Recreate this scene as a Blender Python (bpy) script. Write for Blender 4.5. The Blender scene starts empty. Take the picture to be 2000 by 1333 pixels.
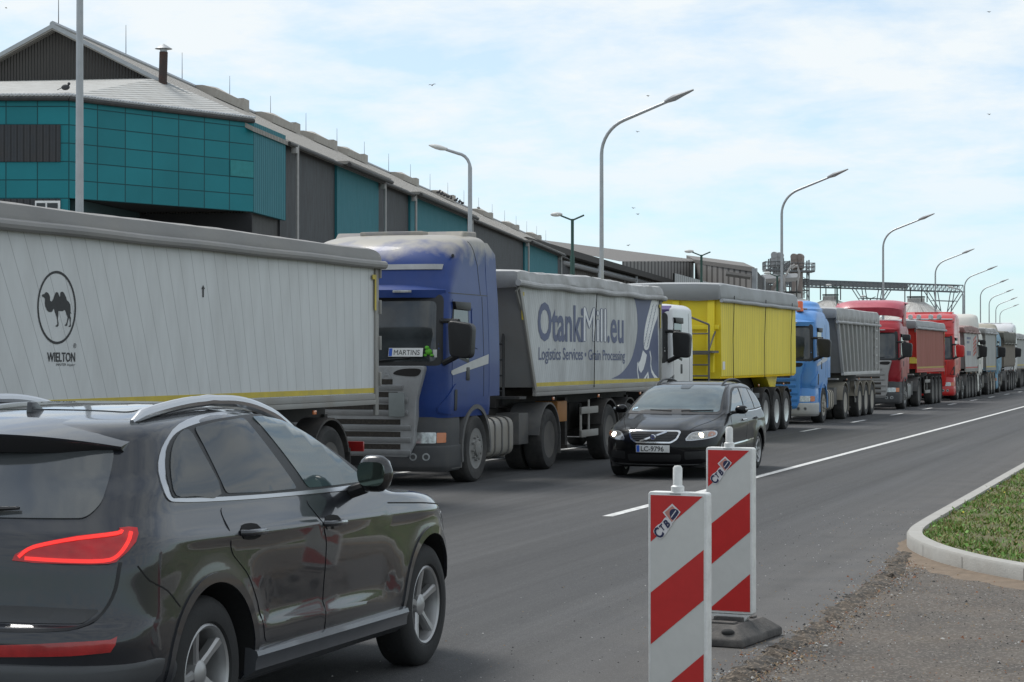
import bpy, bmesh, math, random
import numpy as np
from mathutils import Vector, Matrix
from mathutils.bvhtree import BVHTree
from mathutils.geometry import delaunay_2d_cdt
R = math.radians
random.seed(7)
scene = bpy.context.scene
col = scene.collection

# ------------------------------------------------------------ camera, sky, sun, exposure
EYE = 1.85
YAW = math.atan(1370 / 4100); PITCH = math.atan(30.5 / 4100)
cam_d = bpy.data.cameras.new('camera'); cam = bpy.data.objects.new('camera', cam_d); col.objects.link(cam)
cam.location = (0, 0, EYE); cam.rotation_euler = (R(90) + PITCH, 0, YAW)
cam_d.sensor_width = 36; cam_d.lens = 36 * 4100 / 2000
cam_d.clip_start = 0.1; cam_d.clip_end = 5000
scene.camera = cam
SUN_EL, SUN_AZ = 56.0, -62.0          # azimuth from +Y towards +X
world = bpy.data.worlds.new("World"); scene.world = world; world.use_nodes = True
def build_sky():
    nt = world.node_tree; N = nt.nodes; L = nt.links; N.clear()
    out = N.new('ShaderNodeOutputWorld'); bg = N.new('ShaderNodeBackground')
    sky = N.new('ShaderNodeTexSky'); sky.sky_type = 'NISHITA'; sky.sun_disc = False
    sky.sun_elevation = R(SUN_EL); sky.sun_rotation = R(SUN_AZ); sky.air_density = 1.0; sky.dust_density = 0.1; sky.ozone_density = 2.0
    bg.inputs['Strength'].default_value = 0.11
    tc = N.new('ShaderNodeTexCoord'); sep = N.new('ShaderNodeSeparateXYZ'); L.new(tc.outputs['Generated'], sep.inputs[0])
    # clouds lie on a level sheet: direction divided by its height
    ad = N.new('ShaderNodeMath'); ad.operation = 'ADD'; ad.inputs[1].default_value = 0.20; L.new(sep.outputs['Z'], ad.inputs[0])
    mx = N.new('ShaderNodeMath'); mx.operation = 'MAXIMUM'; mx.inputs[1].default_value = 0.03; L.new(ad.outputs[0], mx.inputs[0])
    dx = N.new('ShaderNodeMath'); dx.operation = 'DIVIDE'; L.new(sep.outputs['X'], dx.inputs[0]); L.new(mx.outputs[0], dx.inputs[1])
    dy = N.new('ShaderNodeMath'); dy.operation = 'DIVIDE'; L.new(sep.outputs['Y'], dy.inputs[0]); L.new(mx.outputs[0], dy.inputs[1])
    cmb = N.new('ShaderNodeCombineXYZ'); L.new(dx.outputs[0], cmb.inputs[0]); L.new(dy.outputs[0], cmb.inputs[1])
    n1 = N.new('ShaderNodeTexNoise'); n1.inputs['Scale'].default_value = 3.4; n1.inputs['Detail'].default_value = 9; n1.inputs['Roughness'].default_value = 0.62
    n1.inputs['Distortion'].default_value = 0.15
    L.new(cmb.outputs[0], n1.inputs['Vector'])
    r1 = N.new('ShaderNodeValToRGB'); r1.color_ramp.elements[0].position = 0.36; r1.color_ramp.elements[1].position = 0.60
    r1.color_ramp.elements[0].color = (0.34,) * 3 + (1,); r1.color_ramp.elements[1].color = (1, 1, 1, 1)
    L.new(n1.outputs['Fac'], r1.inputs['Fac'])
    # thinner veil of cloud towards the horizon
    mr = N.new('ShaderNodeMapRange'); mr.inputs['From Min'].default_value = 0.0; mr.inputs['From Max'].default_value = 0.10
    mr.inputs['To Min'].default_value = 0.25; mr.inputs['To Max'].default_value = 1.0; L.new(sep.outputs['Z'], mr.inputs['Value'])
    fm = N.new('ShaderNodeMath'); fm.operation = 'MULTIPLY'; L.new(r1.outputs['Color'], fm.inputs[0]); L.new(mr.outputs[0], fm.inputs[1])
    mix = N.new('ShaderNodeMix'); mix.data_type = 'RGBA'
    L.new(fm.outputs[0], mix.inputs['Factor'])
    tint = N.new('ShaderNodeMix'); tint.data_type = 'RGBA'; tint.blend_type = 'MULTIPLY'; tint.inputs['Factor'].default_value = 1.0
    L.new(sky.outputs['Color'], tint.inputs[6])
    hz = N.new('ShaderNodeMapRange'); hz.inputs['From Min'].default_value = 0.0; hz.inputs['From Max'].default_value = 0.16; L.new(sep.outputs['Z'], hz.inputs['Value'])
    tm = N.new('ShaderNodeMix'); tm.data_type = 'RGBA'; L.new(hz.outputs[0], tm.inputs['Factor']); tm.inputs[6].default_value = HORIZON_TINT; tm.inputs[7].default_value = SKY_TINT
    L.new(tm.outputs[2], tint.inputs[7])
    L.new(tint.outputs[2], mix.inputs[6])
    mix.inputs[7].default_value = CLOUD_COL
    L.new(mix.outputs[2], bg.inputs['Color']); L.new(bg.outputs[0], out.inputs['Surface'])
SKY_TINT = (1.0, 1.01, 1.0, 1); HORIZON_TINT = (0.60, 0.84, 1.12, 1); CLOUD_COL = (6.5, 6.95, 7.2, 1)
build_sky()
sun_d = bpy.data.lights.new('sun', 'SUN'); sun_d.energy = 2.3; sun_d.angle = R(22); sun_d.color = (1, 0.97, 0.92)
sun = bpy.data.objects.new('sun', sun_d); col.objects.link(sun)
sd = Vector((math.sin(R(SUN_AZ)) * math.cos(R(SUN_EL)), math.cos(R(SUN_AZ)) * math.cos(R(SUN_EL)), math.sin(R(SUN_EL))))
sun.rotation_euler = (-sd).to_track_quat('-Z', 'Y').to_euler(); sun.location = (0, 0, 60)
scene.view_settings.view_transform = 'Standard'; scene.view_settings.look = 'None'
scene.view_settings.exposure = 0.32; scene.view_settings.gamma = 1.0; scene.view_settings.use_curve_mapping = False

# ------------------------------------------------------------ measuring: a photo pixel to a point of a plane or at a distance
_f = Vector((-math.sin(YAW) * math.cos(PITCH), math.cos(YAW) * math.cos(PITCH), math.sin(PITCH)))
_r = Vector((math.cos(YAW), math.sin(YAW), 0)); _u = _r.cross(_f)
def ray(x, y): return _f + _r * ((x - 1000) / 4100) - _u * ((y - 666.5) / 4100)
def at(x, y, depth): return Vector((0, 0, EYE)) + ray(x, y) * depth
def onX(x, y, X):
    d = ray(x, y); t = X / d.x; return Vector((X, d.y * t, EYE + d.z * t))
def onZ(x, y, Z=0.0):
    d = ray(x, y); t = (Z - EYE) / d.z; return Vector((d.x * t, d.y * t, Z))

# ------------------------------------------------------------ materials
MATS = {}
def mat(name, c, rough=0.5, metal=0.0, var=0.12, scale=4.0, coat=0.0, spec=0.5, bump=0.0, bscale=60.0, dirt=None, dirt_amt=0.5, dirt_scale=2.0,
        emit=None, emit_s=0.0, rvar=0.1, stretch=(1, 1, 1), spots=None):
    if name in MATS: return MATS[name]
    m = bpy.data.materials.new(name); m.use_nodes = True; nt = m.node_tree; N = nt.nodes; L = nt.links
    b = N['Principled BSDF']; b.inputs['Roughness'].default_value = rough; b.inputs['Metallic'].default_value = metal
    b.inputs['Coat Weight'].default_value = coat; b.inputs['Coat Roughness'].default_value = 0.04; b.inputs['Specular IOR Level'].default_value = spec
    tc = N.new('ShaderNodeTexCoord'); mp = N.new('ShaderNodeMapping'); mp.inputs['Scale'].default_value = stretch
    L.new(tc.outputs['Object'], mp.inputs['Vector'])
    nz = N.new('ShaderNodeTexNoise'); nz.inputs['Scale'].default_value = scale; nz.inputs['Detail'].default_value = 6; nz.inputs['Roughness'].default_value = 0.6
    L.new(mp.outputs[0], nz.inputs['Vector'])
    mr = N.new('ShaderNodeMapRange'); mr.inputs['From Min'].default_value = 0.25; mr.inputs['From Max'].default_value = 0.75
    mr.inputs['To Min'].default_value = 1 - var; mr.inputs['To Max'].default_value = 1 + var
    L.new(nz.outputs['Fac'], mr.inputs['Value'])
    mul = N.new('ShaderNodeMix'); mul.data_type = 'RGBA'; mul.blend_type = 'MULTIPLY'; mul.inputs['Factor'].default_value = 1
    mul.inputs[6].default_value = (*c, 1); L.new(mr.outputs[0], mul.inputs[7])
    last = mul.outputs[2]
    if dirt:
        dn = N.new('ShaderNodeTexNoise'); dn.inputs['Scale'].default_value = dirt_scale; dn.inputs['Detail'].default_value = 8; dn.inputs['Roughness'].default_value = 0.68
        L.new(mp.outputs[0], dn.inputs['Vector'])
        dr = N.new('ShaderNodeMapRange'); dr.inputs['From Min'].default_value = 0.42; dr.inputs['From Max'].default_value = 0.72; dr.inputs['To Max'].default_value = dirt_amt
        dr.inputs['To Min'].default_value = dirt_amt * 0.12
        L.new(dn.outputs['Fac'], dr.inputs['Value'])
        dm = N.new('ShaderNodeMix'); dm.data_type = 'RGBA'; L.new(dr.outputs[0], dm.inputs['Factor']); L.new(last, dm.inputs[6]); dm.inputs[7].default_value = (*dirt, 1)
        last = dm.outputs[2]
        rr = N.new('ShaderNodeMapRange'); rr.inputs['To Min'].default_value = rough; rr.inputs['To Max'].default_value = min(1, rough + 0.4); L.new(dr.outputs[0], rr.inputs['Value'])
        L.new(rr.outputs[0], b.inputs['Roughness'])
    if spots:      # fine aggregate / speckle
        sc, c2, th, amt = spots
        vn = N.new('ShaderNodeTexVoronoi'); vn.inputs['Scale'].default_value = sc; L.new(tc.outputs['Object'], vn.inputs['Vector'])
        wn = N.new('ShaderNodeMath'); wn.operation = 'GREATER_THAN'; wn.inputs[1].default_value = th
        sp = N.new('ShaderNodeSeparateColor'); L.new(vn.outputs['Color'], sp.inputs[0]); L.new(sp.outputs[0], wn.inputs[0])
        wm = N.new('ShaderNodeMath'); wm.operation = 'MULTIPLY'; wm.inputs[1].default_value = amt; L.new(wn.outputs[0], wm.inputs[0])
        dm = N.new('ShaderNodeMix'); dm.data_type = 'RGBA'; L.new(wm.outputs[0], dm.inputs['Factor']); L.new(last, dm.inputs[6]); dm.inputs[7].default_value = (*c2, 1)
        last = dm.outputs[2]
    L.new(last, b.inputs['Base Color'])
    if bump:
        bn = N.new('ShaderNodeTexNoise'); bn.inputs['Scale'].default_value = bscale; bn.inputs['Detail'].default_value = 4; L.new(mp.outputs[0], bn.inputs['Vector'])
        bp = N.new('ShaderNodeBump'); bp.inputs['Strength'].default_value = bump; bp.inputs['Distance'].default_value = 0.02
        L.new(bn.outputs['Fac'], bp.inputs['Height']); L.new(bp.outputs[0], b.inputs['Normal'])
    if emit:
        b.inputs['Emission Color'].default_value = (*emit, 1); b.inputs['Emission Strength'].default_value = emit_s
    MATS[name] = m; return m
def slat_mat(name, c, seam=(0.10, 0.10, 0.10), w=0.05, rough=0.45, metal=0.0, var=0.10, dirt=None, dirt_amt=0.4, minor=True, dscale=1.2, rib=0.0):
    """painted or bare sheet with a dark seam at every whole u of its UV map"""
    m = mat(name, c, rough, metal, var, 2.0, dirt=dirt, dirt_amt=dirt_amt, dirt_scale=dscale, stretch=(1, 2.2, 0.6))
    nt = m.node_tree; N = nt.nodes; L = nt.links; b = N['Principled BSDF']
    src = b.inputs['Base Color'].links[0].from_socket
    uv = N.new('ShaderNodeUVMap'); uv.uv_map = 'uv'; sp = N.new('ShaderNodeSeparateXYZ'); L.new(uv.outputs[0], sp.inputs[0])
    fr = N.new('ShaderNodeMath'); fr.operation = 'FRACT'; L.new(sp.outputs[0], fr.inputs[0])
    pp = N.new('ShaderNodeMath'); pp.operation = 'PINGPONG'; pp.inputs[1].default_value = 0.5; L.new(sp.outputs[0], pp.inputs[0])
    lt = N.new('ShaderNodeMapRange'); lt.inputs['From Min'].default_value = w * 0.5; lt.inputs['From Max'].default_value = w; lt.inputs['To Min'].default_value = 1; lt.inputs['To Max'].default_value = 0
    L.new(pp.outputs[0], lt.inputs['Value'])
    mx = N.new('ShaderNodeMix'); mx.data_type = 'RGBA'; L.new(lt.outputs[0], mx.inputs['Factor']); L.new(src, mx.inputs[6]); mx.inputs[7].default_value = (*seam, 1)
    L.new(mx.outputs[2], b.inputs['Base Color'])
    if rib:
        wv = N.new('ShaderNodeMath'); wv.operation = 'SINE'
        ml = N.new('ShaderNodeMath'); ml.operation = 'MULTIPLY'; ml.inputs[1].default_value = 2 * math.pi; L.new(sp.outputs[0], ml.inputs[0]); L.new(ml.outputs[0], wv.inputs[0])
        bp = N.new('ShaderNodeBump'); bp.inputs['Strength'].default_value = rib; bp.inputs['Distance'].default_value = 0.05; L.new(wv.outputs[0], bp.inputs['Height']); L.new(bp.outputs[0], b.inputs['Normal'])
    return m

# ------------------------------------------------------------ mesh building
class MB:
    def __init__(s): s.v = []; s.f = []; s.m = []; s.uv = None
    def add(s, vs, fs, mi=0):
        o = len(s.v); s.v += [tuple(v) for v in vs]; s.f += [tuple(i + o for i in f) for f in fs]; s.m += [mi] * len(fs); return s
    def box(s, x0, x1, y0, y1, z0, z1, mi=0):
        return s.add([(x0, y0, z0), (x1, y0, z0), (x1, y1, z0), (x0, y1, z0), (x0, y0, z1), (x1, y0, z1), (x1, y1, z1), (x0, y1, z1)],
                     [(3, 2, 1, 0), (4, 5, 6, 7), (0, 1, 5, 4), (1, 2, 6, 5), (2, 3, 7, 6), (3, 0, 4, 7)], mi)
    def prism(s, poly, axis, a, b, mi=0):
        n = len(poly)
        def P(p, t): return (t, p[0], p[1]) if axis == 'x' else (p[0], t, p[1]) if axis == 'y' else (p[0], p[1], t)
        area = sum(poly[i][0] * poly[(i + 1) % n][1] - poly[(i + 1) % n][0] * poly[i][1] for i in range(n))
        fl = (area < 0) != (axis == 'y')
        vs = [P(p, a) for p in poly] + [P(p, b) for p in poly]
        if a > b: fl = not fl
        f = [tuple(range(n - 1, -1, -1)), tuple(range(n, 2 * n))] + [(i, (i + 1) % n, n + (i + 1) % n, n + i) for i in range(n)]
        if fl: f = [tuple(reversed(q)) for q in f]
        return s.add(vs, f, mi)
    def tube(s, pts, r, n=8, mi=0, cap=True):
        pts = [Vector(p) for p in pts]; rs = r if isinstance(r, (list, tuple)) else [r] * len(pts)
        o = len(s.v); prev = None; fs = []
        for i, p in enumerate(pts):
            t = (pts[min(i + 1, len(pts) - 1)] - pts[max(i - 1, 0)]).normalized()
            if prev is None:
                a = Vector((0, 0, 1)) if abs(t.z) < 0.9 else Vector((1, 0, 0)); u = t.cross(a).normalized()
            else: u = (prev - t * prev.dot(t)).normalized()
            prev = u; w = t.cross(u)
            for k in range(n):
                an = 2 * math.pi * k / n; s.v.append(tuple(p + (u * math.cos(an) + w * math.sin(an)) * rs[i]))
        for i in range(len(pts) - 1):
            for k in range(n): fs.append((o + i * n + k, o + i * n + (k + 1) % n, o + (i + 1) * n + (k + 1) % n, o + (i + 1) * n + k))
        if cap: fs += [tuple(o + k for k in range(n - 1, -1, -1)), tuple(o + (len(pts) - 1) * n + k for k in range(n))]
        s.f += fs; s.m += [mi] * len(fs); return s
    def lathe(s, prof, c, axis='x', n=32, mi=0, closed=False):
        """prof: (radius, offset along axis)"""
        o = len(s.v); c = Vector(c)
        for (r, h) in prof:
            for k in range(n):
                a = 2 * math.pi * k / n; p, q = r * math.cos(a), r * math.sin(a)
                s.v.append(tuple(c + (Vector((h, p, q)) if axis == 'x' else Vector((q, h, p)) if axis == 'y' else Vector((p, q, h)))))
        fs = []; m = len(prof)
        for i in range(m if closed else m - 1):
            j = (i + 1) % m
            for k in range(n): fs.append((o + i * n + k, o + i * n + (k + 1) % n, o + j * n + (k + 1) % n, o + j * n + k))
        if not closed:
            if prof[0][0] > 1e-4: fs.append(tuple(o + k for k in range(n - 1, -1, -1)))
            if prof[-1][0] > 1e-4: fs.append(tuple(o + (m - 1) * n + k for k in range(n)))
        s.f += fs; s.m += [mi] * len(fs); return s
    def ball(s, c, rad, mi=0, n=12, m=8):
        c = Vector(c); o = len(s.v); fs = []
        for i in range(m + 1):
            t = math.pi * i / m
            for k in range(n):
                a = 2 * math.pi * k / n; s.v.append((c.x + rad[0] * math.sin(t) * math.cos(a), c.y + rad[1] * math.sin(t) * math.sin(a), c.z + rad[2] * math.cos(t)))
        for i in range(m):
            for k in range(n): fs.append((o + i * n + k, o + (i + 1) * n + k, o + (i + 1) * n + (k + 1) % n, o + i * n + (k + 1) % n))
        s.f += fs; s.m += [mi] * len(fs); return s
    def arch(s, cy, cz, ri, ro, a0, a1, x0, x1, n=20, mi=0):
        """mudguard: part ring round an axle, running along x"""
        o = len(s.v); fs = []
        for i in range(n + 1):
            a = a0 + (a1 - a0) * i / n; c, q = math.cos(a), math.sin(a)
            s.v += [(x0, cy + ri * c, cz + ri * q), (x1, cy + ri * c, cz + ri * q), (x1, cy + ro * c, cz + ro * q), (x0, cy + ro * c, cz + ro * q)]
        for i in range(n):
            for k in range(4): fs.append((o + i * 4 + k, o + i * 4 + (k + 1) % 4, o + i * 4 + 4 + (k + 1) % 4, o + i * 4 + 4 + k))
        fs += [(o + 3, o + 2, o + 1, o), (o + n * 4, o + n * 4 + 1, o + n * 4 + 2, o + n * 4 + 3)]
        s.f += fs; s.m += [mi] * len(fs); return s
    def xform(s, M):
        s.v = [tuple(M @ Vector(v)) for v in s.v]; return s
    def build(s, name, mats, parent=None, bevel=0.0, seg=2, smooth=35, uvf=None, fixn=True, loc=None):
        me = bpy.data.meshes.new(name); me.from_pydata(s.v, [], s.f)
        ms = mats if isinstance(mats, (list, tuple)) else [mats]
        for m in ms: me.materials.append(m)
        me.polygons.foreach_set('material_index', s.m)
        if bevel or fixn:
            bm = bmesh.new(); bm.from_mesh(me)
            if fixn: bmesh.ops.recalc_face_normals(bm, faces=bm.faces)
            if bevel:
                ed = [e for e in bm.edges if len(e.link_faces) == 2 and e.calc_face_angle(0) > R(40)]
                bmesh.ops.bevel(bm, geom=ed, offset=bevel, segments=seg, affect='EDGES', profile=0.6, clamp_overlap=True)
            bm.to_mesh(me); bm.free()
        if uvf:
            uv = me.uv_layers.new(name='uv')
            for lp in me.loops: uv.data[lp.index].uv = uvf(me.vertices[lp.vertex_index].co)
        if smooth:
            me.polygons.foreach_set('use_smooth', [True] * len(me.polygons)); me.set_sharp_from_angle(angle=R(smooth))
        o = bpy.data.objects.new(name, me); col.objects.link(o)
        if parent: o.parent = parent
        if loc: o.location = loc
        return o
def thing(name, label, cat, loc=(0, 0, 0), rz=0.0, group=None):
    o = bpy.data.objects.new(name, None); col.objects.link(o); o.location = loc; o.rotation_euler = (0, 0, rz)
    o.empty_display_size = 0.3
    return tag(o, label, cat, group)
def tag(o, label, cat, group=None, kind=None):
    if label: o['label'] = label
    if cat: o['category'] = cat
    if group: o['group'] = group
    if kind: o['kind'] = kind
    return o
def struct(o, stuff=False): o['kind'] = 'stuff' if stuff else 'structure'; return o
def dup(root, loc=None, rz=None, label=None, parent=None):
    c = root.copy(); col.objects.link(c)
    if parent: c.parent = parent
    for ch in root.children: dup(ch, parent=c)
    if loc is not None: c.location = loc
    if rz is not None: c.rotation_euler = (0, 0, rz)
    if label: c['label'] = label
    return c
def text_mesh(body, size, right, up, origin, sx=1.0, bold=0.0, ext=0.0015, align='LEFT', shear=0.0, spacing=1.0):
    """letters as a mesh, laid on the plane of right x up from origin; returns (verts, faces)"""
    cu = bpy.data.curves.new('t', 'FONT'); cu.body = body; cu.size = size; cu.extrude = ext; cu.offset = bold; cu.align_x = align; cu.shear = shear; cu.space_character = spacing
    cu.resolution_u = 3
    o = bpy.data.objects.new('t', cu); col.objects.link(o)
    dg = bpy.context.evaluated_depsgraph_get(); me = bpy.data.meshes.new_from_object(o.evaluated_get(dg))
    right = Vector(right).normalized(); up = Vector(up).normalized(); n = right.cross(up); og = Vector(origin)
    vs = [tuple(og + right * (v.co.x * sx) + up * v.co.y + n * v.co.z) for v in me.vertices]; fs = [tuple(p.vertices) for p in me.polygons]
    bpy.data.objects.remove(o); bpy.data.curves.remove(cu); bpy.data.meshes.remove(me)
    return vs, fs
def lettering(name, lines, m, parent):
    mb = MB()
    for ln in lines: mb.add(*text_mesh(**ln))
    return mb.build(name, m, parent, smooth=0, fixn=False)

# ------------------------------------------------------------ smooth bodies: level outlines stacked, and panels laid on them
def pchip(xs, ys, q):
    xs = np.array(xs, float); ys = np.array(ys, float); h = np.diff(xs); d = np.diff(ys) / h; m = np.zeros_like(ys)
    for i in range(1, len(xs) - 1):
        if d[i - 1] * d[i] > 0:
            w1 = 2 * h[i] + h[i - 1]; w2 = h[i] + 2 * h[i - 1]; m[i] = (w1 + w2) / (w1 / d[i - 1] + w2 / d[i])
    m[0], m[-1] = d[0], d[-1]
    i = np.clip(np.searchsorted(xs, q) - 1, 0, len(h) - 1); t = (q - xs[i]) / h[i]
    return ys[i] * (2 * t**3 - 3 * t**2 + 1) + m[i] * h[i] * (t**3 - 2 * t**2 + t) + ys[i + 1] * (-2 * t**3 + 3 * t**2) + m[i + 1] * h[i] * (t**3 - t**2)
def ring(w, y0, y1, L0, L1, n0, n1, bow, NA, NS):
    tot = max(y1 - y0, 1e-4)
    if L0 + L1 > tot: k = tot / (L0 + L1); L0 *= k; L1 *= k
    h = []
    for i in range(NA):
        a = (math.pi / 2) * (i / NA) ** 1.25
        h.append((w * math.sin(a) ** (2 / n0), y0 + L0 * (1 - math.cos(a) ** (2 / n0))))
    for i in range(NS + 1):
        t = i / NS; h.append((w * (1 + bow * (1 - (2 * t - 1) ** 2) ** 2), y0 + L0 + (tot - L0 - L1) * t))
    for i in range(NA - 1, -1, -1):
        a = (math.pi / 2) * (i / NA) ** 1.25
        h.append((w * math.sin(a) ** (2 / n1), y1 - L1 * (1 - math.cos(a) ** (2 / n1))))
    return h + [(-x, y) for (x, y) in reversed(h[1:-1])]
def stack(levels, sub=4, NA=14, NS=24, disp=None):
    """levels: (z, half width, y0, y1, corner length at y0, at y1, corner power at y0, at y1, bow) -> (verts, faces)"""
    zs = [l[0] for l in levels]; q = []
    for i in range(len(zs) - 1): q += [zs[i] + (zs[i + 1] - zs[i]) * k / sub for k in range(sub)]
    q = np.array(q + [zs[-1]]); C = [pchip(zs, [l[k] for l in levels], q) for k in range(1, 9)]
    vs = []; fs = []; n = 0
    for i, z in enumerate(q):
        rg = ring(*[float(c[i]) for c in C], NA, NS); n = len(rg)
        for (x, y) in rg:
            if disp: x, y, zz = disp(x, y, float(z))
            else: zz = float(z)
            vs.append((x, y, zz))
    for i in range(len(q) - 1):
        for k in range(n): fs.append((i * n + k, (i + 1) * n + k, (i + 1) * n + (k + 1) % n, i * n + (k + 1) % n))
    fs.append(tuple(range(n))); fs.append(tuple((len(q) - 1) * n + k for k in range(n - 1, -1, -1)))
    return vs, fs
def boolean_cut(o, cutters):
    for c in cutters:
        md = o.modifiers.new('b', 'BOOLEAN'); md.operation = 'DIFFERENCE'; md.solver = 'EXACT'; md.object = c
    dg = bpy.context.evaluated_depsgraph_get(); me = bpy.data.meshes.new_from_object(o.evaluated_get(dg))
    o.modifiers.clear(); o.data = me
    for c in cutters: bpy.data.objects.remove(c)
    me.polygons.foreach_set('use_smooth', [True] * len(me.polygons)); me.set_sharp_from_angle(angle=R(38))
class Skin:
    """a body surface that panels, panes and lamps are laid on"""
    def __init__(s, vs, fs): s.t = BVHTree.FromPolygons([Vector(v) for v in vs], fs)
    def hit(s, p, axis, sg):
        if axis == 'x': o = Vector((sg * 9, p[0], p[1])); d = Vector((-sg, 0, 0))
        elif axis == 'y': o = Vector((p[0], sg * 19, p[1])); d = Vector((0, -sg, 0))
        elif axis == 'z': o = Vector((p[0], p[1], 9)); d = Vector((0, 0, -1))
        else:      # corner view: axis is a plan angle; p = (across, height)
            d = Vector((math.cos(axis), math.sin(axis), 0)); rt = Vector((-d.y, d.x, 0)); o = rt * p[0] + Vector((0, 0, p[1])) + d * 19; d = -d
        h = s.t.ray_cast(o, d)
        if h[0] is None: h = s.t.find_nearest(o + d * (9 if axis == 'x' else 17))
        return h[0], h[1] if h[1].dot(d) < 0 else -h[1]
    def smooth_hit(s, p, axis, sg, e=0.02):
        c, n = s.hit(p, axis, sg); acc = n.copy()
        for dx, dy in ((e, 0), (-e, 0), (0, e), (0, -e)):
            q, m = s.hit((p[0] + dx, p[1] + dy), axis, sg)
            if (q - c).length < e * 4 and m.dot(n) > 0.6: acc += m
        return c, acc.normalized()
    def patch(s, outline, axis, sg, off=0.004, rim=0.015, grid=0.07):
        pts = []
        n = len(outline)
        for i in range(n):
            a, b = Vector(outline[i]), Vector(outline[(i + 1) % n]); k = max(1, int(math.ceil((b - a).length / grid)))
            pts += [a + (b - a) * (j / k) for j in range(k)]
        nb = len(pts); edges = [(i, (i + 1) % nb) for i in range(nb)]
        xs = [p.x for p in pts]; ys = [p.y for p in pts]
        def inside(x, y):
            c = False
            for i in range(nb):
                a, b = pts[i], pts[(i + 1) % nb]
                if (a.y > y) != (b.y > y) and x < (b.x - a.x) * (y - a.y) / (b.y - a.y) + a.x: c = not c
            return c
        allp = [Vector(p) for p in pts]
        nx = int((max(xs) - min(xs)) / grid) + 1; ny = int((max(ys) - min(ys)) / grid) + 1
        for i in range(nx + 1):
            for j in range(ny + 1):
                x = min(xs) + (i + 0.37) * grid; y = min(ys) + (j + 0.41) * grid
                if inside(x, y) and min((Vector((x, y)) - p).length for p in pts) > grid * 0.45: allp.append(Vector((x, y)))
        V, E, F, *_ = delaunay_2d_cdt(allp, edges, [], 1, 1e-5)
        vs = []; ns = []
        for p in V:
            c, nn = s.smooth_hit((p.x, p.y), axis, sg); vs.append(c + nn * off); ns.append(nn)
        F = [tuple(f) for f in F]
        if F:      # orient outward
            a, b, c = vs[F[0][0]], vs[F[0][1]], vs[F[0][2]]
            if (b - a).cross(c - a).dot(ns[F[0][0]]) < 0: F = [tuple(reversed(f)) for f in F]
        # rim back into the body
        cnt = {}
        for f in F:
            for i in range(len(f)): cnt[(f[i], f[(i + 1) % len(f)])] = 1
        bd = [e for e in cnt if (e[1], e[0]) not in cnt]
        top = len(vs); mp = {}; rv = []; rf = []
        for (a, b) in bd:
            for q in (a, b):
                if q not in mp: mp[q] = top + len(rv); rv.append(vs[q] - ns[q] * rim)
            rf.append((b, a, mp[a], mp[b]))
        return [tuple(v) for v in vs + rv], F + rf, [tuple(n) for n in ns] , top
    def strip(s, line, axis, sg, w, off=0.002, rim=0.012, closed=False, n=0.05):
        """a bead of width w along a line on the surface"""
        pts = []
        m = len(line)
        for i in range(m if closed else m - 1):
            a, b = Vector(line[i]), Vector(line[(i + 1) % m]); k = max(1, int(math.ceil((b - a).length / n))); pts += [a + (b - a) * (j / k) for j in range(k)]
        if not closed: pts.append(Vector(line[-1]))
        vs = []; fs = []; N = len(pts)
        for i, p in enumerate(pts):
            q0 = pts[(i - 1) % N] if (closed or i > 0) else p; q1 = pts[(i + 1) % N] if (closed or i < N - 1) else p
            t = (q1 - q0).normalized(); no = Vector((-t.y, t.x)) * w * 0.5
            for sg2 in (1, -1):
                c, nn = s.smooth_hit(p + no * sg2, axis, sg); vs += [c + nn * off, c - nn * rim]
        for i in range(N if closed else N - 1):
            a = i * 4; b = ((i + 1) % N) * 4
            fs += [(a, b, b + 2, a + 2), (a, a + 1, b + 1, b), (a + 2, b + 2, b + 3, a + 3)]
        if not closed: fs += [(0, 2, 3, 1), ((N - 1) * 4, (N - 1) * 4 + 1, (N - 1) * 4 + 3, (N - 1) * 4 + 2)]
        return [tuple(v) for v in vs], fs
def panel(name, skin, outline, axis, sg, m, parent, off=0.004, rim=0.015, grid=0.07):
    vs, fs, ns, top = skin.patch(outline, axis, sg, off, rim, grid)
    me = bpy.data.meshes.new(name); me.from_pydata(vs, [], fs); me.materials.append(m)
    me.polygons.foreach_set('use_smooth', [True] * len(me.polygons)); me.set_sharp_from_angle(angle=R(50))
    cn = []
    for lp_f in me.polygons:
        fn = lp_f.normal
        for vi in lp_f.vertices: cn.append(ns[vi] if (vi < top and fn.dot(Vector(ns[vi])) > 0.7) else tuple(fn))
    me.normals_split_custom_set(cn)
    o = bpy.data.objects.new(name, me); col.objects.link(o); o.parent = parent; return o
def bead(name, skin, line, axis, sg, w, m, parent, off=0.002, closed=False, rim=0.012):
    mb = MB(); mb.add(*skin.strip(line, axis, sg, w, off, rim, closed)); return mb.build(name, m, parent, smooth=40)
def smooth_poly(pts, k=4, closed=True):
    """round a polygon through its points (Catmull-Rom)"""
    n = len(pts); out = []; P = [Vector(p) for p in pts]
    for i in range(n if closed else n - 1):
        p0, p1, p2, p3 = (P[(i - 1) % n], P[i], P[(i + 1) % n], P[(i + 2) % n]) if closed else (P[max(i - 1, 0)], P[i], P[i + 1], P[min(i + 2, n - 1)])
        for j in range(k):
            t = j / k; out.append(0.5 * ((2 * p1) + (p2 - p0) * t + (2 * p0 - 5 * p1 + 4 * p2 - p3) * t * t + (3 * p1 - p0 - 3 * p2 + p3) * t**3))
    if not closed: out.append(P[-1])
    return out
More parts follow.
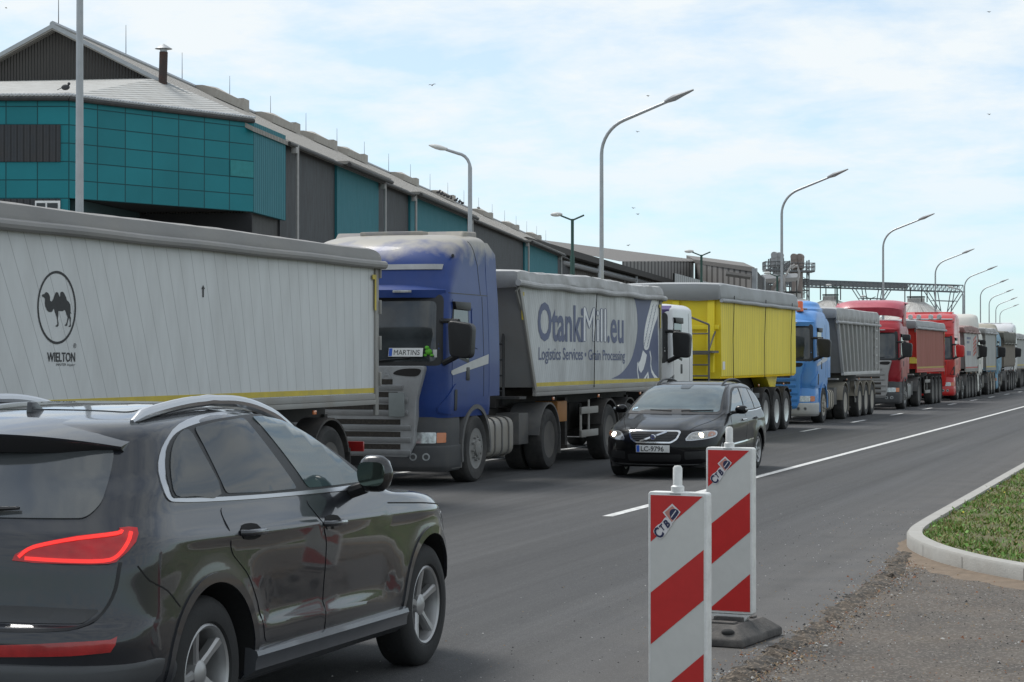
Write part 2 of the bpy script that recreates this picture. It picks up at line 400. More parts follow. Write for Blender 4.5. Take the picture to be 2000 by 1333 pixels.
def round_poly(pts, r, k=4):
    """cut the corners of a polygon to arcs of about radius r"""
    n = len(pts); out = []
    for i in range(n):
        p = Vector(pts[i]); a = Vector(pts[(i - 1) % n]) - p; b = Vector(pts[(i + 1) % n]) - p
        d = min(r, a.length * 0.45, b.length * 0.45); A = p + a.normalized() * d; B = p + b.normalized() * d
        for j in range(k + 1):
            t = j / k; out.append(A * (1 - t) ** 2 + p * 2 * t * (1 - t) + B * t * t)
    return out
# ------------------------------------------------------------ shared materials
ASPH = mat('asphalt', (0.037, 0.037, 0.039), 0.8, var=0.16, scale=0.5, bump=0.35, bscale=220, dirt=(0.068, 0.067, 0.065), dirt_amt=0.5, dirt_scale=0.9, stretch=(1, 0.28, 1), spots=(170, (0.13, 0.128, 0.122), 0.86, 0.5))
def wear_tracks(m):
    """polished wheel tracks and fine streaks along the lanes, a few dark drips"""
    nt = m.node_tree; N = nt.nodes; L = nt.links; b = N['Principled BSDF']; src = b.inputs['Base Color'].links[0].from_socket
    tc = N.new('ShaderNodeTexCoord'); mp = N.new('ShaderNodeMapping'); mp.inputs['Scale'].default_value = (1.3, .012, 1); L.new(tc.outputs['Object'], mp.inputs[0])
    n = N.new('ShaderNodeTexNoise'); n.inputs['Scale'].default_value = 1.6; n.inputs['Detail'].default_value = 5; n.inputs['Roughness'].default_value = .7; L.new(mp.outputs[0], n.inputs['Vector'])
    r = N.new('ShaderNodeMapRange'); r.inputs['From Min'].default_value = .3; r.inputs['From Max'].default_value = .7; r.inputs['To Min'].default_value = .62; r.inputs['To Max'].default_value = 1.42; L.new(n.outputs['Fac'], r.inputs['Value'])
    ml = N.new('ShaderNodeMix'); ml.data_type = 'RGBA'; ml.blend_type = 'MULTIPLY'; ml.inputs['Factor'].default_value = 1; L.new(src, ml.inputs[6]); L.new(r.outputs[0], ml.inputs[7])
    mp2 = N.new('ShaderNodeMapping'); mp2.inputs['Scale'].default_value = (1, .35, 1); L.new(tc.outputs['Object'], mp2.inputs[0])
    v = N.new('ShaderNodeTexNoise'); v.inputs['Scale'].default_value = 2.3; v.inputs['Detail'].default_value = 3; L.new(mp2.outputs[0], v.inputs['Vector'])
    d = N.new('ShaderNodeMapRange'); d.inputs['From Min'].default_value = .66; d.inputs['From Max'].default_value = .76; d.inputs['To Max'].default_value = .5; L.new(v.outputs['Fac'], d.inputs['Value'])
    m2 = N.new('ShaderNodeMix'); m2.data_type = 'RGBA'; L.new(d.outputs[0], m2.inputs['Factor']); L.new(ml.outputs[2], m2.inputs[6]); m2.inputs[7].default_value = (.026, .026, .027, 1)
    # dust carried in from the side road along the right edge
    sp = N.new('ShaderNodeSeparateXYZ'); L.new(tc.outputs['Object'], sp.inputs[0])
    e = N.new('ShaderNodeMapRange'); e.inputs['From Min'].default_value = -4.6; e.inputs['From Max'].default_value = -2.7; e.inputs['To Max'].default_value = 1.0; L.new(sp.outputs['X'], e.inputs['Value'])
    n3 = N.new('ShaderNodeTexNoise'); n3.inputs['Scale'].default_value = 1.7; n3.inputs['Detail'].default_value = 7; L.new(tc.outputs['Object'], n3.inputs['Vector'])
    e2 = N.new('ShaderNodeMath'); e2.operation = 'MULTIPLY'; L.new(e.outputs[0], e2.inputs[0]); L.new(n3.outputs['Fac'], e2.inputs[1])
    m3 = N.new('ShaderNodeMix'); m3.data_type = 'RGBA'; L.new(e2.outputs[0], m3.inputs['Factor']); L.new(m2.outputs[2], m3.inputs[6]); m3.inputs[7].default_value = (.125, .115, .105, 1)
    L.new(m3.outputs[2], b.inputs['Base Color'])
wear_tracks(ASPH)
OLD = mat('old_asphalt', (0.090, 0.080, 0.071), 0.95, var=0.25, scale=1.6, bump=0.9, bscale=90, dirt=(0.20, 0.155, 0.115), dirt_amt=0.4, dirt_scale=1.1, spots=(75, (0.26, 0.235, 0.20), 0.84, 0.6))
PAINT = mat('road_paint', (0.72, 0.72, 0.70), 0.7, var=0.12, scale=8, dirt=(0.16, 0.16, 0.16), dirt_amt=0.75, dirt_scale=11)
CONC = mat('kerb_concrete', (0.37, 0.36, 0.335), 0.9, var=0.10, scale=7, bump=0.3, bscale=60, dirt=(0.29, 0.27, 0.24), dirt_amt=0.5, dirt_scale=2.5)
GRASSG = mat('grass_ground', (0.075, 0.085, 0.03), 0.95, var=0.35, scale=3, dirt=(0.20, 0.15, 0.085), dirt_amt=0.6, dirt_scale=1.5, bump=0.6, bscale=30)
EARTH = mat('dry_earth', (0.20, 0.17, 0.13), 0.95, var=0.2, scale=0.4, bump=0.4, bscale=8)
YARD = mat('yard_concrete', (0.22, 0.215, 0.20), 0.9, var=0.15, scale=0.3)
SAND = mat('sand', (0.19, 0.145, 0.105), 0.98, var=0.25, scale=8, bump=0.6, bscale=70)
GALV = mat('galvanised', (0.36, 0.37, 0.38), 0.45, 0.6, var=0.1, scale=6)
STEELD = mat('dark_steel', (0.035, 0.036, 0.038), 0.6, 0.2, dirt=(0.16, 0.14, 0.115), dirt_amt=0.35, dirt_scale=3)
GREENP = mat('green_pole', (0.015, 0.06, 0.045), 0.5)
LAMPW = mat('lamp_shell', (0.55, 0.55, 0.53), 0.5)
ANTHR = slat_mat('anthracite_sheet', (0.034, 0.038, 0.045), (0.017, 0.018, 0.02), 0.16, 0.55, 0.1, dirt=(0.085, 0.07, 0.058), dirt_amt=0.4, rib=0.7)
GABLE = slat_mat('grey_brown_sheet', (0.085, 0.078, 0.072), (0.03, 0.028, 0.026), 0.2, 0.6, 0.0, dirt=(0.12, 0.11, 0.10), dirt_amt=0.3, rib=0.9)
TEALS = slat_mat('teal_sheet', (0.008, 0.15, 0.185), (0.009, 0.09, 0.115), 0.10, 0.7, 0.0, dirt=(0.03, 0.15, 0.17), dirt_amt=0.45, rib=0.15)
ROOFS = slat_mat('grey_roof_sheet', (0.33, 0.315, 0.29), (0.22, 0.21, 0.19), 0.2, 0.7, 0.0, dirt=(0.2, 0.165, 0.13), dirt_amt=0.5, rib=0.9)
def teal_grid():
    m = mat('teal_cassette', (0.012, 0.18, 0.21), 0.5, spec=.25, var=0.10, scale=0.35, bump=0.06, bscale=2)
    nt = m.node_tree; N = nt.nodes; L = nt.links; b = N['Principled BSDF']; src = b.inputs['Base Color'].links[0].from_socket
    uv = N.new('ShaderNodeUVMap'); uv.uv_map = 'uv'; sp = N.new('ShaderNodeSeparateXYZ'); L.new(uv.outputs[0], sp.inputs[0])
    res = []
    for k, w in ((0, 0.020), (1, 0.032)):
        pp = N.new('ShaderNodeMath'); pp.operation = 'PINGPONG'; pp.inputs[1].default_value = 0.5; L.new(sp.outputs[k], pp.inputs[0])
        lt = N.new('ShaderNodeMapRange'); lt.inputs['From Min'].default_value = w * 0.7; lt.inputs['From Max'].default_value = w; lt.inputs['To Min'].default_value = 1; lt.inputs['To Max'].default_value = 0
        L.new(pp.outputs[0], lt.inputs['Value']); res.append(lt)
    mm = N.new('ShaderNodeMath'); mm.operation = 'MAXIMUM'; L.new(res[0].outputs[0], mm.inputs[0]); L.new(res[1].outputs[0], mm.inputs[1])
    # each cassette weathers a little differently
    fl = [N.new('ShaderNodeMath') for _ in (0, 1)]; cb = N.new('ShaderNodeCombineXYZ')
    for k in (0, 1): fl[k].operation = 'FLOOR'; L.new(sp.outputs[k], fl[k].inputs[0]); L.new(fl[k].outputs[0], cb.inputs[k])
    wn = N.new('ShaderNodeTexWhiteNoise'); wn.noise_dimensions = '3D'; L.new(cb.outputs[0], wn.inputs['Vector'])
    vr = N.new('ShaderNodeMapRange'); vr.inputs['To Min'].default_value = 0.92; vr.inputs['To Max'].default_value = 1.09; L.new(wn.outputs['Value'], vr.inputs['Value'])
    ml = N.new('ShaderNodeMix'); ml.data_type = 'RGBA'; ml.blend_type = 'MULTIPLY'; ml.inputs['Factor'].default_value = 1; L.new(src, ml.inputs[6]); L.new(vr.outputs[0], ml.inputs[7])
    mx = N.new('ShaderNodeMix'); mx.data_type = 'RGBA'; L.new(mm.outputs[0], mx.inputs['Factor']); L.new(ml.outputs[2], mx.inputs[6]); mx.inputs[7].default_value = (0.006, 0.06, 0.07, 1)
    L.new(mx.outputs[2], b.inputs['Base Color'])
    bp = N.new('ShaderNodeBump'); bp.inputs['Strength'].default_value = 0.5; bp.inputs['Distance'].default_value = -0.03; L.new(mm.outputs[0], bp.inputs['Height']); L.new(bp.outputs[0], b.inputs['Normal'])
    return m
TEALG = teal_grid()

# ------------------------------------------------------------ ground, road, markings, kerb, verge
struct(MB().add([(-900, -60, -0.03), (900, -60, -0.03), (900, 1600, -0.03), (-900, 1600, -0.03)], [(0, 1, 2, 3)]).build('ground', EARTH, smooth=0))
struct(MB().add([(-140, -30, -0.012), (-14.0, -30, -0.012), (-14.0, 330, -0.012), (-140, 330, -0.012)], [(0, 1, 2, 3)]).build('yard', YARD, smooth=0))
def road_x(y): return 0 if y < 120 else -((y - 120) ** 2) / 900.0
def sweep(xa, xb, y0, y1, z, step=8):
    v = []; f = []; y = y0; n = 0
    while True:
        o = road_x(y); v += [(xa + o, y, z), (xb + o, y, z)]; n += 1
        if y >= y1: break
        y = min(y + step, y1)
    return v, [(2 * i, 2 * i + 1, 2 * i + 3, 2 * i + 2) for i in range(n - 1)]
# new asphalt: its near right edge is a ragged line across the mouth of the side road
edge = [onZ(x, y) for x, y in [(1770, 1082), (1745, 1112), (1715, 1140), (1660, 1178), (1600, 1222), (1530, 1270), (1480, 1300), (1420, 1340), (1330, 1400), (1200, 1500)]]
kb_far = [(-2.93, y) for y in (260, 120, 80, 60, 50, 42, 36, 31, 27.5, 25, 23.4)]
poly = []
for i in range(len(edge) - 1):
    a, b = edge[i], edge[i + 1]
    for j in range(8):
        p = a.lerp(b, j / 8); poly.append((p.x + random.uniform(-.035, .035), p.y + random.uniform(-.05, .05)))
poly.append((edge[-1].x, edge[-1].y))
mb = MB(); rp = [(-13.6, 120), (-13.6, -30), (-2.6, -30)] + [(x, y) for x, y in reversed(poly)] + [(-2.84, 24.0), (-2.84, 120)]
mb.add([(x, y, 0.008) for x, y in rp], [tuple(range(len(rp)))])
mb.add(*sweep(-13.6, -2.84, 120, 330, 0.008))
struct(mb.build('road', ASPH, smooth=0))
mb = MB(); mb.add([(-2.95, -30, -0.006), (60, -30, -0.006), (60, 24.5, -0.006), (-2.95, 24.5, -0.006)], [(0, 1, 2, 3)])
struct(mb.build('side_road', OLD, smooth=0))
mk = MB(); mk.add(*sweep(-6.69, -6.56, 23.3, 300, 0.012)); struct(mk.build('centre_line', PAINT, smooth=0))
mk = MB(); mk.add(*sweep(-12.30, -12.16, -20, 300, 0.012)); struct(mk.build('edge_line', PAINT, smooth=0))
mk = MB(); y = 43.6
while y < 290:
    o = road_x(y); mk.add(*sweep(-9.66, -9.53, y, y + 2.4, 0.012, 2.4)); y += 7.55
struct(mk.build('lane_dashes', PAINT, smooth=0))
# kerb: traced on the ground
ko = [onZ(x, y) for x, y in [(1791, 1085), (1825, 1099), (1870, 1112), (1920, 1124), (2000, 1139), (2120, 1160), (2300, 1190)]]
kerb_o = [(p[0], p[1]) for p in kb_far] + [(-2.925, 22.2), (-2.90, 21.2), (-2.80, 20.4)] + [(p.x, p.y) for p in ko] + [(1.2, 15.1), (4, 12.8), (9, 10), (20, 6.5)]
kerb_o = [tuple(p) for p in smooth_poly(kerb_o, 5, closed=False)]
def offset_line(pts, d):
    out = []
    for i, p in enumerate(pts):
        a = Vector(pts[max(i - 1, 0)]); b = Vector(pts[min(i + 1, len(pts) - 1)]); t = (b - a).normalized(); out.append((p[0] - t.y * d, p[1] + t.x * d))
    return out
kerb_i = offset_line(kerb_o, 0.15)
mb = MB(); L0 = len(kerb_o)
rows = [(0.0, -0.02), (0.0, 0.115), (0.018, 0.138), (0.15, 0.140), (0.15, -0.02)]
for (d, z) in rows:
    for p in (offset_line(kerb_o, d) if d else kerb_o): mb.v.append((p[0], p[1], z))
for r_ in range(len(rows) - 1):
    for i in range(L0 - 1): mb.f.append((r_ * L0 + i, r_ * L0 + i + 1, (r_ + 1) * L0 + i + 1, (r_ + 1) * L0 + i)); mb.m.append(0)
kerb = mb.build('kerb', CONC, smooth=40); struct(kerb)
# joints of the kerb stones: dark thin slots along the face
jb = MB(); acc = 0; last = Vector(kerb_o[-1])
for i in range(L0 - 2, 0, -1):
    p = Vector(kerb_o[i]); acc += (p - last).length; last = p
    if acc > 1.0:
        acc = 0; t = (Vector(kerb_o[i + 1]) - Vector(kerb_o[i - 1])).normalized(); nn = Vector((t.y, -t.x)) * 0.003
        a = p - t * 0.004; b = p + t * 0.004
        jb.add([(a.x + nn.x, a.y + nn.y, 0), (b.x + nn.x, b.y + nn.y, 0), (b.x + nn.x, b.y + nn.y, 0.118), (a.x + nn.x, a.y + nn.y, 0.118)], [(0, 1, 2, 3)])
struct(jb.build('kerb_joints', mat('joint', (0.12, 0.115, 0.105), 0.95), smooth=0))
vg = list(kerb_i) + [(60, kerb_i[-1][1]), (60, 260)]
mb = MB(); mb.add([(x, y, 0.10) for x, y in vg], [tuple(range(len(vg)))]); struct(mb.build('verge', GRASSG, smooth=0))
# sand washed against the kerb and along the edge of the new asphalt
mb = MB(); sl = offset_line(kerb_o, 0.01); so = offset_line(kerb_o, -0.5)
k0 = next(i for i, p in enumerate(kerb_o) if p[1] < 22)
v = []; ks = list(range(k0, L0))
for j, i in enumerate(ks):
    w = 0.10 + 0.26 * min(1, j / 10) + .05 * math.sin(j * 1.3) + random.uniform(-.02, .02); q = offset_line(kerb_o, -w)[i]
    v += [(kerb_o[i][0], kerb_o[i][1], 0.016), (q[0], q[1], -0.012)]
mb.add(v, [(2 * j, 2 * j + 1, 2 * j + 3, 2 * j + 2) for j in range(len(ks) - 1)]); struct(mb.build('sand_strip', SAND, smooth=40))
# loose crumbs: one heap of grit nobody could count
rg = random.Random(3); gm = MB()
def crumb(x, y, z, s, mi):
    o = len(gm.v); a = rg.uniform(0, 6.3); pts = []
    for k in range(4):
        t = a + k * math.pi / 2 + rg.uniform(-.4, .4); q = s * rg.uniform(.6, 1.2); pts.append((x + q * math.cos(t), y + q * math.sin(t), z))
    pts.append((x + rg.uniform(-.2, .2) * s, y + rg.uniform(-.2, .2) * s, z + s * rg.uniform(.5, 1.0)))
    gm.add(pts, [(0, 1, 4), (1, 2, 4), (2, 3, 4), (3, 0, 4)], mi)
for i in range(len(poly) - 1):
    for j in range(60):
        t = rg.random(); x = poly[i][0] + (poly[i + 1][0] - poly[i][0]) * t; y = poly[i][1] + (poly[i + 1][1] - poly[i][1]) * t
        g = rg.gauss(0.05, 0.13); crumb(x + g, y + rg.gauss(0, .03), 0.0 if g > 0 else 0.008, rg.uniform(.003, .010) * (1.8 if rg.random() < .08 else 1), rg.choice((0, 0, 1, 1, 1, 2, 3)))
for j in range(5200):
    x = rg.uniform(-3.1, 0.8); y = rg.uniform(9, 19.5); crumb(x, y, -0.006, rg.uniform(.003, .009) * (2.2 if rg.random() < .06 else 1), rg.choice((0, 0, 1, 1, 2, 3)))
for j in range(900):
    x = rg.gauss(-3.4, .9); y = rg.uniform(10, 26)
    if x < -2.4: crumb(x, y, 0.008, rg.uniform(.003, .009), rg.choice((0, 0, 1, 3)))
struct(gm.build('grit', [mat('crumb_black', (0.03, 0.03, 0.03), 0.9), mat('crumb_tan', (0.24, 0.17, 0.10), 0.9), mat('crumb_rust', (0.22, 0.09, 0.045), 0.9), mat('crumb_grey', (0.4, 0.39, 0.37), 0.9)], smooth=0, fixn=False), True)
# the broken edge of the new asphalt: a low crumbling ridge
m = MB(); rg = random.Random(11); cw = [-.10, -.055, -.02, .015, .06, .12]
sub_ = []
for i in range(len(poly) - 1):
    for j in range(2): sub_.append(Vector(poly[i]).lerp(Vector(poly[i + 1]), j / 2))
for i, p in enumerate(sub_):
    a, b = sub_[max(i - 3, 0)], sub_[min(i + 3, len(sub_) - 1)]; t_ = (b - a).normalized(); n_ = Vector((-t_.y, t_.x))
    n_ = n_ if n_.x > 0 else -n_
    for k, c in enumerate(cw):
        q = p + n_ * (c + rg.gauss(0, .012)) + t_ * rg.gauss(0, .012); z = (-.012, .012, .022, .020, .010, -.014)[k] + (rg.gauss(0, .008) if 0 < k < 5 else 0); m.v.append((q.x, q.y, z))
for i in range(len(sub_) - 1):
    for k in range(5): a = i * 6 + k; m.f.append((a, a + 1, a + 7, a + 6)); m.m.append(0)
struct(m.build('broken_edge', mat('broken_asphalt', (0.045, 0.042, 0.038), .95, var=.4, scale=14, dirt=(.17, .125, .085), dirt_amt=.6, dirt_scale=6, bump=1.0, bscale=60, spots=(60, (.25, .2, .15), .8, .6)), smooth=0))
# grass blades
gb = MB(); rg = random.Random(5)
kx = [Vector(p) for p in kerb_i]
def in_verge(x, y):
    c = False; n = len(vg)
    for i in range(n):
        a, b = vg[i], vg[(i + 1) % n]
        if (a[1] > y) != (b[1] > y) and x < (b[0] - a[0]) * (y - a[1]) / (b[1] - a[1]) + a[0]: c = not c
    return c
cnt = 0
while cnt < 44000:
    y = 14.5 + 33 * rg.random() ** 2.0; x = -3.1 + rg.random() ** 1.6 * (5.5 + (y - 14) * 0.16)
    if not in_verge(x, y): continue
    clump = math.sin(x * 5.1 + math.sin(y * 3)) * math.sin(y * 4.3 + x) + 0.5 * math.sin(x * 13) * math.sin(y * 11)
    if rg.random() > 0.55 + 0.4 * clump: continue
    cnt += 1
    h = rg.uniform(.02, .055) * (1 + .35 * clump) ; a = rg.uniform(0, 6.28); w = rg.uniform(.004, .009) * (1 + (y - 16) * .03); lx, ly = rg.gauss(0, .03), rg.gauss(0, .03)
    mi = rg.choice((0, 0, 0, 1, 1, 2)) if clump > -0.1 else rg.choice((0, 1, 1, 2, 2))
    c, s_ = math.cos(a) * w, math.sin(a) * w
    gb.add([(x - c, y - s_, .10), (x + c, y + s_, .10), (x + lx * .5 + c * .6, y + ly * .5 + s_ * .6, .10 + h * .6), (x + lx, y + ly, .10 + h)], [(0, 1, 2), (0, 2, 3)], mi)
for k in range(2600):      # broad leaves of clover and plantain, small flowers
    y = 16.5 + 28 * rg.random() ** 1.9; x = -3.05 + rg.random() * (2.6 + (y - 16) * 0.16)
    if not in_verge(x, y): continue
    a = rg.uniform(0, 6.28); s_ = rg.uniform(.008, .024); z = .10 + rg.uniform(.02, .07)
    fl = rg.random(); mi = 3 if fl > .93 and y > 22 else 4 if fl > .992 else 0
    if mi > 2: s_ *= .6; z = .10 + rg.uniform(.06, .10)
    tx, ty = rg.gauss(0, .5), rg.gauss(0, .5)
    gb.add([(x + s_ * math.cos(a + q), y + s_ * math.sin(a + q), z + s_ * (tx * math.cos(a + q) + ty * math.sin(a + q))) for q in (0, 1.57, 3.14, 4.71)], [(0, 1, 2, 3)], mi)
struct(gb.build('grass', [mat('blade_green', (0.11, 0.235, 0.03), 0.7, var=0.3), mat('blade_olive', (0.19, 0.23, 0.055), 0.7, var=0.3), mat('blade_dry', (0.27, 0.21, 0.09), 0.8, var=0.3),
    mat('flower_yellow', (0.6, 0.5, 0.05), 0.7), mat('flower_white', (0.8, 0.8, 0.75), 0.7)], smooth=0, fixn=False), True)

# ------------------------------------------------------------ grain hall with its teal front building
HA = R(10.563)
hall = thing('grain_hall', 'long anthracite grain hall with teal bays, ridge vents and a teal panelled front block', 'warehouse', (-43.70, 90.75, 0), HA)
def wall_y(x, y0, y1, z0, z1, per, m, name, thick=0.12):
    mb = MB(); mb.box(x - thick, x, y0, y1, z0, z1); return mb.build(name, m, hall, uvf=lambda c: (c.y / per, c.z))
HL = 205.0; RZ = 17.8; EZ = 13.0; HW = 9.4
# gable and body of the hall
mb = MB(); mb.prism([(-2 * HW, 0), (0, 0), (0, EZ - 0.05), (-HW, RZ - 0.25), (-2 * HW, EZ - 0.05)], 'y', 0.0, HL)
mb.build('wall', GABLE, hall, uvf=lambda c: (c.x / 0.15, c.z), smooth=0)
# roof: two slabs with a fascia, small overhang
sl = (RZ - EZ) / HW
mb = MB()
for s in (1, -1):
    x0, x1 = -HW, -HW + s * (HW + 0.5)
    mb.add([(x0, -0.5, RZ), (x1, -0.5, RZ - sl * (HW + .5)), (x1, HL + .5, RZ - sl * (HW + .5)), (x0, HL + .5, RZ),
            (x0, -0.5, RZ - .25), (x1, -0.5, RZ - .22 - sl * (HW + .5)), (x1, HL + .5, RZ - .22 - sl * (HW + .5)), (x0, HL + .5, RZ - .25)],
           [(0, 1, 2, 3), (7, 6, 5, 4), (0, 4, 5, 1), (1, 5, 6, 2), (2, 6, 7, 3)])
mb.build('roof', ROOFS, hall, smooth=0, uvf=lambda c: (c.y / 0.3, c.x))
MB().tube([(-HW, -0.5, RZ + .02), (-HW, HL, RZ + .02)], 0.16, 8).build('ridge_cap', GALV, hall)
# rake flashing on the gable
for s in (1, -1):
    MB().prism([(-HW, RZ + .04), (-HW + s * 9.2, RZ + .04 - sl * 9.2), (-HW + s * 9.2, RZ - .17 - sl * 9.2), (-HW, RZ - .17)], 'y', -0.56, -0.50).build('fascia', GALV, hall, smooth=0)
# long side: dark strips set back, teal bays standing proud with their own eaves
bounds = [(6.2, 18.7, 'a'), (18.7, 30.4, 't'), (30.4, 41.0, 'a'), (41.0, 65.0, 't'), (65.0, 99.1, 'a'), (99.1, 125.9, 't'), (125.9, HL, 'a')]
for y0, y1, k in bounds:
    if k == 'a': wall_y(0.10, y0, y1, 0, EZ - .03, 0.24, ANTHR, 'side_panel')
    else:
        wall_y(0.24, y0, y1, 0, EZ - .22, 0.24, TEALS, 'side_panel', 0.3)
        MB().box(0.30, 1.0, y0 - .2, y1 + .2, EZ - .30, EZ - .12).build('bay_eave', ROOFS, hall, uvf=lambda c: (c.y / .3, 0))
        MB().tube([(1.02, y0 - .3, EZ - .34), (1.02, y1 + .3, EZ - .34)], 0.13, 8).build('gutter', STEELD, hall)
MB().tube([(0.55, 6.3, EZ - .36), (0.55, HL, EZ - .36)], 0.11, 8).build('gutter', STEELD, hall)
for y in (7.8, 30.6, 41.0, 65.2, 99.1, 126.1):
    MB().tube([(0.62, y, 0), (0.62, y, EZ - .3)], 0.085, 8).build('downpipe', mat('downpipe_grey', (0.36, 0.35, 0.34), 0.5), hall)
    MB().box(0.38, 0.66, y - .35, y + .15, EZ - .75, EZ - .42).build('hopper', mat('downpipe_grey', (0.36, 0.35, 0.34), 0.5), hall, bevel=.02)
# ridge vents: humped hoods straddling the ridge, a small box at the far end
for y in (23.0, 36.6, 48.3, 59.4, 82.0, 102.3, 128, 150, 172):
    pr = [(-1.2, -0.62), (1.2, -0.62), (1.25, -0.12), (.5, .22), (0, .24), (-.5, .22), (-1.25, -0.12)]
    mb = MB(); n = 8; Lg = 6.6; o = 0
    for i in range(n + 1):
        t = i / n; k = 0.5 + 1.1 * min(1, t / .45) * (1 - .35 * max(0, (t - .55) / .45)); mb.v += [(-HW + px * 1.1, y + Lg * t, RZ + pz * (k if pz > 0 else 1)) for px, pz in pr]
    m_ = len(pr)
    for i in range(n):
        for q in range(m_): mb.f.append((i * m_ + q, i * m_ + (q + 1) % m_, (i + 1) * m_ + (q + 1) % m_, (i + 1) * m_ + q)); mb.m.append(0)
    mb.f += [tuple(range(m_)), tuple(n * m_ + q for q in range(m_ - 1, -1, -1))]; mb.m += [0, 0]
    mb.box(-HW - 1.1, -HW + 1.1, y + 7.2, y + 8.5, RZ - .6, RZ + .20)
    mb.build('ridge_vent', mat('vent_sheet', (0.40, 0.37, 0.33), 0.7, dirt=(0.24, 0.20, 0.16), dirt_amt=.5), hall, smooth=12)
for k in range(20):
    y = 0.3 + k * 10.2; x = -HW; MB().tube([(x, y, RZ), (x, y, RZ + (1.7 if k else 2.0))], [0.025, 0.012], 5).build('lightning_rod', STEELD, hall)
# teal front block: plan polygon in hall coordinates
PC = Vector((-5.31, -9.55)); PL = Vector((-26.0, -12.35)); TB, TT = 8.73, 13.12
fd = (PL - PC).normalized(); fn = Vector((fd.y, -fd.x)); fn = fn if fn.y < 0 else -fn
def quad_wall(a, b, z0, z1, name, m, uvf): 
    d = (b - a).normalized(); nn = Vector((d.y, -d.x)) * 0.2
    mb = MB(); mb.add([(a.x, a.y, z0), (b.x, b.y, z0), (b.x, b.y, z1), (a.x, a.y, z1), (a.x - nn.x, a.y - nn.y, z0), (b.x - nn.x, b.y - nn.y, z0), (b.x - nn.x, b.y - nn.y, z1), (a.x - nn.x, a.y - nn.y, z1)],
        [(0, 1, 2, 3), (7, 6, 5, 4), (0, 4, 5, 1), (1, 5, 6, 2), (2, 6, 7, 3), (3, 7, 4, 0)]); return mb.build(name, m, hall, smooth=0, uvf=uvf)
cv = lambda z: (z - TB) / 0.80
C0 = Vector((0.40, 0.0))
quad_wall(PC, C0, TB, TT, 'panel_wall', TEALG, lambda c: ((Vector((c.x, c.y)) - PC).dot((C0 - PC).normalized()) / ((C0 - PC).length / 7), cv(c.z)))
quad_wall(PL, PC, TB - 2.4, TT, 'panel_wall', TEALG, lambda c: ((Vector((c.x, c.y)) - PC).length / 1.37, cv(c.z)))
quad_wall(C0, Vector((0.40, 6.2)), TB, TT - .1, 'panel_wall', TEALS, lambda c: (c.y / 0.36, c.z))
# one replaced, paler cassette
dq = (C0 - PC).normalized(); nq = Vector((dq.y, -dq.x)); nq = nq if nq.y < 0 else -nq; LQ = (C0 - PC).length
qa, qb = PC + dq * (LQ * 6.03 / 7) + nq * .03, PC + dq * (LQ * 6.97 / 7) + nq * .03
quad_wall(qa, qb, TB + 1.63, TB + 2.38, 'pale_cassette', mat('pale_teal', (0.03, 0.22, 0.23), .5, spec=.25), None)
# soffit over the open bay, back panel coloured for the bay's shade, round column
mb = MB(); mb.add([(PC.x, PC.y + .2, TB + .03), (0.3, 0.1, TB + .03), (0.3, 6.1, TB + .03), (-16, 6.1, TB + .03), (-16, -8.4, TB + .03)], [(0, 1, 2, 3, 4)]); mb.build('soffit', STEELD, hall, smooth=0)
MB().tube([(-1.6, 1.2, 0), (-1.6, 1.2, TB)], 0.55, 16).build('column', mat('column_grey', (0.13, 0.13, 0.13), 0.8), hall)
q = PC + (C0 - PC) * 0.02; MB().box(-12, .35, -.16, -.06, 0, TB - .05).build('bay_shade_panel', mat('bay_shade_black', (.016, .016, .018), .8), hall, smooth=0)  # added near-black sheet over the gable foot: the bay's shade as colour
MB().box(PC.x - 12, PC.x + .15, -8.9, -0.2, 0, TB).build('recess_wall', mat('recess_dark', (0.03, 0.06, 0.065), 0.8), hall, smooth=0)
# louvre and window in the left face (on the face line, 4 cm proud)
def on_face(t, out=0.05): p = PC + fd * t + fn * out; return p
def face_plate(t0, t1, z0, z1, name, m, out=0.06, per=0.28):
    a, b = on_face(t0, out), on_face(t1, out); nn = fn * 0.055
    mb = MB(); mb.add([(a.x, a.y, z0), (b.x, b.y, z0), (b.x, b.y, z1), (a.x, a.y, z1), (a.x - nn.x, a.y - nn.y, z0), (b.x - nn.x, b.y - nn.y, z0), (b.x - nn.x, b.y - nn.y, z1), (a.x - nn.x, a.y - nn.y, z1)],
        [(0, 1, 2, 3), (7, 6, 5, 4), (0, 4, 5, 1), (1, 5, 6, 2), (2, 6, 7, 3), (3, 7, 4, 0)]); return mb.build(name, m, hall, smooth=0, uvf=lambda c: ((Vector((c.x, c.y)) - PC).length / per, c.z))
face_plate(0.36, 6.5, 10.32, 11.93, 'louvre', ANTHR); face_plate(0.36, 6.5, 6.9, 8.70, 'louvre', ANTHR)
face_plate(0.36, 1.45, 7.3, 8.62, 'window', mat('window_white', (0.75, 0.75, 0.74), 0.5), 0.10); face_plate(0.46, 0.92, 7.3, 8.52, 'pane', mat('dark_pane', (0.02, 0.022, 0.024), 0.15), 0.12); face_plate(1.0, 1.38, 7.3, 8.52, 'pane', mat('dark_pane', (0.02, 0.022, 0.024), 0.15), 0.12)
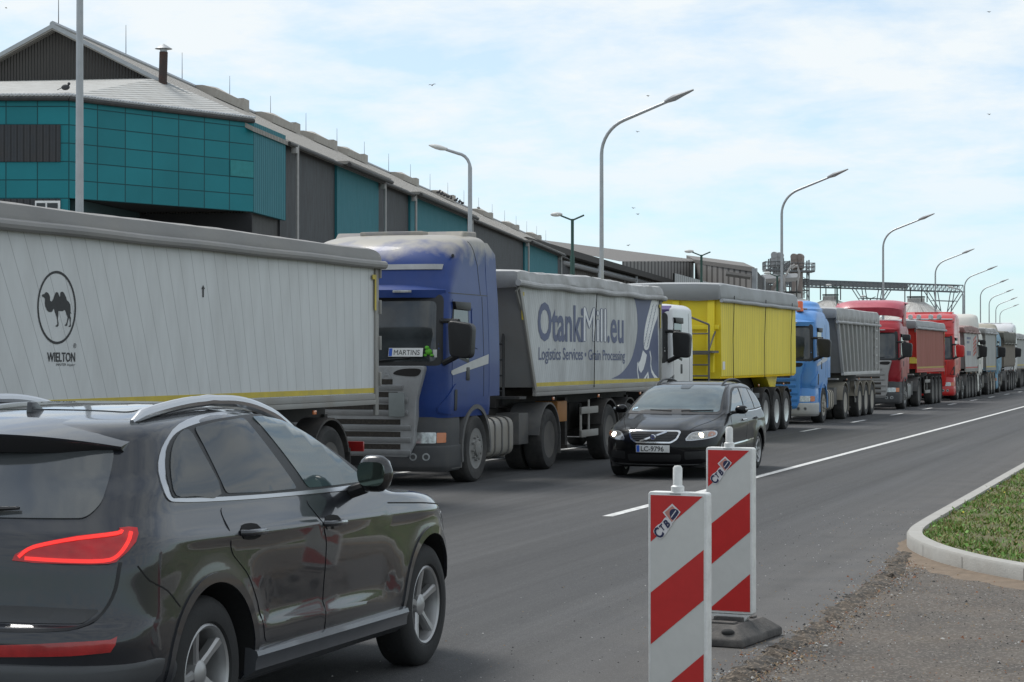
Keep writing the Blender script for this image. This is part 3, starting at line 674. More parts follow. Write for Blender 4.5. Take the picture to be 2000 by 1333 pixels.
# its low roof: rises from the eaves to the gable
E1 = PC + Vector((0.05, -0.25)); E2 = C0 + Vector((0.02, -0.15)); E0 = PL + Vector((0, -.25))
mb = MB(); zt = TT + 0.06; G1 = Vector((-4.3, -0.02))
mb.add([(E0.x, E0.y, zt), (E1.x, E1.y, zt), (E2.x, E2.y, zt), (G1.x, G1.y, 15.2), (-19, -0.02, 15.2), (E0.x, E0.y, zt - .12), (E1.x, E1.y, zt - .12), (E2.x, E2.y, zt - .12)],
       [(0, 1, 3, 4), (1, 2, 3), (0, 5, 6, 1), (1, 6, 7, 2)])
mb.build('low_roof', slat_mat('low_roof_sheet', (0.45, 0.45, 0.43), (0.36, 0.36, 0.35), 0.2, 0.6, 0.0, dirt=(0.27, 0.24, 0.20), dirt_amt=.6, rib=.5), hall, smooth=0, uvf=lambda c: ((c.x * .87 - c.y * 0.3) / .22, c.y), fixn=False)
mb = MB()      # wavy sheet ends along the eave
for A, B in ((E0, E1), (E1, E2)):
    n = int((B - A).length / .18)
    for i in range(n):
        p = A.lerp(B, (i + .5) / n); mb.tube([(p.x, p.y - .06, zt + .02), (p.x, p.y + .5, zt + .10)], .06, 6)
mb.build('sheet_ends', mat('sheet_end', (0.45, 0.46, 0.47), 0.5), hall)
for A, B in ((E0, E1), (E1, E2)): MB().tube([(A.x, A.y + .04, zt - .13), (B.x, B.y + .04, zt - .13)], .11, 8).build('gutter', STEELD, hall)
MB().tube([(-3.9, -.62, 14.6), (-3.85, -.62, 16.35)], .2, 14).build('chimney', mat('rusty_pipe', (0.035, 0.028, 0.026), 0.7, dirt=(0.12, 0.05, 0.03), dirt_amt=.7), hall)
MB().lathe([(.17, 0), (.17, .12), (.42, .14), (.02, .38)], (-3.85, -.62, 16.36), 'z', 14).build('chimney_cowl', GALV, hall)

# ------------------------------------------------------------ grey sheds behind the hall
sh = thing('corrugated_shed', 'low dark shed with long sloping eave roof between the hall and the grey shed', 'shed', (0, 0, 0))
P = [at(1030, 463, 215), at(1318, 548, 285)]      # its rake/eave edge as seen
A, B = P; up = Vector((0, 0, 1)); dr = (B - A); side = Vector((-6.5, 3.5, 0))
mb = MB(); v = [A, B, B + side * 4, A + side * 4]; mb.add([tuple(q) for q in v] + [tuple(q - up * .7) for q in v], [(0, 1, 2, 3), (7, 6, 5, 4), (0, 4, 5, 1), (1, 5, 6, 2), (2, 6, 7, 3), (3, 7, 4, 0)])
mb.build('roof', mat('shed_dark', (0.05, 0.046, 0.042), 0.8), sh, smooth=0)
i_ = Vector((-1.6, 0.9, 0)); mb = MB(); v = [A + i_, B + i_]; mb.add([(v[0].x, v[0].y, 0), (v[1].x, v[1].y, 0), (v[1].x, v[1].y, v[1].z - .6), (v[0].x, v[0].y, v[0].z - .6)], [(0, 1, 2, 3)])
mb.build('wall', slat_mat('shed_wall', (0.12, 0.108, 0.098), (0.05, 0.045, 0.04), 0.2, 0.8, dirt=(.2, .18, .16), dirt_amt=.4, rib=.8), sh, smooth=0, uvf=lambda c: (c.y / .9, c.z))
MB().tube([A + i_ * .6 - up * 1.5, B + i_ * .6 - up * 1.1], .32, 8).build('pipe', GALV, sh)
for t in (.45, .72, .96): q = A.lerp(B, t) + i_ * .5; MB().tube([(q.x, q.y, 0), (q.x, q.y, q.z - .6)], .22, 8).build('post', GALV, sh)
gs = thing('grey_shed', 'pale grey ribbed shed with pitched roof behind the yellow trailer', 'shed', (0, 0, 0))
GW = slat_mat('grey_ribs', (0.25, 0.24, 0.23), (0.07, 0.065, 0.06), 0.24, 0.75, dirt=(0.2, 0.18, 0.16), dirt_amt=.5, rib=.6)
a0, a1, a2 = at(1120, 486, 330), at(1362, 508, 300), at(1476, 523, 268); rr0 = at(1060, 470, 360)
mb = MB(); e0, e1 = at(1235, 509, 262), at(1362, 509, 299)
mb.add([tuple(q) for q in (at(1050, 468, 330), at(1362, 508, 300), at(1355, 511, 296), at(1210, 511, 262), at(1090, 487, 285))], [(0, 1, 2, 3, 4)])
mb.build('roof', slat_mat('shed_roof', (0.17, 0.16, 0.15), (0.06, 0.055, 0.05), 0.25, 0.7, dirt=(.22, .19, .17), dirt_amt=.5, rib=.8), gs, smooth=0, uvf=lambda c: (c.y / 2.2, c.z), fixn=False)
p0, p1 = at(1215, 511, 262), at(1355, 511, 297)
mb = MB(); mb.add([(p0.x, p0.y, 0), (p1.x, p1.y, 0), tuple(p1), tuple(p0)], [(0, 1, 2, 3)]); mb.build('wall', GW, gs, smooth=0, uvf=lambda c: (c.y / 1.7, c.z))
p2 = at(1470, 526, 268); p1b = at(1357, 511, 296); top2 = [at(1355, 507, 296.5), at(1474, 523, 266.5)]
mb = MB(); mb.add([(p1b.x, p1b.y, 0), (p2.x, p2.y, 0), tuple(p2), tuple(p1b)], [(0, 1, 2, 3)]); mb.build('wall', GW, gs, smooth=0, uvf=lambda c: (c.x / 1.3, c.z))
mb = MB(); bk = Vector((-4, 12, 1.2)); mb.add([tuple(q) for q in (top2[0], top2[1], top2[1] + bk, top2[0] + bk)] + [tuple(q - up * .55) for q in (top2[0], top2[1], top2[1] + bk, top2[0] + bk)], [(0, 1, 2, 3), (7, 6, 5, 4), (0, 4, 5, 1), (1, 5, 6, 2), (2, 6, 7, 3), (3, 7, 4, 0)])
mb.build('roof', mat('shed_roof_plain', (0.15, 0.14, 0.13), 0.8), gs, smooth=0)
p3 = at(1474, 524, 266); p4 = at(1506, 562, 300)
mb = MB(); mb.add([(p3.x, p3.y, 0), (p4.x, p4.y, 0), tuple(p4), tuple(p3)], [(0, 1, 2, 3)]); mb.build('gable', slat_mat('shed_gable', (0.07, 0.066, 0.062), (0.03, 0.03, 0.03), .2, .8), gs, smooth=0, uvf=lambda c: (c.y / 2, c.z))
for px in (1474, 1490): q = at(px, 540, 265.5 if px == 1474 else 282); MB().box(q.x - .3, q.x + .3, q.y - .3, q.y + .3, 0, q.z + (1.0 if px == 1474 else -.2)).build('post', GALV, gs)
q0, q1 = at(1418, 535, 265), at(1466, 542, 264.5); MB().tube([q0, q1], .35, 6).build('canopy_beam', mat('shed_roof_plain', (0.15, 0.14, 0.13), 0.8), gs)
lw = thing('low_wall', 'light grey ribbed screen wall below the grey shed', 'wall')
p0, p1 = at(1318, 534, 240), at(1418, 561, 262); mb = MB(); mb.add([(p0.x, p0.y, 0), (p1.x, p1.y, 0), tuple(p1), tuple(p0)] + [(p0.x - .3, p0.y + .3, 0), (p1.x - .3, p1.y + .3, 0), (p1.x - .3, p1.y + .3, p1.z), (p0.x - .3, p0.y + .3, p0.z)], [(0, 1, 2, 3), (7, 6, 5, 4), (3, 2, 6, 7), (1, 5, 6, 2)])
lwp = mb.build('wall_panel', slat_mat('grey_screen', (0.33, 0.34, 0.34), (0.2, 0.2, 0.2), .16, .6, rib=.5), lw, smooth=0, uvf=lambda c: (c.y / .9, c.z))

# ------------------------------------------------------------ silos, conveyor bridge, elevator towers
SILO = slat_mat('silo_sheet', (0.45, 0.44, 0.42), (0.24, 0.235, 0.22), .14, .6, .2, dirt=(.25, .22, .19), dirt_amt=.4, rib=.3)
def silo(px, py_top, depth, r, drop, label):
    c = at(px, py_top, depth); z = c.z - drop
    t = thing('grain_silo', label, 'silo', (c.x, c.y, 0), group='conical grain silos')
    MB().lathe([(r, 0), (r, z)], (0, 0, 0), 'z', 40).build('shell', SILO, t, uvf=lambda k: (math.atan2(k.y, k.x) * r / 2.2, k.z), smooth=30)
    MB().lathe([(r * 1.03, z - .1), (r * 1.03, z + .1), (r * .14, c.z - .6), (r * .14, c.z)], (0, 0, 0), 'z', 40).build('roof', SILO, t, uvf=lambda k: (math.atan2(k.y, k.x) * 8, k.z), smooth=30)
    m = MB()
    for k in range(4): a = k * 1.57 + .6; m.tube([(r * .2 * math.cos(a), r * .2 * math.sin(a), c.z - .6), (r * .2 * math.cos(a), r * .2 * math.sin(a), c.z + 1.8)], .09, 5)
    m.lathe([(r * .15, c.z + .1), (r * .15, c.z + .3)], (0, 0, 0), 'z', 16); m.build('head_frame', STEELD, t)
silo(1545, 574, 300, 10.0, 3.9, 'nearest silo cone partly hidden behind the yellow trailer and the blue cab')
silo(1622, 579, 330, 8.6, 4.0, 'silo cone rising between the light blue cab and the dark red roof deflector')
silo(1789, 583, 330, 9.6, 5.6, 'silo cone rising right behind the dark red cab, under the conveyor bridge')
cbd = 330
br = thing('conveyor_bridge', 'long dark steel lattice conveyor bridge above the silos', 'conveyor')
A, B = at(1492, 558, cbd), at(1876, 571, cbd + 6); dv = (B - A).normalized(); sd_ = Vector((-dv.y, dv.x, 0)).normalized() * 1.1
m = MB(); ht = 1.05
for s in (1, -1):
    m.tube([A + sd_ * s, B + sd_ * s], .09, 5); m.tube([A + sd_ * s + up * ht, B + sd_ * s + up * ht], .09, 5)
    n = 48
    for i in range(n):
        p = A.lerp(B, i / n) + sd_ * s; q = A.lerp(B, (i + 1) / n) + sd_ * s; m.tube([p, q + up * ht], .045, 4); m.tube([q + up * ht, q], .045, 4)
m.build('lattice', mat('bridge_steel', (0.13, 0.15, 0.165), 0.6), br)
m = MB(); M_ = A.lerp(B, .72); o = len(m.v)
m.add([tuple(q) for q in (A + sd_ * .7 + up * .25, M_ + sd_ * .7 + up * .25, M_ - sd_ * .7 + up * .25, A - sd_ * .7 + up * .25, A + sd_ * .7 + up * .95, M_ + sd_ * .7 + up * .95, M_ - sd_ * .7 + up * .95, A - sd_ * .7 + up * .95)], [(3, 2, 1, 0), (4, 5, 6, 7), (0, 1, 5, 4), (1, 2, 6, 5), (2, 3, 7, 6), (3, 0, 4, 7)])
m.build('belt_casing', mat('casing', (0.22, 0.225, 0.23), 0.7), br)
for t in (.545, .915):
    c = A.lerp(B, t); m = MB()
    for s in (1, -1):
        for s2 in (1, -1):
            f_ = Vector((dv.x, dv.y, 0)) * .85 * s2 + sd_ * s * .7; m.tube([(c.x + f_.x, c.y + f_.y, 0), (c.x + f_.x, c.y + f_.y, c.z - 3.2)], .14, 5)
            for e in (1.4, 3.0): m.tube([Vector((c.x, c.y, c.z - 3.2)) + f_, c + Vector((dv.x, dv.y, 0)) * e * s2 + sd_ * s * .7], .08, 5)
        nk = max(1, int((c.z - 3.2) / 2.4))
        for k in range(nk):
            z0 = k * 2.4; m.tube([Vector((c.x, c.y, z0)) + Vector((dv.x, dv.y, 0)) * .85 + sd_ * s * .7, Vector((c.x, c.y, z0 + 2.4)) - Vector((dv.x, dv.y, 0)) * .85 + sd_ * s * .7], .05, 4)
            m.tube([Vector((c.x, c.y, z0)) + Vector((dv.x, dv.y, 0)) * .85 + sd_ * s * .7, Vector((c.x, c.y, z0)) - Vector((dv.x, dv.y, 0)) * .85 + sd_ * s * .7], .05, 4)
        m.tube([c - dv * 1.9 - up * 1.5 + sd_ * s * .7, c + dv * 1.9 - up * 1.5 + sd_ * s * .7], .06, 4)
    m.build('trestle', mat('bridge_steel', (0.13, 0.15, 0.165), 0.6), br)
def tower(px0, px1, ytop, depth, name, label, legs, headm):
    """bucket elevator: shaft legs with rounded heads inside a lattice with a railed platform"""
    c0 = at(px0, 560, depth); c1 = at(px1, 560, depth); zt = at(px0, ytop, depth).z
    t = thing(name, label, 'elevator tower', (0, 0, 0), group='bucket elevator towers')
    sc = depth / 4100
    for (px, w) in legs:
        c = at(px, 560, depth); m = MB(); m.box(c.x - w, c.x + w, c.y - w, c.y + w, 0, zt - .6); m.build('shaft', headm, t, bevel=.05)
        MB().lathe([(.01, -.9), (w * 1.35, -.9), (w * 1.45, 0), (w * 1.35, .9), (.01, .9)], (c.x, c.y, zt - .65), 'y', 18).build('head', headm, t)
        MB().box(c.x - w * 1.35, c.x + w * 1.35, c.y - .8, c.y + .8, zt - 2.4, zt - .6).build('head', headm, t, bevel=.1)
    m = MB(); W = (c1 - c0); D = Vector((-W.y, W.x, 0)).normalized() * 2.2; cs = [c0, c1, c1 + D, c0 + D]; pz = zt - 2.7
    for q in cs: m.tube([(q.x, q.y, 0), (q.x, q.y, pz + 1.6)], .12, 5)
    z = 0
    while z < pz:
        for i in range(4):
            a, b = cs[i], cs[(i + 1) % 4]; m.tube([(a.x, a.y, z), (b.x, b.y, z + 1.7)], .045, 4); m.tube([(a.x, a.y, z), (b.x, b.y, z)], .05, 4)
        z += 1.7
    m.build('lattice', TWR, t)
    m = MB(); e = W.normalized() * .8; ps = [c0 - e - D * .4, c1 + e - D * .4, c1 + e + D * 1.4, c0 - e + D * 1.4]
    m.add([(q.x, q.y, pz) for q in ps] + [(q.x, q.y, pz - .25) for q in ps], [(0, 1, 2, 3), (7, 6, 5, 4), (0, 4, 5, 1), (1, 5, 6, 2), (2, 6, 7, 3), (3, 7, 4, 0)])
    for i in range(4):
        a, b = ps[i], ps[(i + 1) % 4]
        for h in (.55, 1.1): m.tube([(a.x, a.y, pz + h), (b.x, b.y, pz + h)], .06, 4)
        for k in range(5): q = a.lerp(b, k / 5); m.tube([(q.x, q.y, pz), (q.x, q.y, pz + 1.1)], .045, 4)
    m.build('platform', TWR, t)
TWR = mat('tower_steel', (0.13, 0.135, 0.14), 0.6)
RUSTY = mat('elevator_rust', (0.25, 0.21, 0.19), 0.8, dirt=(.2, .17, .15), dirt_amt=.5)
tower(1505, 1530, 490, 305, 'elevator_tower', 'grey bucket elevator tower behind the second lamp post, with railed platform', [(1514, .34), (1524, .28)], mat('elevator_grey', (0.36, 0.36, 0.36), 0.7))
tower(1546, 1580, 494, 318, 'elevator_tower', 'brown twin headed bucket elevator tower with lattice ladder on its right', [(1552, .36), (1563, .36)], RUSTY)
pp = thing('grain_pipe', 'bundle of pale spouts bending down between the elevator towers', 'pipes')
for pts in ([(1546, 525), (1557, 519), (1561, 532), (1554, 575)], [(1530, 537), (1535, 573)], [(1534, 540), (1545, 521), (1552, 517)]):
    MB().tube([at(x, y, 302) for x, y in pts], .18, 6).build('spout', mat('pale_spout', (0.4, 0.38, 0.36), 0.7), pp)
MB().tube([at(1504, 570, 301), at(1523, 546, 301)], .3, 6).build('spout', RUSTY, pp)
A2, B2 = at(1488, 545, 300), at(1556, 542, 310); m = MB(); m.tube([A2, B2], .6, 4); m.build('gallery', mat('elevator_grey', (0.36, 0.36, 0.36), 0.7), pp)
# far end of the road: a dull wall
fwl = thing('roadside_building', 'dull grey block at the end of the truck queue', 'building'); q = at(1996, 655, 250)
MB().box(q.x - 1.2, q.x + 30, q.y, q.y + 10, 0, at(1990, 657, 250).z).build('wall', mat('far_wall', (0.10, 0.105, 0.105), 0.8), fwl)
MB().box(q.x - 1.2, q.x + 30, q.y - .1, q.y, 0, 2.2).build('base_wall', mat('far_base', (0.28, 0.26, 0.23), 0.8), fwl)

# ------------------------------------------------------------ lamps
def lamp_post(base, H, reach, label, tilt=0.36, group='tall roadside lamp posts'):
    t = thing('street_lamp', label, 'street lamp', base, group=group)
    Rb = 0.9; pts = [(0, 0, 0), (0, 0, H * .35), (0, 0, H - 1.55)]
    for k in range(1, 9):
        a = (math.pi / 2 - tilt) * k / 8; pts.append((Rb * (1 - math.cos(a)), 0, H - 1.55 + Rb * math.sin(a)))
    x0, z0 = pts[-1][0], pts[-1][2]; pts.append((reach, 0, z0 + (reach - x0) * math.tan(tilt)))
    MB().tube(pts, [.066, .058, .046] + [.042] * 8 + [.034], 10).build('pole', GALV, t)
    MB().tube([(0, 0, 0), (0, 0, .5)], .12, 10).build('pole_base', GALV, t)
    c, s = math.cos(tilt), math.sin(tilt); m = MB()
    for i in range(7):
        u = i / 6; w = [.045, .13, .16, .15, .12, .09, .05][i]; h = [.04, .06, .075, .06, .045, .035, .02][i]; d = -.1 + .78 * u
        px, pz = reach + d * c, pts[-1][2] + d * s
        for k in range(10): an = 6.283 * k / 10; m.v.append((px - s * h * math.sin(an), w * math.cos(an), pz + c * h * math.sin(an) + .02))
    for i in range(6):
        for k in range(10): m.f.append((i * 10 + k, i * 10 + (k + 1) % 10, i * 10 + 10 + (k + 1) % 10, i * 10 + 10 + k)); m.m.append(0)
    m.f += [tuple(range(9, -1, -1)), tuple(60 + k for k in range(10))]; m.m += [0, 0]
    m.build('lamp_head', mat('lamp_grey', (0.3, 0.3, 0.31), 0.5), t)
    return t
X_L = -14.5
pos = [(155, None, 'lamp post at the left edge, its head above the picture, behind the camel trailer'),
       (1175, None, 'tallest visible lamp post, behind the lettered grey trailer'),
       (1527, None, 'lamp post in front of the elevator towers, behind the yellow trailer'),
       (1725, None, 'lamp post above the dark red cab roof')]
proto = None
for px, _, lb in pos:
    b = onX(px, 600, X_L); b.z = 0
    if proto is None: proto = lamp_post(b, 8.45, 1.72, lb)
    else: dup(proto, b, label=lb)
far = [(1827, 482, 'fifth lamp post, rising from behind the bright red cab'), (1884, 516, 'sixth lamp post, first one to the right of the white deflector'), (1915, 542, 'seventh lamp post, above the far grey trailer'),
       (1932, 562, 'eighth lamp post, small, above the pale cab'), (1945, 578, 'ninth lamp post, tiny, near the end of the queue'), (1953, 592, 'tenth lamp post, among the tiniest ones by the right edge')]
for px, py, lb in far:
    d = (8.6 - EYE) * 4100 / (697 - py); q = at(px, 650, d); dup(proto, (q.x, q.y, 0), label=lb)
def yard_lamp(px, py, depth, H, label):
    q = at(px, py, depth); t = thing('yard_lamp', label, 'street lamp', (q.x, q.y, 0), group='double armed green yard lamps')
    MB().tube([(0, 0, 0), (0, 0, H * .80), (0, 0, H * .81), (0, 0, H)], [.10, .09, .06, .06], 8).build('pole', GREENP, t)
    for s in (-1, 1): MB().tube([(0, 0, H - .05), (s * .45, 0, H + .13)], .035, 6).build('arm', GREENP, t)
    MB().ball((-.62, 0, H + .18), (.24, .11, .085)).build('lamp_head', LAMPW, t)
    return t
yard_lamp(1118, 560, 78, at(1118, 428, 78).z, 'green double arm yard lamp, nearest, behind the lettered trailer')
yard_lamp(1370, 560, 103, at(1370, 498, 103).z, 'green double arm yard lamp in front of the grey shed')
yard_lamp(1518, 560, 131, at(1518, 539, 131).z, 'green yard lamp beside the lamp post at the elevator towers')
yard_lamp(1635, 600, 156, at(1635, 562, 156).z, 'green yard lamp in front of the silo behind the light blue cab')
yard_lamp(1700, 610, 185, at(1700, 583, 185).z, 'small yard lamp just left of the first bridge trestle')
def arm_lamp(px, depth, y_top, label):
    q = at(px, 640, depth); H = at(px, y_top, depth).z; t = thing('arm_lamp', label, 'street lamp', (q.x, q.y, 0), group='single arm lamps facing the yard')
    pts = [(0, 0, 0), (0, 0, H - .60)] + [(-.45 * (1 - math.cos(a)), 0, H - .60 + .48 * math.sin(a)) for a in (.3, .6, .9, 1.2, 1.4)] + [(-.82, 0, H + .02)]
    MB().tube(pts, [.09, .07] + [.05] * 5 + [.045], 8).build('pole', GALV, t)
    m = MB(); prof = [(.05, .05), (.10, .07), (.14, .09), (.13, .085), (.09, .06), (.03, .02)]
    for i, (w, h) in enumerate(prof):
        x = -.78 - i * .125; z = H + .03 + i * .03
        for k in range(10): an = 6.283 * k / 10; m.v.append((x, w * math.cos(an), z + h * math.sin(an)))
    for i in range(5):
        for k in range(10): m.f.append((i * 10 + k, i * 10 + (k + 1) % 10, i * 10 + 10 + (k + 1) % 10, i * 10 + 10 + k)); m.m.append(0)
    m.f += [tuple(range(9, -1, -1)), tuple(50 + k for k in range(10))]; m.m += [0, 0]; m.build('lamp_head', LAMPW, t)
arm_lamp(918, 67, 292, 'grey lamp post with a white head bent to the left, behind the dark blue cab')
arm_lamp(1881, 190, 563, 'distant lamp post with a head bent to the left, under the bridge end')

# ------------------------------------------------------------ birds
def bird(px, py, depth, span, label, up_=.35, ang=0.0, group='gulls in the sky'):
    c = at(px, py, depth); m = MB(); b = span * .17
    m.ball((0, 0, 0), (b * 1.5, b * .5, b * .5), n=8, m=6)
    for s in (1, -1):
        m.add([(b * .7, 0, .02), (b * .1, s * span * .25, span * up_ * .5), (-b * .6, s * span * .5, span * up_ * .3), (-b * .5, s * span * .2, span * up_ * .4), (-b * .6, 0, 0),
               (b * .7, 0, -.01), (b * .1, s * span * .25, span * up_ * .5 - .02), (-b * .6, s * span * .5, span * up_ * .3 - .01), (-b * .5, s * span * .2, span * up_ * .4 - .02), (-b * .6, 0, -.02)],
              [(0, 1, 3, 4), (1, 2, 3), (9, 8, 6, 5), (8, 7, 6), (0, 5, 6, 1), (1, 6, 7, 2), (2, 7, 8, 3), (3, 8, 9, 4)])
    o = m.build('bird', mat('gull', (0.22, 0.21, 0.20), 0.8), smooth=40); o.location = c; o.rotation_euler = (0.1, 0.15, ang); tag(o, label, 'bird', group)
for px, py, lb in [(844, 167, 'bird flying alone in the clouds, left of the tallest lamp'), (1266, 188, 'small bird just left of the tallest lamp head'), (1245, 258, 'small bird under the arm of the tallest lamp'), (1237, 407, 'upper bird of the pair right of the tallest lamp pole'),
        (1246, 419, 'lower bird of the pair right of the tallest lamp pole'), (1227, 480, 'bird low above the grey shed roof'), (1932, 224, 'bird near the right edge of the sky'), (935, 407, 'bird landing at the roof edge right of the bent lamp'), (12, 16, 'bird at the top left corner of the sky'), (1932, 24, 'faint bird high at the top right')]:
    bird(px, py, 95, 0.22 if px not in (844, 935) else .36, lb, ang=random.uniform(0, 6))
for k, px in enumerate((856, 862, 868, 875, 881, 890, 897, 903)):      # pigeons sitting on the ridge
    py = 50 + .443 * (px - 110) - 1; q = at(px, py, 100 * 1090 / (1570 - px) * 1.0)
    m = MB(); m.ball((0, 0, .13), (.16, .1, .11), n=8, m=6); m.ball((.13, 0, .25), (.07, .065, .07), n=8, m=6); m.add([(-.13, -.05, .16), (-.13, .05, .16), (-.4, .03, .08), (-.4, -.03, .08)], [(0, 1, 2, 3)])
    o = m.build('pigeon', mat('pigeon_dark', (0.05, 0.05, 0.055), 0.8)); o.location = q; o.rotation_euler = (0, 0, k * 1.3); tag(o, 'dark pigeon sitting in the row on the hall roof right of the sixth vent', 'bird', 'pigeons on the hall roof')
q = at(128, 171, 92.3); m = MB(); m.ball((0, 0, .15), (.22, .12, .13), n=8, m=6); m.ball((.17, 0, .3), (.07, .07, .07), n=8, m=6); m.add([(-.15, -.05, .15), (-.15, .05, .15), (-.42, .04, .05), (-.42, -.04, .05)], [(0, 1, 2, 3)])
o = m.build('pigeon', mat('pigeon_dark', (0.05, 0.05, 0.055), 0.8)); o.location = (q.x, q.y, q.z - .15); tag(o, 'dark pigeon on the low pale roof left of the lamp post', 'bird')

# ------------------------------------------------------------ striped guide boards
WPL = mat('white_plastic', (0.74, 0.74, 0.72), 0.45, var=0.06, dirt=(0.38, 0.37, 0.34), dirt_amt=.45, dirt_scale=14, bump=.05)
REFW = mat('reflective_white', (0.58, 0.575, 0.545), 0.4, var=0.05, scale=12); REFR = mat('reflective_red', (0.52, 0.022, 0.02), 0.4, var=0.08, scale=12)
NAVY = mat('logo_navy', (0.02, 0.025, 0.075), 0.5)
def guide_board(base, rz, ztop, label, foot=True, tilt=0.0):
    t = thing('guide_board', label, 'traffic sign', base, rz, group='striped guide boards at the side road'); t.rotation_euler = (0, tilt, rz)
    W, Hh = .322, 1.08; z0 = ztop - Hh
    # board: local x across, front towards -y
    m = MB(); m.prism(round_poly([(-W / 2, z0), (W / 2, z0), (W / 2, ztop), (-W / 2, ztop)], .018), 'y', -.035, .035); m.build('board', WPL, t, bevel=.008, seg=3)
    a, b, c, d = -W / 2 + .016, W / 2 - .016, z0 + .018, ztop - .018
    for sg, y in ((-1, -.0365), (1, .0365)):
        pl = MB(); pl.box(a, b, y - .0015, y + .0015, c, d); o = pl.build('reflective_face', REFW, t, smooth=0)
        red = MB(); y2 = y + sg * .0032; 
        # one whole red band rising to the right between two cut ones
        for q in ([(a, d - .24), (b - .004, d), (a, d)], [(a, d - .765), (b, d - .525), (b, d - .27), (a, d - .50)], [(a, c), (b, c), (b, d - .797)]):
            n = len(q); red.add([(p[0], y2, p[1]) for p in q], [tuple(range(n)) if sg < 0 else tuple(range(n - 1, -1, -1))])
        red.build('red_stripes', REFR, o, smooth=0, fixn=False)
    # sticker on the red corner, running up to the right
    rr = Vector((1, 0, 1.12)).normalized(); uu = Vector((-1.12, 0, 1)).normalized(); og = Vector((a + .048, -.0418, d - .215))
    st = MB()
    def dia(pts, mi, off): st.add([tuple(og + rr * p[0] + uu * p[1] + Vector((0, -off, 0))) for p in pts], [tuple(range(len(pts)))], mi)
    dia(round_poly([(-.008, -.014), (.04, -.016), (.064, -.012), (.106, -.01), (.106, .046), (.06, .04), (.034, .05), (-.004, .046)], .018), 0, 0)
    dia([(.100, -.006), (.178, .0), (.178, .062), (.108, .070)], 0, .0006)
    dia([(.106, .0), (.168, .004), (.17, .054), (.115, .062)], 2, .0012)
    dia(smooth_poly([(.118, .004), (.170, .006), (.17, .03), (.150, .046), (.128, .036)], 3), 1, .0018)
    dia([(.122, .017), (.166, .021), (.166, .026), (.122, .022)], 0, .0024)
    st.build('sticker', [mat('sticker_white', (0.66, 0.64, 0.64), 0.5), NAVY, mat('sticker_pink', (0.5, 0.22, 0.18), 0.5)], t, smooth=0, fixn=False)
    lettering('sticker_text', [dict(body='C', size=.078, right=rr, up=uu, origin=og + Vector((0, -.003, 0)) + rr * -.006 - uu * .010, sx=.75, bold=.002, ext=.0006),
                               dict(body='T', size=.044, right=rr, up=uu, origin=og + Vector((0, -.003, 0)) + rr * .036 + uu * .006, sx=.8, bold=.0015, ext=.0006, shear=.2),
                               dict(body='B', size=.054, right=rr, up=uu, origin=og + Vector((0, -.003, 0)) + rr * .066 - uu * .003, sx=.85, bold=.002, ext=.0006, shear=.2)], NAVY, t)
    m = MB(); m.lathe([(.034, ztop - .004), (.034, ztop + .026), (.024, ztop + .034), (.024, ztop + .12), (.017, ztop + .132), (.001, ztop + .134)], (-.012, 0, 0), 'z', 20); m.build('lamp_peg', WPL, t, smooth=40)
    MB().box(-.04, .02, -.0385, -.036, ztop - .012, ztop - .007).build('slot', mat('slot_grey', (.25, .25, .25), .6), t, smooth=0)
    MB().prism([(-W / 2 + .01, z0 - .002), (-W / 2 + .03, z0 - .014), (-.045, z0 - .105), (.045, z0 - .105), (W / 2 - .03, z0 - .014), (W / 2 - .01, z0 - .002)], 'y', -.03, .03).build('shoe', WPL, t, bevel=.006)
    MB().box(-.03, .03, -.03, .03, .05, z0 - .10).build('stem', WPL, t)
    if foot:
        RUB = mat('rubber_foot', (0.055, 0.052, 0.05), 0.9, dirt=(.18, .165, .15), dirt_amt=.6, dirt_scale=7, bump=.3)
        m = MB(); z1 = .125
        m.add([(-.22, -.38, 0), (.22, -.38, 0), (.22, .38, 0), (-.22, .38, 0), (-.22, -.38, .05), (.22, -.38, .05), (.22, .38, .05), (-.22, .38, .05), (-.13, -.27, z1), (.13, -.27, z1), (.13, .27, z1), (-.13, .27, z1)],
              [(3, 2, 1, 0), (0, 1, 5, 4), (1, 2, 6, 5), (2, 3, 7, 6), (3, 0, 4, 7), (4, 5, 9, 8), (5, 6, 10, 9), (6, 7, 11, 10), (7, 4, 8, 11), (8, 9, 10, 11)])
        f = m.build('foot', RUB, t, bevel=.014, seg=3)
        m = MB(); m.box(-.10, .10, -.06, .06, .124, .152); m.box(-.1, .1, .14, .22, .122, .138); m.box(-.1, .1, -.22, -.14, .122, .138); m.build('foot_socket', RUB, f, bevel=.006)
        for s in (-.10, .10): MB().ball((s, -.325, .09), (.045, .03, .022)).build('grip_recess', mat('grip_dark', (.03, .03, .03), .9), f)
    return t
b2 = onZ(1428, 1252); guide_board((b2.x, b2.y, 0.01), R(-8), 1.25, 'striped board farther away, red and white, on its dark rubber foot')
d1 = 10.72; b1 = at(1328, 1333, d1); guide_board((b1.x, b1.y, 0), R(-8), at(1326, 961, d1).z, 'striped board nearest to the camera, cut by the lower picture edge')
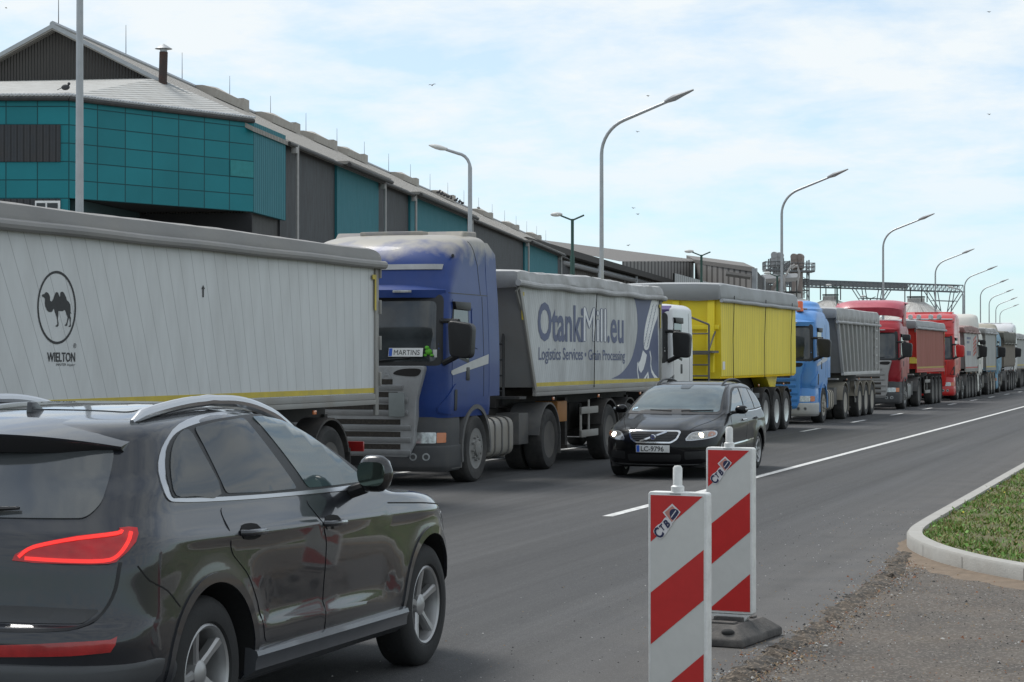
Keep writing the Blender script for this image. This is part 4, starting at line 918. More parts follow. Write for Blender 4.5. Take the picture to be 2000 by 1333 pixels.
# ------------------------------------------------------------ trucks: local x to the road side, y back from the front bumper, z up
DUST = (0.30, 0.26, 0.20); ROADDIRT = (0.13, 0.115, 0.10)
RUBBER = mat('tyre_rubber', (0.022, 0.022, 0.022), 0.85, dirt=(0.12, 0.11, 0.10), dirt_amt=.55, dirt_scale=3, bump=.1)
RIM = mat('rim_grey', (0.25, 0.25, 0.245), 0.55, 0.3, dirt=(0.20, 0.18, 0.15), dirt_amt=.7, dirt_scale=5)
RIMDARK = mat('rim_dark', (0.09, 0.085, 0.08), 0.7, dirt=(0.2, 0.18, 0.15), dirt_amt=.6, dirt_scale=5)
ALU = mat('polished_alloy', (0.62, 0.62, 0.62), 0.3, 0.9)
PLAST = mat('dark_plastic', (0.045, 0.047, 0.05), 0.6, dirt=ROADDIRT, dirt_amt=.35, dirt_scale=2.5)
BLACKP = mat('black_plastic', (0.012, 0.012, 0.013), 0.5)
GREYP = mat('grey_grille', (0.34, 0.345, 0.35), 0.5, 0.2, dirt=(0.17, 0.15, 0.13), dirt_amt=.4, dirt_scale=3)
CHASS = mat('chassis_black', (0.02, 0.02, 0.021), 0.7, dirt=(0.14, 0.12, 0.10), dirt_amt=.5, dirt_scale=2)
GUARD = mat('guard_grey', (0.10, 0.10, 0.10), 0.7, dirt=(0.19, 0.17, 0.14), dirt_amt=.6, dirt_scale=2)
GALV2 = mat('zinc_bar', (0.30, 0.295, 0.28), 0.55, 0.3, dirt=(.24, .21, .17), dirt_amt=.6)
TANK = mat('tank_dusty', (0.30, 0.285, 0.26), 0.6, 0.2, dirt=(0.26, 0.23, 0.18), dirt_amt=.7, dirt_scale=2)
GLASS = mat('dark_glass', (0.034, 0.040, 0.043), 0.04, spec=.6, coat=.2, var=0.6, scale=1.9)
LENS = mat('clear_lens', (0.42, 0.43, 0.43), 0.12, 0.3, var=.5, scale=16, coat=.8)
AMBER = mat('amber_lens', (0.55, 0.16, 0.05), 0.2, coat=.6)
ORANGE = mat('orange_beacon', (0.75, 0.12, 0.02), 0.25, coat=.6)
WHITE = mat('decal_white', (0.72, 0.72, 0.72), 0.5); BLACK = mat('decal_black', (0.015, 0.015, 0.017), 0.55); YELLOWR = mat('reflex_yellow', (0.55, 0.42, 0.03), 0.5, dirt=(.3, .27, .15), dirt_amt=.4, dirt_scale=6)
EUBLUE = mat('plate_blue', (0.02, 0.09, 0.45), 0.5)
PLATEW = mat('plate_white', (0.68, 0.68, 0.66), 0.5)
def wheel_meshes():
    W = {}
    def tyre(r, w):
        p = [(r * .56, -w / 2 + .02), (r * .62, -w / 2), (r * .90, -w / 2 - .004), (r * .975, -w / 2 + .025), (r, -w / 2 + .06), (r, w / 2 - .06), (r * .975, w / 2 - .025), (r * .90, w / 2 + .004), (r * .62, w / 2), (r * .56, w / 2 - .02)]
        m = MB(); m.lathe(p, (0, 0, 0), 'x', 48, closed=True)
        return m
    W['tyre'] = tyre
    return W
WM = wheel_meshes()
def make_wheel(kind, rimmat=RIM):
    """returns (rim object, child tyre): outer face towards +x at x=0.16"""
    r = .50; w = .31
    m = MB()
    if kind == 'front':       # domed disc with nuts round the hub
        m.lathe([(.285, .145), (.30, .15), (.30, -.12), (.27, -.12), (.265, .06), (.25, .085), (.19, .135), (.17, .150), (.12, .156), (.115, .19), (.07, .205), (.001, .207)], (0, 0, 0), 'x', 40)
        for k in range(10): a = 6.2832 * k / 10; m.tube([(.14, .172 * math.cos(a), .172 * math.sin(a)), (.185, .172 * math.cos(a), .172 * math.sin(a))], .019, 6)
        o = m.build('wheel', rimmat, smooth=38)
        hb = MB()
        for k in range(10): a = 6.2832 * (k + .5) / 10; hb.lathe([(.022, .0), (.022, .004)], (.118, .222 * math.cos(a), .222 * math.sin(a)), 'x', 10)
    elif kind == 'rear':      # deep dish of the driven axle
        m.lathe([(.285, .145), (.30, .15), (.30, -.12), (.28, -.12), (.272, .08), (.255, .06), (.22, -.02), (.20, -.03), (.14, -.035), (.13, .05), (.10, .09), (.001, .095)], (0, 0, 0), 'x', 40)
        for k in range(10): a = 6.2832 * k / 10; m.tube([(-.035, .165 * math.cos(a), .165 * math.sin(a)), (.01, .165 * math.cos(a), .165 * math.sin(a))], .018, 6)
        o = m.build('wheel', rimmat, smooth=38)
    else:                      # trailer: shallow disc with hand holes
        m.lathe([(.285, .145), (.30, .15), (.30, -.12), (.28, -.12), (.27, .09), (.25, .07), (.20, .045), (.13, .05), (.115, .12), (.09, .135), (.001, .137)], (0, 0, 0), 'x', 40)
        for k in range(10): a = 6.2832 * k / 10; m.tube([(.045, .165 * math.cos(a), .165 * math.sin(a)), (.075, .165 * math.cos(a), .165 * math.sin(a))], .017, 6)
        o = m.build('wheel', rimmat, smooth=38)
        if kind == 'alloy':
            h = MB()
            for k in range(10):
                a = 6.2832 * (k + .5) / 10
                h.lathe([(.030, .0), (.030, .012)], (.052, .225 * math.cos(a), .225 * math.sin(a)), 'x', 10)
            h.build('hand_holes', BLACKP, o, smooth=38)
    WM['tyre'](r, w).build('tyre', RUBBER, o, smooth=38)
    return o
WP = {}
def wheel(kind, parent, x, y, z=.5, flip=False, rimmat=RIM, scale=1.0):
    key = (kind, rimmat.name)
    if key not in WP: WP[key] = o = make_wheel(kind, rimmat); first = True
    else: o = dup(WP[key]); first = False
    o.parent = parent; o.location = (x, y, z); o.rotation_euler = (random.uniform(0, 6), 0, math.pi if flip else 0); o.scale = (scale,) * 3
    return o
def axle_pair(parent, y, kind, twin=False, rimmat=RIM, xo=1.09, scale=1.0):
    for s in (1, -1): wheel(kind, parent, s * xo, y, .5 * scale, s < 0, rimmat, scale)
    m = MB(); m.tube([(-1.0, y, .5), (1.0, y, .5)], .09, 8)
    if twin:
        for s in (1, -1): m.lathe([(.3, -.14), (.49, -.14), (.5, -.1), (.5, .1), (.49, .14), (.3, .14)], (s * (xo - .34), y, .5), 'x', 32)
    m.build('axle', RUBBER, parent)
def plate(parent, x, y, z, txt, w=.52, tx=None, size=.085, name='number_plate', facing=-1):
    m = MB(); m.box(x - w / 2, x + w / 2, y - .008, y, z - .056, z + .056); o = m.build(name, PLATEW, parent, bevel=.004)
    b = MB(); b.box(x - w / 2 + .008, x - w / 2 + .05, y - .0095, y - .0075, z - .05, z + .05); b.build('euro_band', EUBLUE, o, smooth=0)
    lettering('plate_text', [dict(body=txt, size=size, right=(1, 0, 0), up=(0, 0, 1), origin=(x - w / 2 + (.065 if tx is None else tx), y - .010, z - size * .36), sx=.95, bold=.002)], BLACK, o)
    return o

def tractor(Y, X, label, paint, style, opt):
    """style 'slat' has a ribbed grille under a raked screen, 'smooth' a plain front"""
    t = thing('tractor_unit', label, 'truck', (X, Y, 0), group='tractor units waiting in the queue')
    hi = opt.get('roof', 3.66); L = 2.06; dz = hi - 3.66
    deep = dict(sub=5, NA=16, NS=18)
    rf = opt.get('roofform', 'full')
    top = 2.84 if rf != 'full' else None
    lv = [(0.98, 1.225, .05, L, .34, .06, 3.2, 4, .0), (1.15, 1.245, .02, L, .34, .06, 3.2, 4, 0), (1.72, 1.25, .0, L, .33, .06, 3.4, 4, 0), (1.80, 1.25, .02, L, .30, .06, 3.4, 4, 0),
          (2.2, 1.240, .09, L, .25, .06, 3.4, 4, 0), (2.62, 1.225, .165, L, .25, .06, 3.4, 4, 0), (2.80, 1.215, .195, L, .28, .06, 3.4, 4, 0)]
    if rf == 'full':
        lv += [(3.0, 1.20, .25, L, .45, .06, 3.2, 4, 0), (3.2 + dz * .6, 1.19, .33, L, .55, .06, 3.0, 4, 0), (3.40 + dz, 1.19, .50, L, .7, .06, 2.9, 4, 0), (3.54 + dz, 1.17, .74, L, .8, .08, 2.8, 4, 0), (3.615 + dz, 1.11, 1.0, L - .02, .8, .12, 2.7, 4, 0), (3.65 + dz, 1.0, 1.2, L - .08, .6, .2, 2.5, 3, 0), (3.662 + dz, .75, 1.4, L - .2, .4, .3, 2.3, 2.6, 0)]
    elif rf == 'low0':
        lv += [(2.86, 1.17, .26, L - .01, .4, .08, 3, 4, 0), (2.91, 1.08, .42, L - .05, .5, .15, 2.8, 3, 0), (2.93, .9, .7, L - .2, .5, .3, 2.4, 2.6, 0)]
    else:
        lv += [(2.95, 1.19, .28, L, .5, .06, 3, 4, 0), (3.07, 1.14, .45, L - .02, .6, .1, 2.8, 4, 0), (3.13, 1.03, .7, L - .06, .6, .2, 2.6, 3, 0), (3.15, .8, .95, L - .2, .5, .3, 2.4, 2.6, 0)]
    vs, fs = stack(lv, **deep)
    mb = MB(); mb.add(vs, fs); body = mb.build('cab', paint, t, smooth=40)
    cut = MB(); cut.lathe([(.63, 0), (.63, 3)], (-1.5, 1.40, .50), 'x', 40); co = cut.build('cut', paint)
    cut2 = MB(); cut2.box(-1.5, 1.5, 1.45, 2.6, .5, 1.23); co2 = cut2.build('cut', paint)
    boolean_cut(body, [co, co2])
    sk = Skin(vs, fs); S = 1
    # windscreen with its black surround
    z0, z1 = (1.78, 2.64)
    ws = round_poly([(-1.10, z0), (1.10, z0), (1.06, z1), (-1.06, z1)], .08); panel('windscreen_frame', sk, round_poly([(-1.19, z0 - .06), (1.19, z0 - .06), (1.15, z1 + .10), (-1.15, z1 + .10)], .1), 'y', -1, BLACKP, t, .004)
    wsc = panel('windscreen', sk, ws, 'y', -1, GLASS, t, .010, grid=.09)
    for xa, xb in ((-.62, .02), (.10, .74)):      # parked wipers
        c0, n0 = sk.smooth_hit((xa, z0 - .02), 'y', -1); c1, n1 = sk.smooth_hit((xb, z0 + .05), 'y', -1); w_ = MB(); w_.tube([c0 + n0 * .03, c0.lerp(c1, .5) + n0 * .045, c1 + n1 * .03], [.018, .012, .009], 6); w_.build('wiper', BLACKP, t)
    # doors and side panes
    for s in (1, -1):
        dr = round_poly([(.36, 1.30), (1.14, 1.30), (1.14, 2.68), (.42, 2.68), (.34, 2.1)], .06)
        d = panel('door', sk, dr, 'x', s, paint, t, .006, .012, .1)
        sw = round_poly([(.37, 1.92), (1.02, 1.80), (1.03, 2.56), (.46, 2.56), (.37, 2.2)], .05)
        panel('window_frame', sk, round_poly([(.335, 1.87), (1.06, 1.75), (1.07, 2.62), (.43, 2.62), (.335, 2.2)], .06), 'x', s, BLACKP, d, .009, .01, .12)
        panel('door_window', sk, sw, 'x', s, GLASS, d, .014, .01, .1)
        if style == 'slat': panel('rear_pocket', sk, round_poly([(1.22, 2.0), (1.50, 1.95), (1.51, 2.56), (1.22, 2.56)], .07), 'x', s, opt.get('pocket', paint), t, .010, .01, .1)
        hm = MB(); hm.box(s * 1.245 - .02, s * 1.245 + .02, .92, 1.08, 1.50, 1.70); hm.build('handle', BLACKP, d, bevel=.02)
        sv = MB(); sv.prism([(.40, 2.64), (1.08, 2.64), (1.08, 2.52), (.46, 2.53)], 'x', s * 1.225, s * 1.28); sv.build('wind_deflector', BLACKP, d, bevel=.012)
        if opt.get('stripe'): panel('stripe', sk, smooth_poly([(.30, 1.615), (.36, 1.585), (1.1, 1.66), (1.9, 1.745), (1.92, 1.885), (1.1, 1.775), (.36, 1.66), (.31, 1.645)], 1), 'x', s, opt['stripe'], t, .010, .008, .12)
        bead('panel_gap', sk, [(1.72, 1.26), (1.72, 2.74)], 'x', s, .012, BLACKP, t, .003)
        if rf == 'full': bead('panel_gap', sk, [(.3, 2.76), (2.02, 2.76)], 'x', s, .012, BLACKP, t, .003); bead('panel_gap', sk, [(1.66, 2.76), (1.60, 3.2), (1.42, 3.42), (1.28, 3.54 + dz)], 'x', s, .014, BLACKP, t, .003)
        # mirror: arm and two stacked glasses in one shell
        mm = MB(); mm.prism(round_poly([(1.34, 1.84), (1.66, 1.82), (1.69, 2.31), (1.31, 2.37)], .09), 'y', -.03, .17)
        if s < 0: mm.v = [(-v[0], v[1], v[2]) for v in mm.v]
        mi = mm.build('mirror', opt.get('mirror', BLACKP), t, bevel=.04, seg=3)
        am = MB(); am.tube([(s * 1.14, .20, 2.36), (s * 1.45, .08, 2.35)], .035, 8); am.build('mirror_arm', BLACKP, mi); am = MB(); am.tube([(s * 1.20, .14, 1.76), (s * 1.45, .06, 1.87)], .045, 8); am.build('mirror_arm', BLACKP, mi)
        if opt.get('mirror2'): m2 = MB(); m2.prism(round_poly([(s * 1.34, 2.40), (s * 1.62, 2.40), (s * 1.62, 2.62), (s * 1.34, 2.62)], .08), 'y', -.02, .16); m2.build('wide_mirror', opt.get('mirror', BLACKP), mi, bevel=.03)
        # side air outlet behind the headlamp corner
        if style == 'slat':
            panel('corner_duct', sk, smooth_poly([(.14, 1.06), (.50, 1.06), (.56, 1.34), (.48, 1.46), (.22, 1.30)], 3), 'x', s, paint, t, .02, .03, .08)
            panel('duct_slot', sk, round_poly([(.40, 1.08), (.50, 1.08), (.51, 1.38), (.40, 1.38)], .03), 'x', s, BLACKP, t, .028, .02, .08)
        # extender behind the cab
        if opt.get('extender', True):
            ex = MB(); zt_ = (3.56 + dz if rf == 'full' else 2.92); n = 14
            for i in range(n + 1):
                z = 1.26 + (zt_ - 1.26) * i / n; p, nn = sk.hit((L - .14, z), 'x', s); xx = abs(p.x)
                lean = .06 * max(0, (z - 2.6) / 1.0); e = .32 * max(0, (i - n + 1.5) / 1.5) ** 2
                ex.v += [(s * (xx + .003), L - .10, z), (s * (xx - .004), L + .40 - e, z + .0), (s * (xx - .045), L + .40 - e, z), (s * (xx - .045), L - .10, z)]
            for i in range(n):
                for k in range(4): ex.f.append((i * 4 + k, i * 4 + (k + 1) % 4, i * 4 + 4 + (k + 1) % 4, i * 4 + 4 + k)); ex.m.append(0)
            ex.f += [(0, 1, 2, 3), (n * 4 + 3, n * 4 + 2, n * 4 + 1, n * 4)]; ex.m += [0, 0]; ex.build('side_fairing', paint, t, smooth=30)
    # visor
    vz = 2.66; v = MB(); n = 12
    for i in range(n + 1):
        x = -1.17 + 2.34 * i / n; c = .30 * (abs(x) / 1.17) ** 3.2
        v.v += [(x, .02 + c, vz + .03), (x, .0 + c, vz + .14), (x, .20 + c, vz + .22), (x, .20 + c, vz + .04)]
    for i in range(n):
        for k in range(4): v.f.append((i * 4 + k, i * 4 + (k + 1) % 4, i * 4 + 4 + (k + 1) % 4, i * 4 + 4 + k)); v.m.append(0)
    v.f += [(3, 2, 1, 0), (n * 4, n * 4 + 1, n * 4 + 2, n * 4 + 3)]; v.m += [0, 0]; vi = v.build('sun_visor', opt.get('visor', paint), t, smooth=50)
    for s in (.62, -.62):
        a = MB(); a.box(s - .14, s + .14, -.012, .02, vz + .10, vz + .135); a.build('marker_lamp', LENS, vi, bevel=.006)
    # roof fittings
    if rf == 'full':
        bead('roof_bar', sk, [(-1.06 + 2.12 * i / 14, 3.13) for i in range(15)], 'y', -1, .075, GREYP if opt.get('bar') else paint, t, .022, rim=.03)
        h = MB(); h.box(-.55, .45, 1.25, 1.85, hi - .01, hi + .05); h.build('roof_hatch', opt.get('dusty', paint), t, bevel=.02)
        sp = MB(); sp.prism([(1.3, hi - .12), (L, hi - .06), (L, hi + .07), (1.5, hi + .05)], 'x', -1.02, 1.02); sp.build('roof_rib', opt.get('dusty', paint), t, bevel=.04, seg=3)
        hn = MB(); hn.tube([(1.12, .75, 3.3), (1.16, .62, 3.31)], .022, 6); hn.build('horn', BLACKP, t)
    if rf == 'low':       # separate curved deflector on the roof
        zc = 3.06; dlv = [(zc, 1.10, .75, L + .05, .7, .1, 2.8, 4, 0), (zc + .12, 1.10, .80, L + .05, .7, .1, 2.8, 4, 0), (hi - .2, 1.06, 1.05, L + .05, .8, .15, 2.6, 4, 0), (hi - .06, .98, 1.3, L, .8, .2, 2.4, 3.4, 0), (hi, .75, 1.65, L - .15, .5, .3, 2.2, 3, 0)]
        v2, f2 = stack(dlv, sub=4, NA=14, NS=10); m = MB(); m.add(v2, f2); m.build('roof_deflector', opt.get('deflector', paint), t, smooth=40)
    if rf == 'wing':      # big open deflector standing off the roof on legs
        prof = [(.95, hi - .50), (.80, hi - .22), (1.0, hi - .06), (1.45, hi + .03), (2.1, hi + .07), (2.1, hi + .02), (1.45, hi - .03), (1.05, hi - .12), (.92, hi - .25), (1.02, hi - .46)]
        m = MB(); n = 16; k_ = len(prof)
        for i in range(n + 1):
            x = -1.2 + 2.4 * i / n; e = (abs(x) / 1.2) ** 4
            for (yy, zz) in prof: m.v.append((x, yy + .42 * e, zz - .10 * e))
        for i in range(n):
            for k in range(k_): m.f.append((i * k_ + k, i * k_ + (k + 1) % k_, (i + 1) * k_ + (k + 1) % k_, (i + 1) * k_ + k)); m.m.append(0)
        m.f += [tuple(range(k_)), tuple(n * k_ + q for q in range(k_ - 1, -1, -1))]; m.m += [0, 0]; m.build('roof_deflector', opt.get('deflector', paint), t, smooth=50)
        for s in (1, -1): m = MB(); m.prism([(1.25, 2.9), (L, 2.9), (L, hi - .05), (1.7, hi - .05), (1.3, hi - .5)], 'x', s * 1.2, s * 1.15); m.build('side_wing', paint, t, bevel=.015)
    # lower front: bumper, corner panels, grille, lamps
    lo = [(.22, 1.20, -.02, .80, .40, .02, 3.2, 6, 0), (.30, 1.235, -.06, .80, .42, .02, 3.2, 6, 0), (.56, 1.24, -.06, .80, .42, .02, 3.2, 6, 0), (.585, 1.235, -.05, .80, .42, .02, 3.2, 6, 0)]
    vb, fb = stack(lo, sub=3, NA=16, NS=6); m = MB(); m.add(vb, fb); bump = m.build('bumper', opt.get('bumper', PLAST), t, smooth=35)
    bs = Skin(vb, fb)
    for s in (1, -1):
        for x in (.80, .98):
            c, nn = bs.smooth_hit((x * s, .43), 'y', -1); m = MB(); m.tube([c - nn * .03, c + nn * .008], .055, 16); f_ = m.build('fog_lamp', LENS, bump)
            m = MB(); m.tube([c + nn * .0085, c + nn * .012], .034, 14); m.build('fog_lens', PLAST, f_)
    up_ = [(.585, 1.232, -.03, .72, .40, .02, 3.2, 6, 0), (.80, 1.23, -.02, .74, .40, .02, 3.2, 6, 0), (.99, 1.215, .03, .76, .40, .02, 3.2, 6, 0)]
    vu, fu = stack(up_, sub=3, NA=16, NS=6); m = MB(); m.add(vu, fu); pn = m.build('corner_panel', opt.get('corner', PLAST), t, smooth=35)
    us = Skin(vu, fu)
    for s in (1, -1):
        ang = math.atan2(-1, .35 * s)
        ho = round_poly([(s * .80, .62), (s * 1.10, .62), (s * 1.10, .775), (s * .80, .775)], .02)
        panel('headlight', us, ho, 'y', -1, LENS, t, .012, .02, .06)
        panel('indicator', us, round_poly([(s * 1.105, .625), (s * 1.205, .63), (s * 1.205, .77), (s * 1.105, .77)], .012), 'y', -1, AMBER, t, .012, .02, .05)
        m = MB(); m.box(s * .86 - .05, s * .86 + .05, -.06, -.04, .66, .74)
    if style == 'slat':
        gp = MB(); gp.prism(round_poly([(-.74, .42), (.74, .42), (.83, .60), (.86, 1.25), (.99, 1.72), (-.99, 1.72), (-.86, 1.25), (-.83, .60)], .06), 'y', -.06, .10); g = gp.build('grille', opt.get('grille', GREYP), t, bevel=.03, seg=3)
        for z in (.48, .655, .83, 1.04, 1.22, 1.40):
            w = .62 if z < .9 else .58 if z < 1.3 else .5
            d_ = MB(); d_.box(-w, w, -.064, -.02, z + .055, z + .13); d_.build('grille_gap', mat('grille_mesh', (0.022, 0.019, 0.016), .9, dirt=(.09, .075, .06), dirt_amt=.7, dirt_scale=30), g, smooth=0)
            b = MB(); b.prism([(-.085, z + .0), (-.062, z - .035), (-.055, z + .05), (-.098, z + .045)], 'x', -w - .16, w + .16); b.build('grille_bar', opt.get('bars', opt.get('grille', GREYP)), g, bevel=.008)
        for s in (1, -1):
            o_ = MB(); o_.prism(smooth_poly([(s * .52, 1.60), (s * .84, 1.57), (s * .93, 1.64), (s * .88, 1.68), (s * .62, 1.67)], 4), 'y', -.066, -.04); o_.build('intake', mat('intake_dark', (.015, .013, .012), .8), g)
        if opt.get('letters'): lettering('maker_letters', [dict(body=opt['letters'], size=.17, right=(1, 0, 0), up=(0, 0, 1), origin=(-.62, -.063, 1.55), sx=1.35, bold=.006, ext=.004, spacing=1.5)], GALV, g)
        if opt.get('flap'): f_ = MB(); f_.box(.46, .70, -.115, -.10, 1.0, 1.34); f_.build('access_flap', mat('flap_grey', (.22, .24, .235), .5), g, bevel=.012)
        if opt.get('badge'): lettering('badge', [dict(body=opt['badge'], size=.11, right=(1, 0, 0), up=(0, 0, 1), origin=(.30, -.108, .62), sx=1.4, bold=.004, ext=.004)], GALV, g)
    else:
        gp = MB(); gp.prism(round_poly([(-.9, .62), (.9, .62), (.98, 1.70), (-.98, 1.70)], .06), 'y', -.05, .1); g = gp.build('grille', opt.get('grille', paint), t, bevel=.03, seg=3)
        for z in (.72, .88, 1.04, 1.20): d_ = MB(); d_.box(-.74, .74, -.056, -.02, z, z + .11); d_.build('grille_gap', BLACKP, g, smooth=0)
        d_ = MB(); d_.box(-.9, .9, -.056, -.02, 1.5, 1.62); d_.build('name_strip', BLACKP, g, smooth=0)
        for s in (1, -1):
            panel('side_slots', sk, round_poly([(.10, 1.10), (.34, 1.06), (.42, 1.5), (.16, 1.42)], .04), 'x', s, BLACKP, t, .006, .02, .08)
    # steps, wheel arches, chassis, tank
    for s in (1, -1):
        m = MB(); m.box(s * .78, s * 1.22, .42, .86, .24, .32); m.box(s * .82, s * 1.20, .44, .86, .56, .62); m.box(s * .80, s * .84, .43, .86, .30, .98)
        m.build('step', GUARD, t, bevel=.012)
        m = MB(); m.arch(1.40, .50, .585, .65, R(-8), R(196), s * .88, s * 1.255, 24); m.build('front_mudguard', opt.get('mudguard', GUARD), t, smooth=40)
        ry = opt.get('wb', 3.6) + 1.40
        m = MB(); m.arch(ry, .50, .575, .605, R(8), R(172), s * .70, s * 1.25, 20); m.box(s * .72, s * 1.25, ry + .58, ry + .60, .25, .60); m.build('rear_mudguard', opt.get('rearguard', GUARD), t, smooth=40)
        tl = 1.15; ty = 2.12
        pr = round_poly([(s * .62, .32), (s * 1.20, .32), (s * 1.20, .92), (s * .62, .92)], .16, 5)
        m = MB(); m.prism(pr, 'y', ty, ty + tl); tk = m.build('fuel_tank', opt.get('tank', TANK), t, bevel=.03, seg=3)
        for yy in (ty + .25, ty + .58, ty + .9): b = MB(); b.prism(round_poly([(s * .60, .305), (s * 1.214, .305), (s * 1.214, .935), (s * .60, .935)], .165, 5), 'y', yy - .02, yy + .02); b.build('tank_strap', GUARD, tk, smooth=40)
        m = MB(); m.box(s * .7, s * 1.1, ry - 1.15, ry - .66, .45, .95); m.build('battery_box', GUARD, t, bevel=.02)
    m = MB()
    for s in (1, -1): m.box(s * .36, s * .46, .6, ry + .95, .72, 1.0)
    for yy in (.9, 2.2, 3.4, ry + .8): m.box(-.36, .36, yy, yy + .12, .75, .95)
    m.box(-.6, .6, 1.0, 2.0, .35, .95); m.build('chassis', CHASS, t, smooth=0)
    m = MB(); m.lathe([(.02, 1.14), (.45, 1.15), (.48, 1.10), (.48, 1.0)], (0, ry - .4, 0), 'z', 24); m.build('fifth_wheel', CHASS, t)
    m = MB(); m.tube([(.5, L + .15, 1.0), (.5, L + .15, 2.5)], .07, 8); m.box(-.5, .5, L + .02, L + .1, 1.2, 2.4); m.build('air_stack', CHASS, t)
    axle_pair(t, 1.40, 'front', rimmat=opt.get('frontrim', RIM)); axle_pair(t, ry, 'rear', True, opt.get('rearrim', RIMDARK))
    if opt.get('midaxle'): axle_pair(t, opt['midaxle'], 'front')
    return t, wsc, g, bump, sk

def quadgrid(mb, f, n, m, mi=0):
    o = len(mb.v)
    for i in range(n + 1):
        for j in range(m + 1): mb.v.append(f(i / n, j / m))
    for i in range(n):
        for j in range(m): a = o + i * (m + 1) + j; mb.f.append((a, a + m + 1, a + m + 2, a + 1)); mb.m.append(mi)
def trailer(Y, X, label, body, opt):
    """Y: world y of the lower front corner of the body; opt L length, z0/z1 floor and top rail, slant of the front"""
    t = thing('tipper_trailer', label, 'trailer', (X, Y, 0), group='tipper trailers in the queue')
    L, z0, z1, sl = opt['L'], opt['z0'], opt['z1'], opt.get('slant', .8); n = opt.get('slats', 30); hw = 1.25
    yf = lambda z: -sl * (z - z0) / (z1 - z0)
    yr = lambda z: L + opt.get('rslant', 0) * (z - z0) / (z1 - z0)
    rb = opt.get('belly', 0.0)       # rounded lower edge
    def sx(z): 
        if rb and z < z0 + rb: k = (z0 + rb - z) / rb; return hw - .02 - rb * .55 * (1 - math.sqrt(max(0, 1 - k * k)))
        return hw - .02
    mb = MB(); zz = lambda j: z0 + (z1 - z0) * j
    ph = [0, .03, .07, .12, .2, .4, .6, .8, 1] if rb else [0, .25, .5, .75, 1]
    nz = len(ph) - 1
    for s in (1, -1):
        o = len(mb.v); N = 40
        for i in range(N + 1):
            for q in ph:
                z = zz(q); y = yf(z) + (yr(z) - yf(z)) * i / N; mb.v.append((s * sx(z), y, z))
        for i in range(N):
            for j in range(nz): a = o + i * (nz + 1) + j; mb.f.append((a, a + nz + 1, a + nz + 2, a + 1) if s > 0 else (a + 1, a + nz + 2, a + nz + 1, a)); mb.m.append(0)
    def uvs(c):
        z = max(z0, min(z1, c.z)); return ((c.y - yf(z)) / (yr(z) - yf(z)) * n + (.5 if abs(c.x) < hw - .1 else 0), c.z)
    # front, floor and rear sheets (separate corners so that seams stay on the sides)
    for (ya) in (0, 1):
        o = len(mb.v)
        for q in ph:
            z = zz(q); y = yf(z) + .004 if ya == 0 else yr(z) - .004
            for k in range(5): mb.v.append((-sx(z) + 2 * sx(z) * k / 4, y, z))
        for j in range(nz):
            for k in range(4): a = o + j * 5 + k; mb.f.append((a, a + 1, a + 6, a + 5) if ya == 0 else (a + 5, a + 6, a + 1, a)); mb.m.append(1)
    mb.add([(-hw + .02, 0, z0 + .002), (hw - .02, 0, z0 + .002), (hw - .02, L, z0 + .002), (-hw + .02, L, z0 + .002)], [(3, 2, 1, 0)], 1)
    bo = mb.build('body', [body, opt.get('end', body)], t, uvf=uvs, smooth=30, fixn=False)
    post = opt.get('post', GALV2)
    if opt.get('posts', True):
        for s in (1, -1):
            m = MB(); w = .09
            m.prism([(yr(z0) - w, z0 - .28), (yr(z0) + .02, z0 - .28), (yr(z1) + .02, z1), (yr(z1) - w, z1)], 'x', s * (hw - .03), s * (hw + .006)); m.build('rear_post', post, t, bevel=.006)
            m = MB(); m.prism([(yf(z0) - .02, z0 - .02), (yf(z0) + .10, z0 - .02), (yf(z1) + .10, z1), (yf(z1) - .02, z1)], 'x', s * (hw - .03), s * (hw + .006)); m.build('front_post', post, t, bevel=.008)
            for k in range(4 if opt.get('hinges') else 0): hh = MB(); zq = z0 + .1 + k * (z1 - z0 - .3) / 3; hh.box(s * (hw - .02), s * (hw + .03), L + .02, L + .06, zq, zq + .18); hh.build('hinge', post, t, bevel=.006)
    if opt.get('rail', True):
        for s in (1, -1):
            m = MB(); m.box(s * (hw - .05), s * (hw + .004), .02, L - .09, z0 - .075, z0 - .002); m.box(s * (hw - .05), s * (hw + .012), .02, L - .09, z0 - .14, z0 - .078); m.build('bottom_rail', post, t, bevel=.006)
            if opt.get('reflex', True):
                m = MB(); m.box(s * (hw - .03), s * (hw - .0155), .06, L - .02, z0 + .012, z0 + .075); m.build('reflex_strip', opt.get('reflexmat', YELLOWR), t, smooth=0)
                m = MB(); q = [(L - .20, z1 - .16), (L - .07, z1 - .16), (L - .07, z1 - .62), (L - .12, z1 - .62), (L - .12, z1 - .22), (L - .20, z1 - .22)]; m.prism(q, 'x', s * (hw + .004), s * (hw + .009)); m.build('reflex_corner', opt.get('reflexmat', YELLOWR), t, smooth=0); m = MB()
                yo = yf(z1) + .06; q = [(yo + .26, z1 - .16), (yo + .08, z1 - .16), (yo + .17, z1 - .60), (yo + .21, z1 - .60), (yo + .15, z1 - .22), (yo + .26, z1 - .22)]
                m.prism(q, 'x', s * (hw - .03), s * (hw - .0155)); m.build('reflex_corner', opt.get('reflexmat', YELLOWR), t, smooth=0)
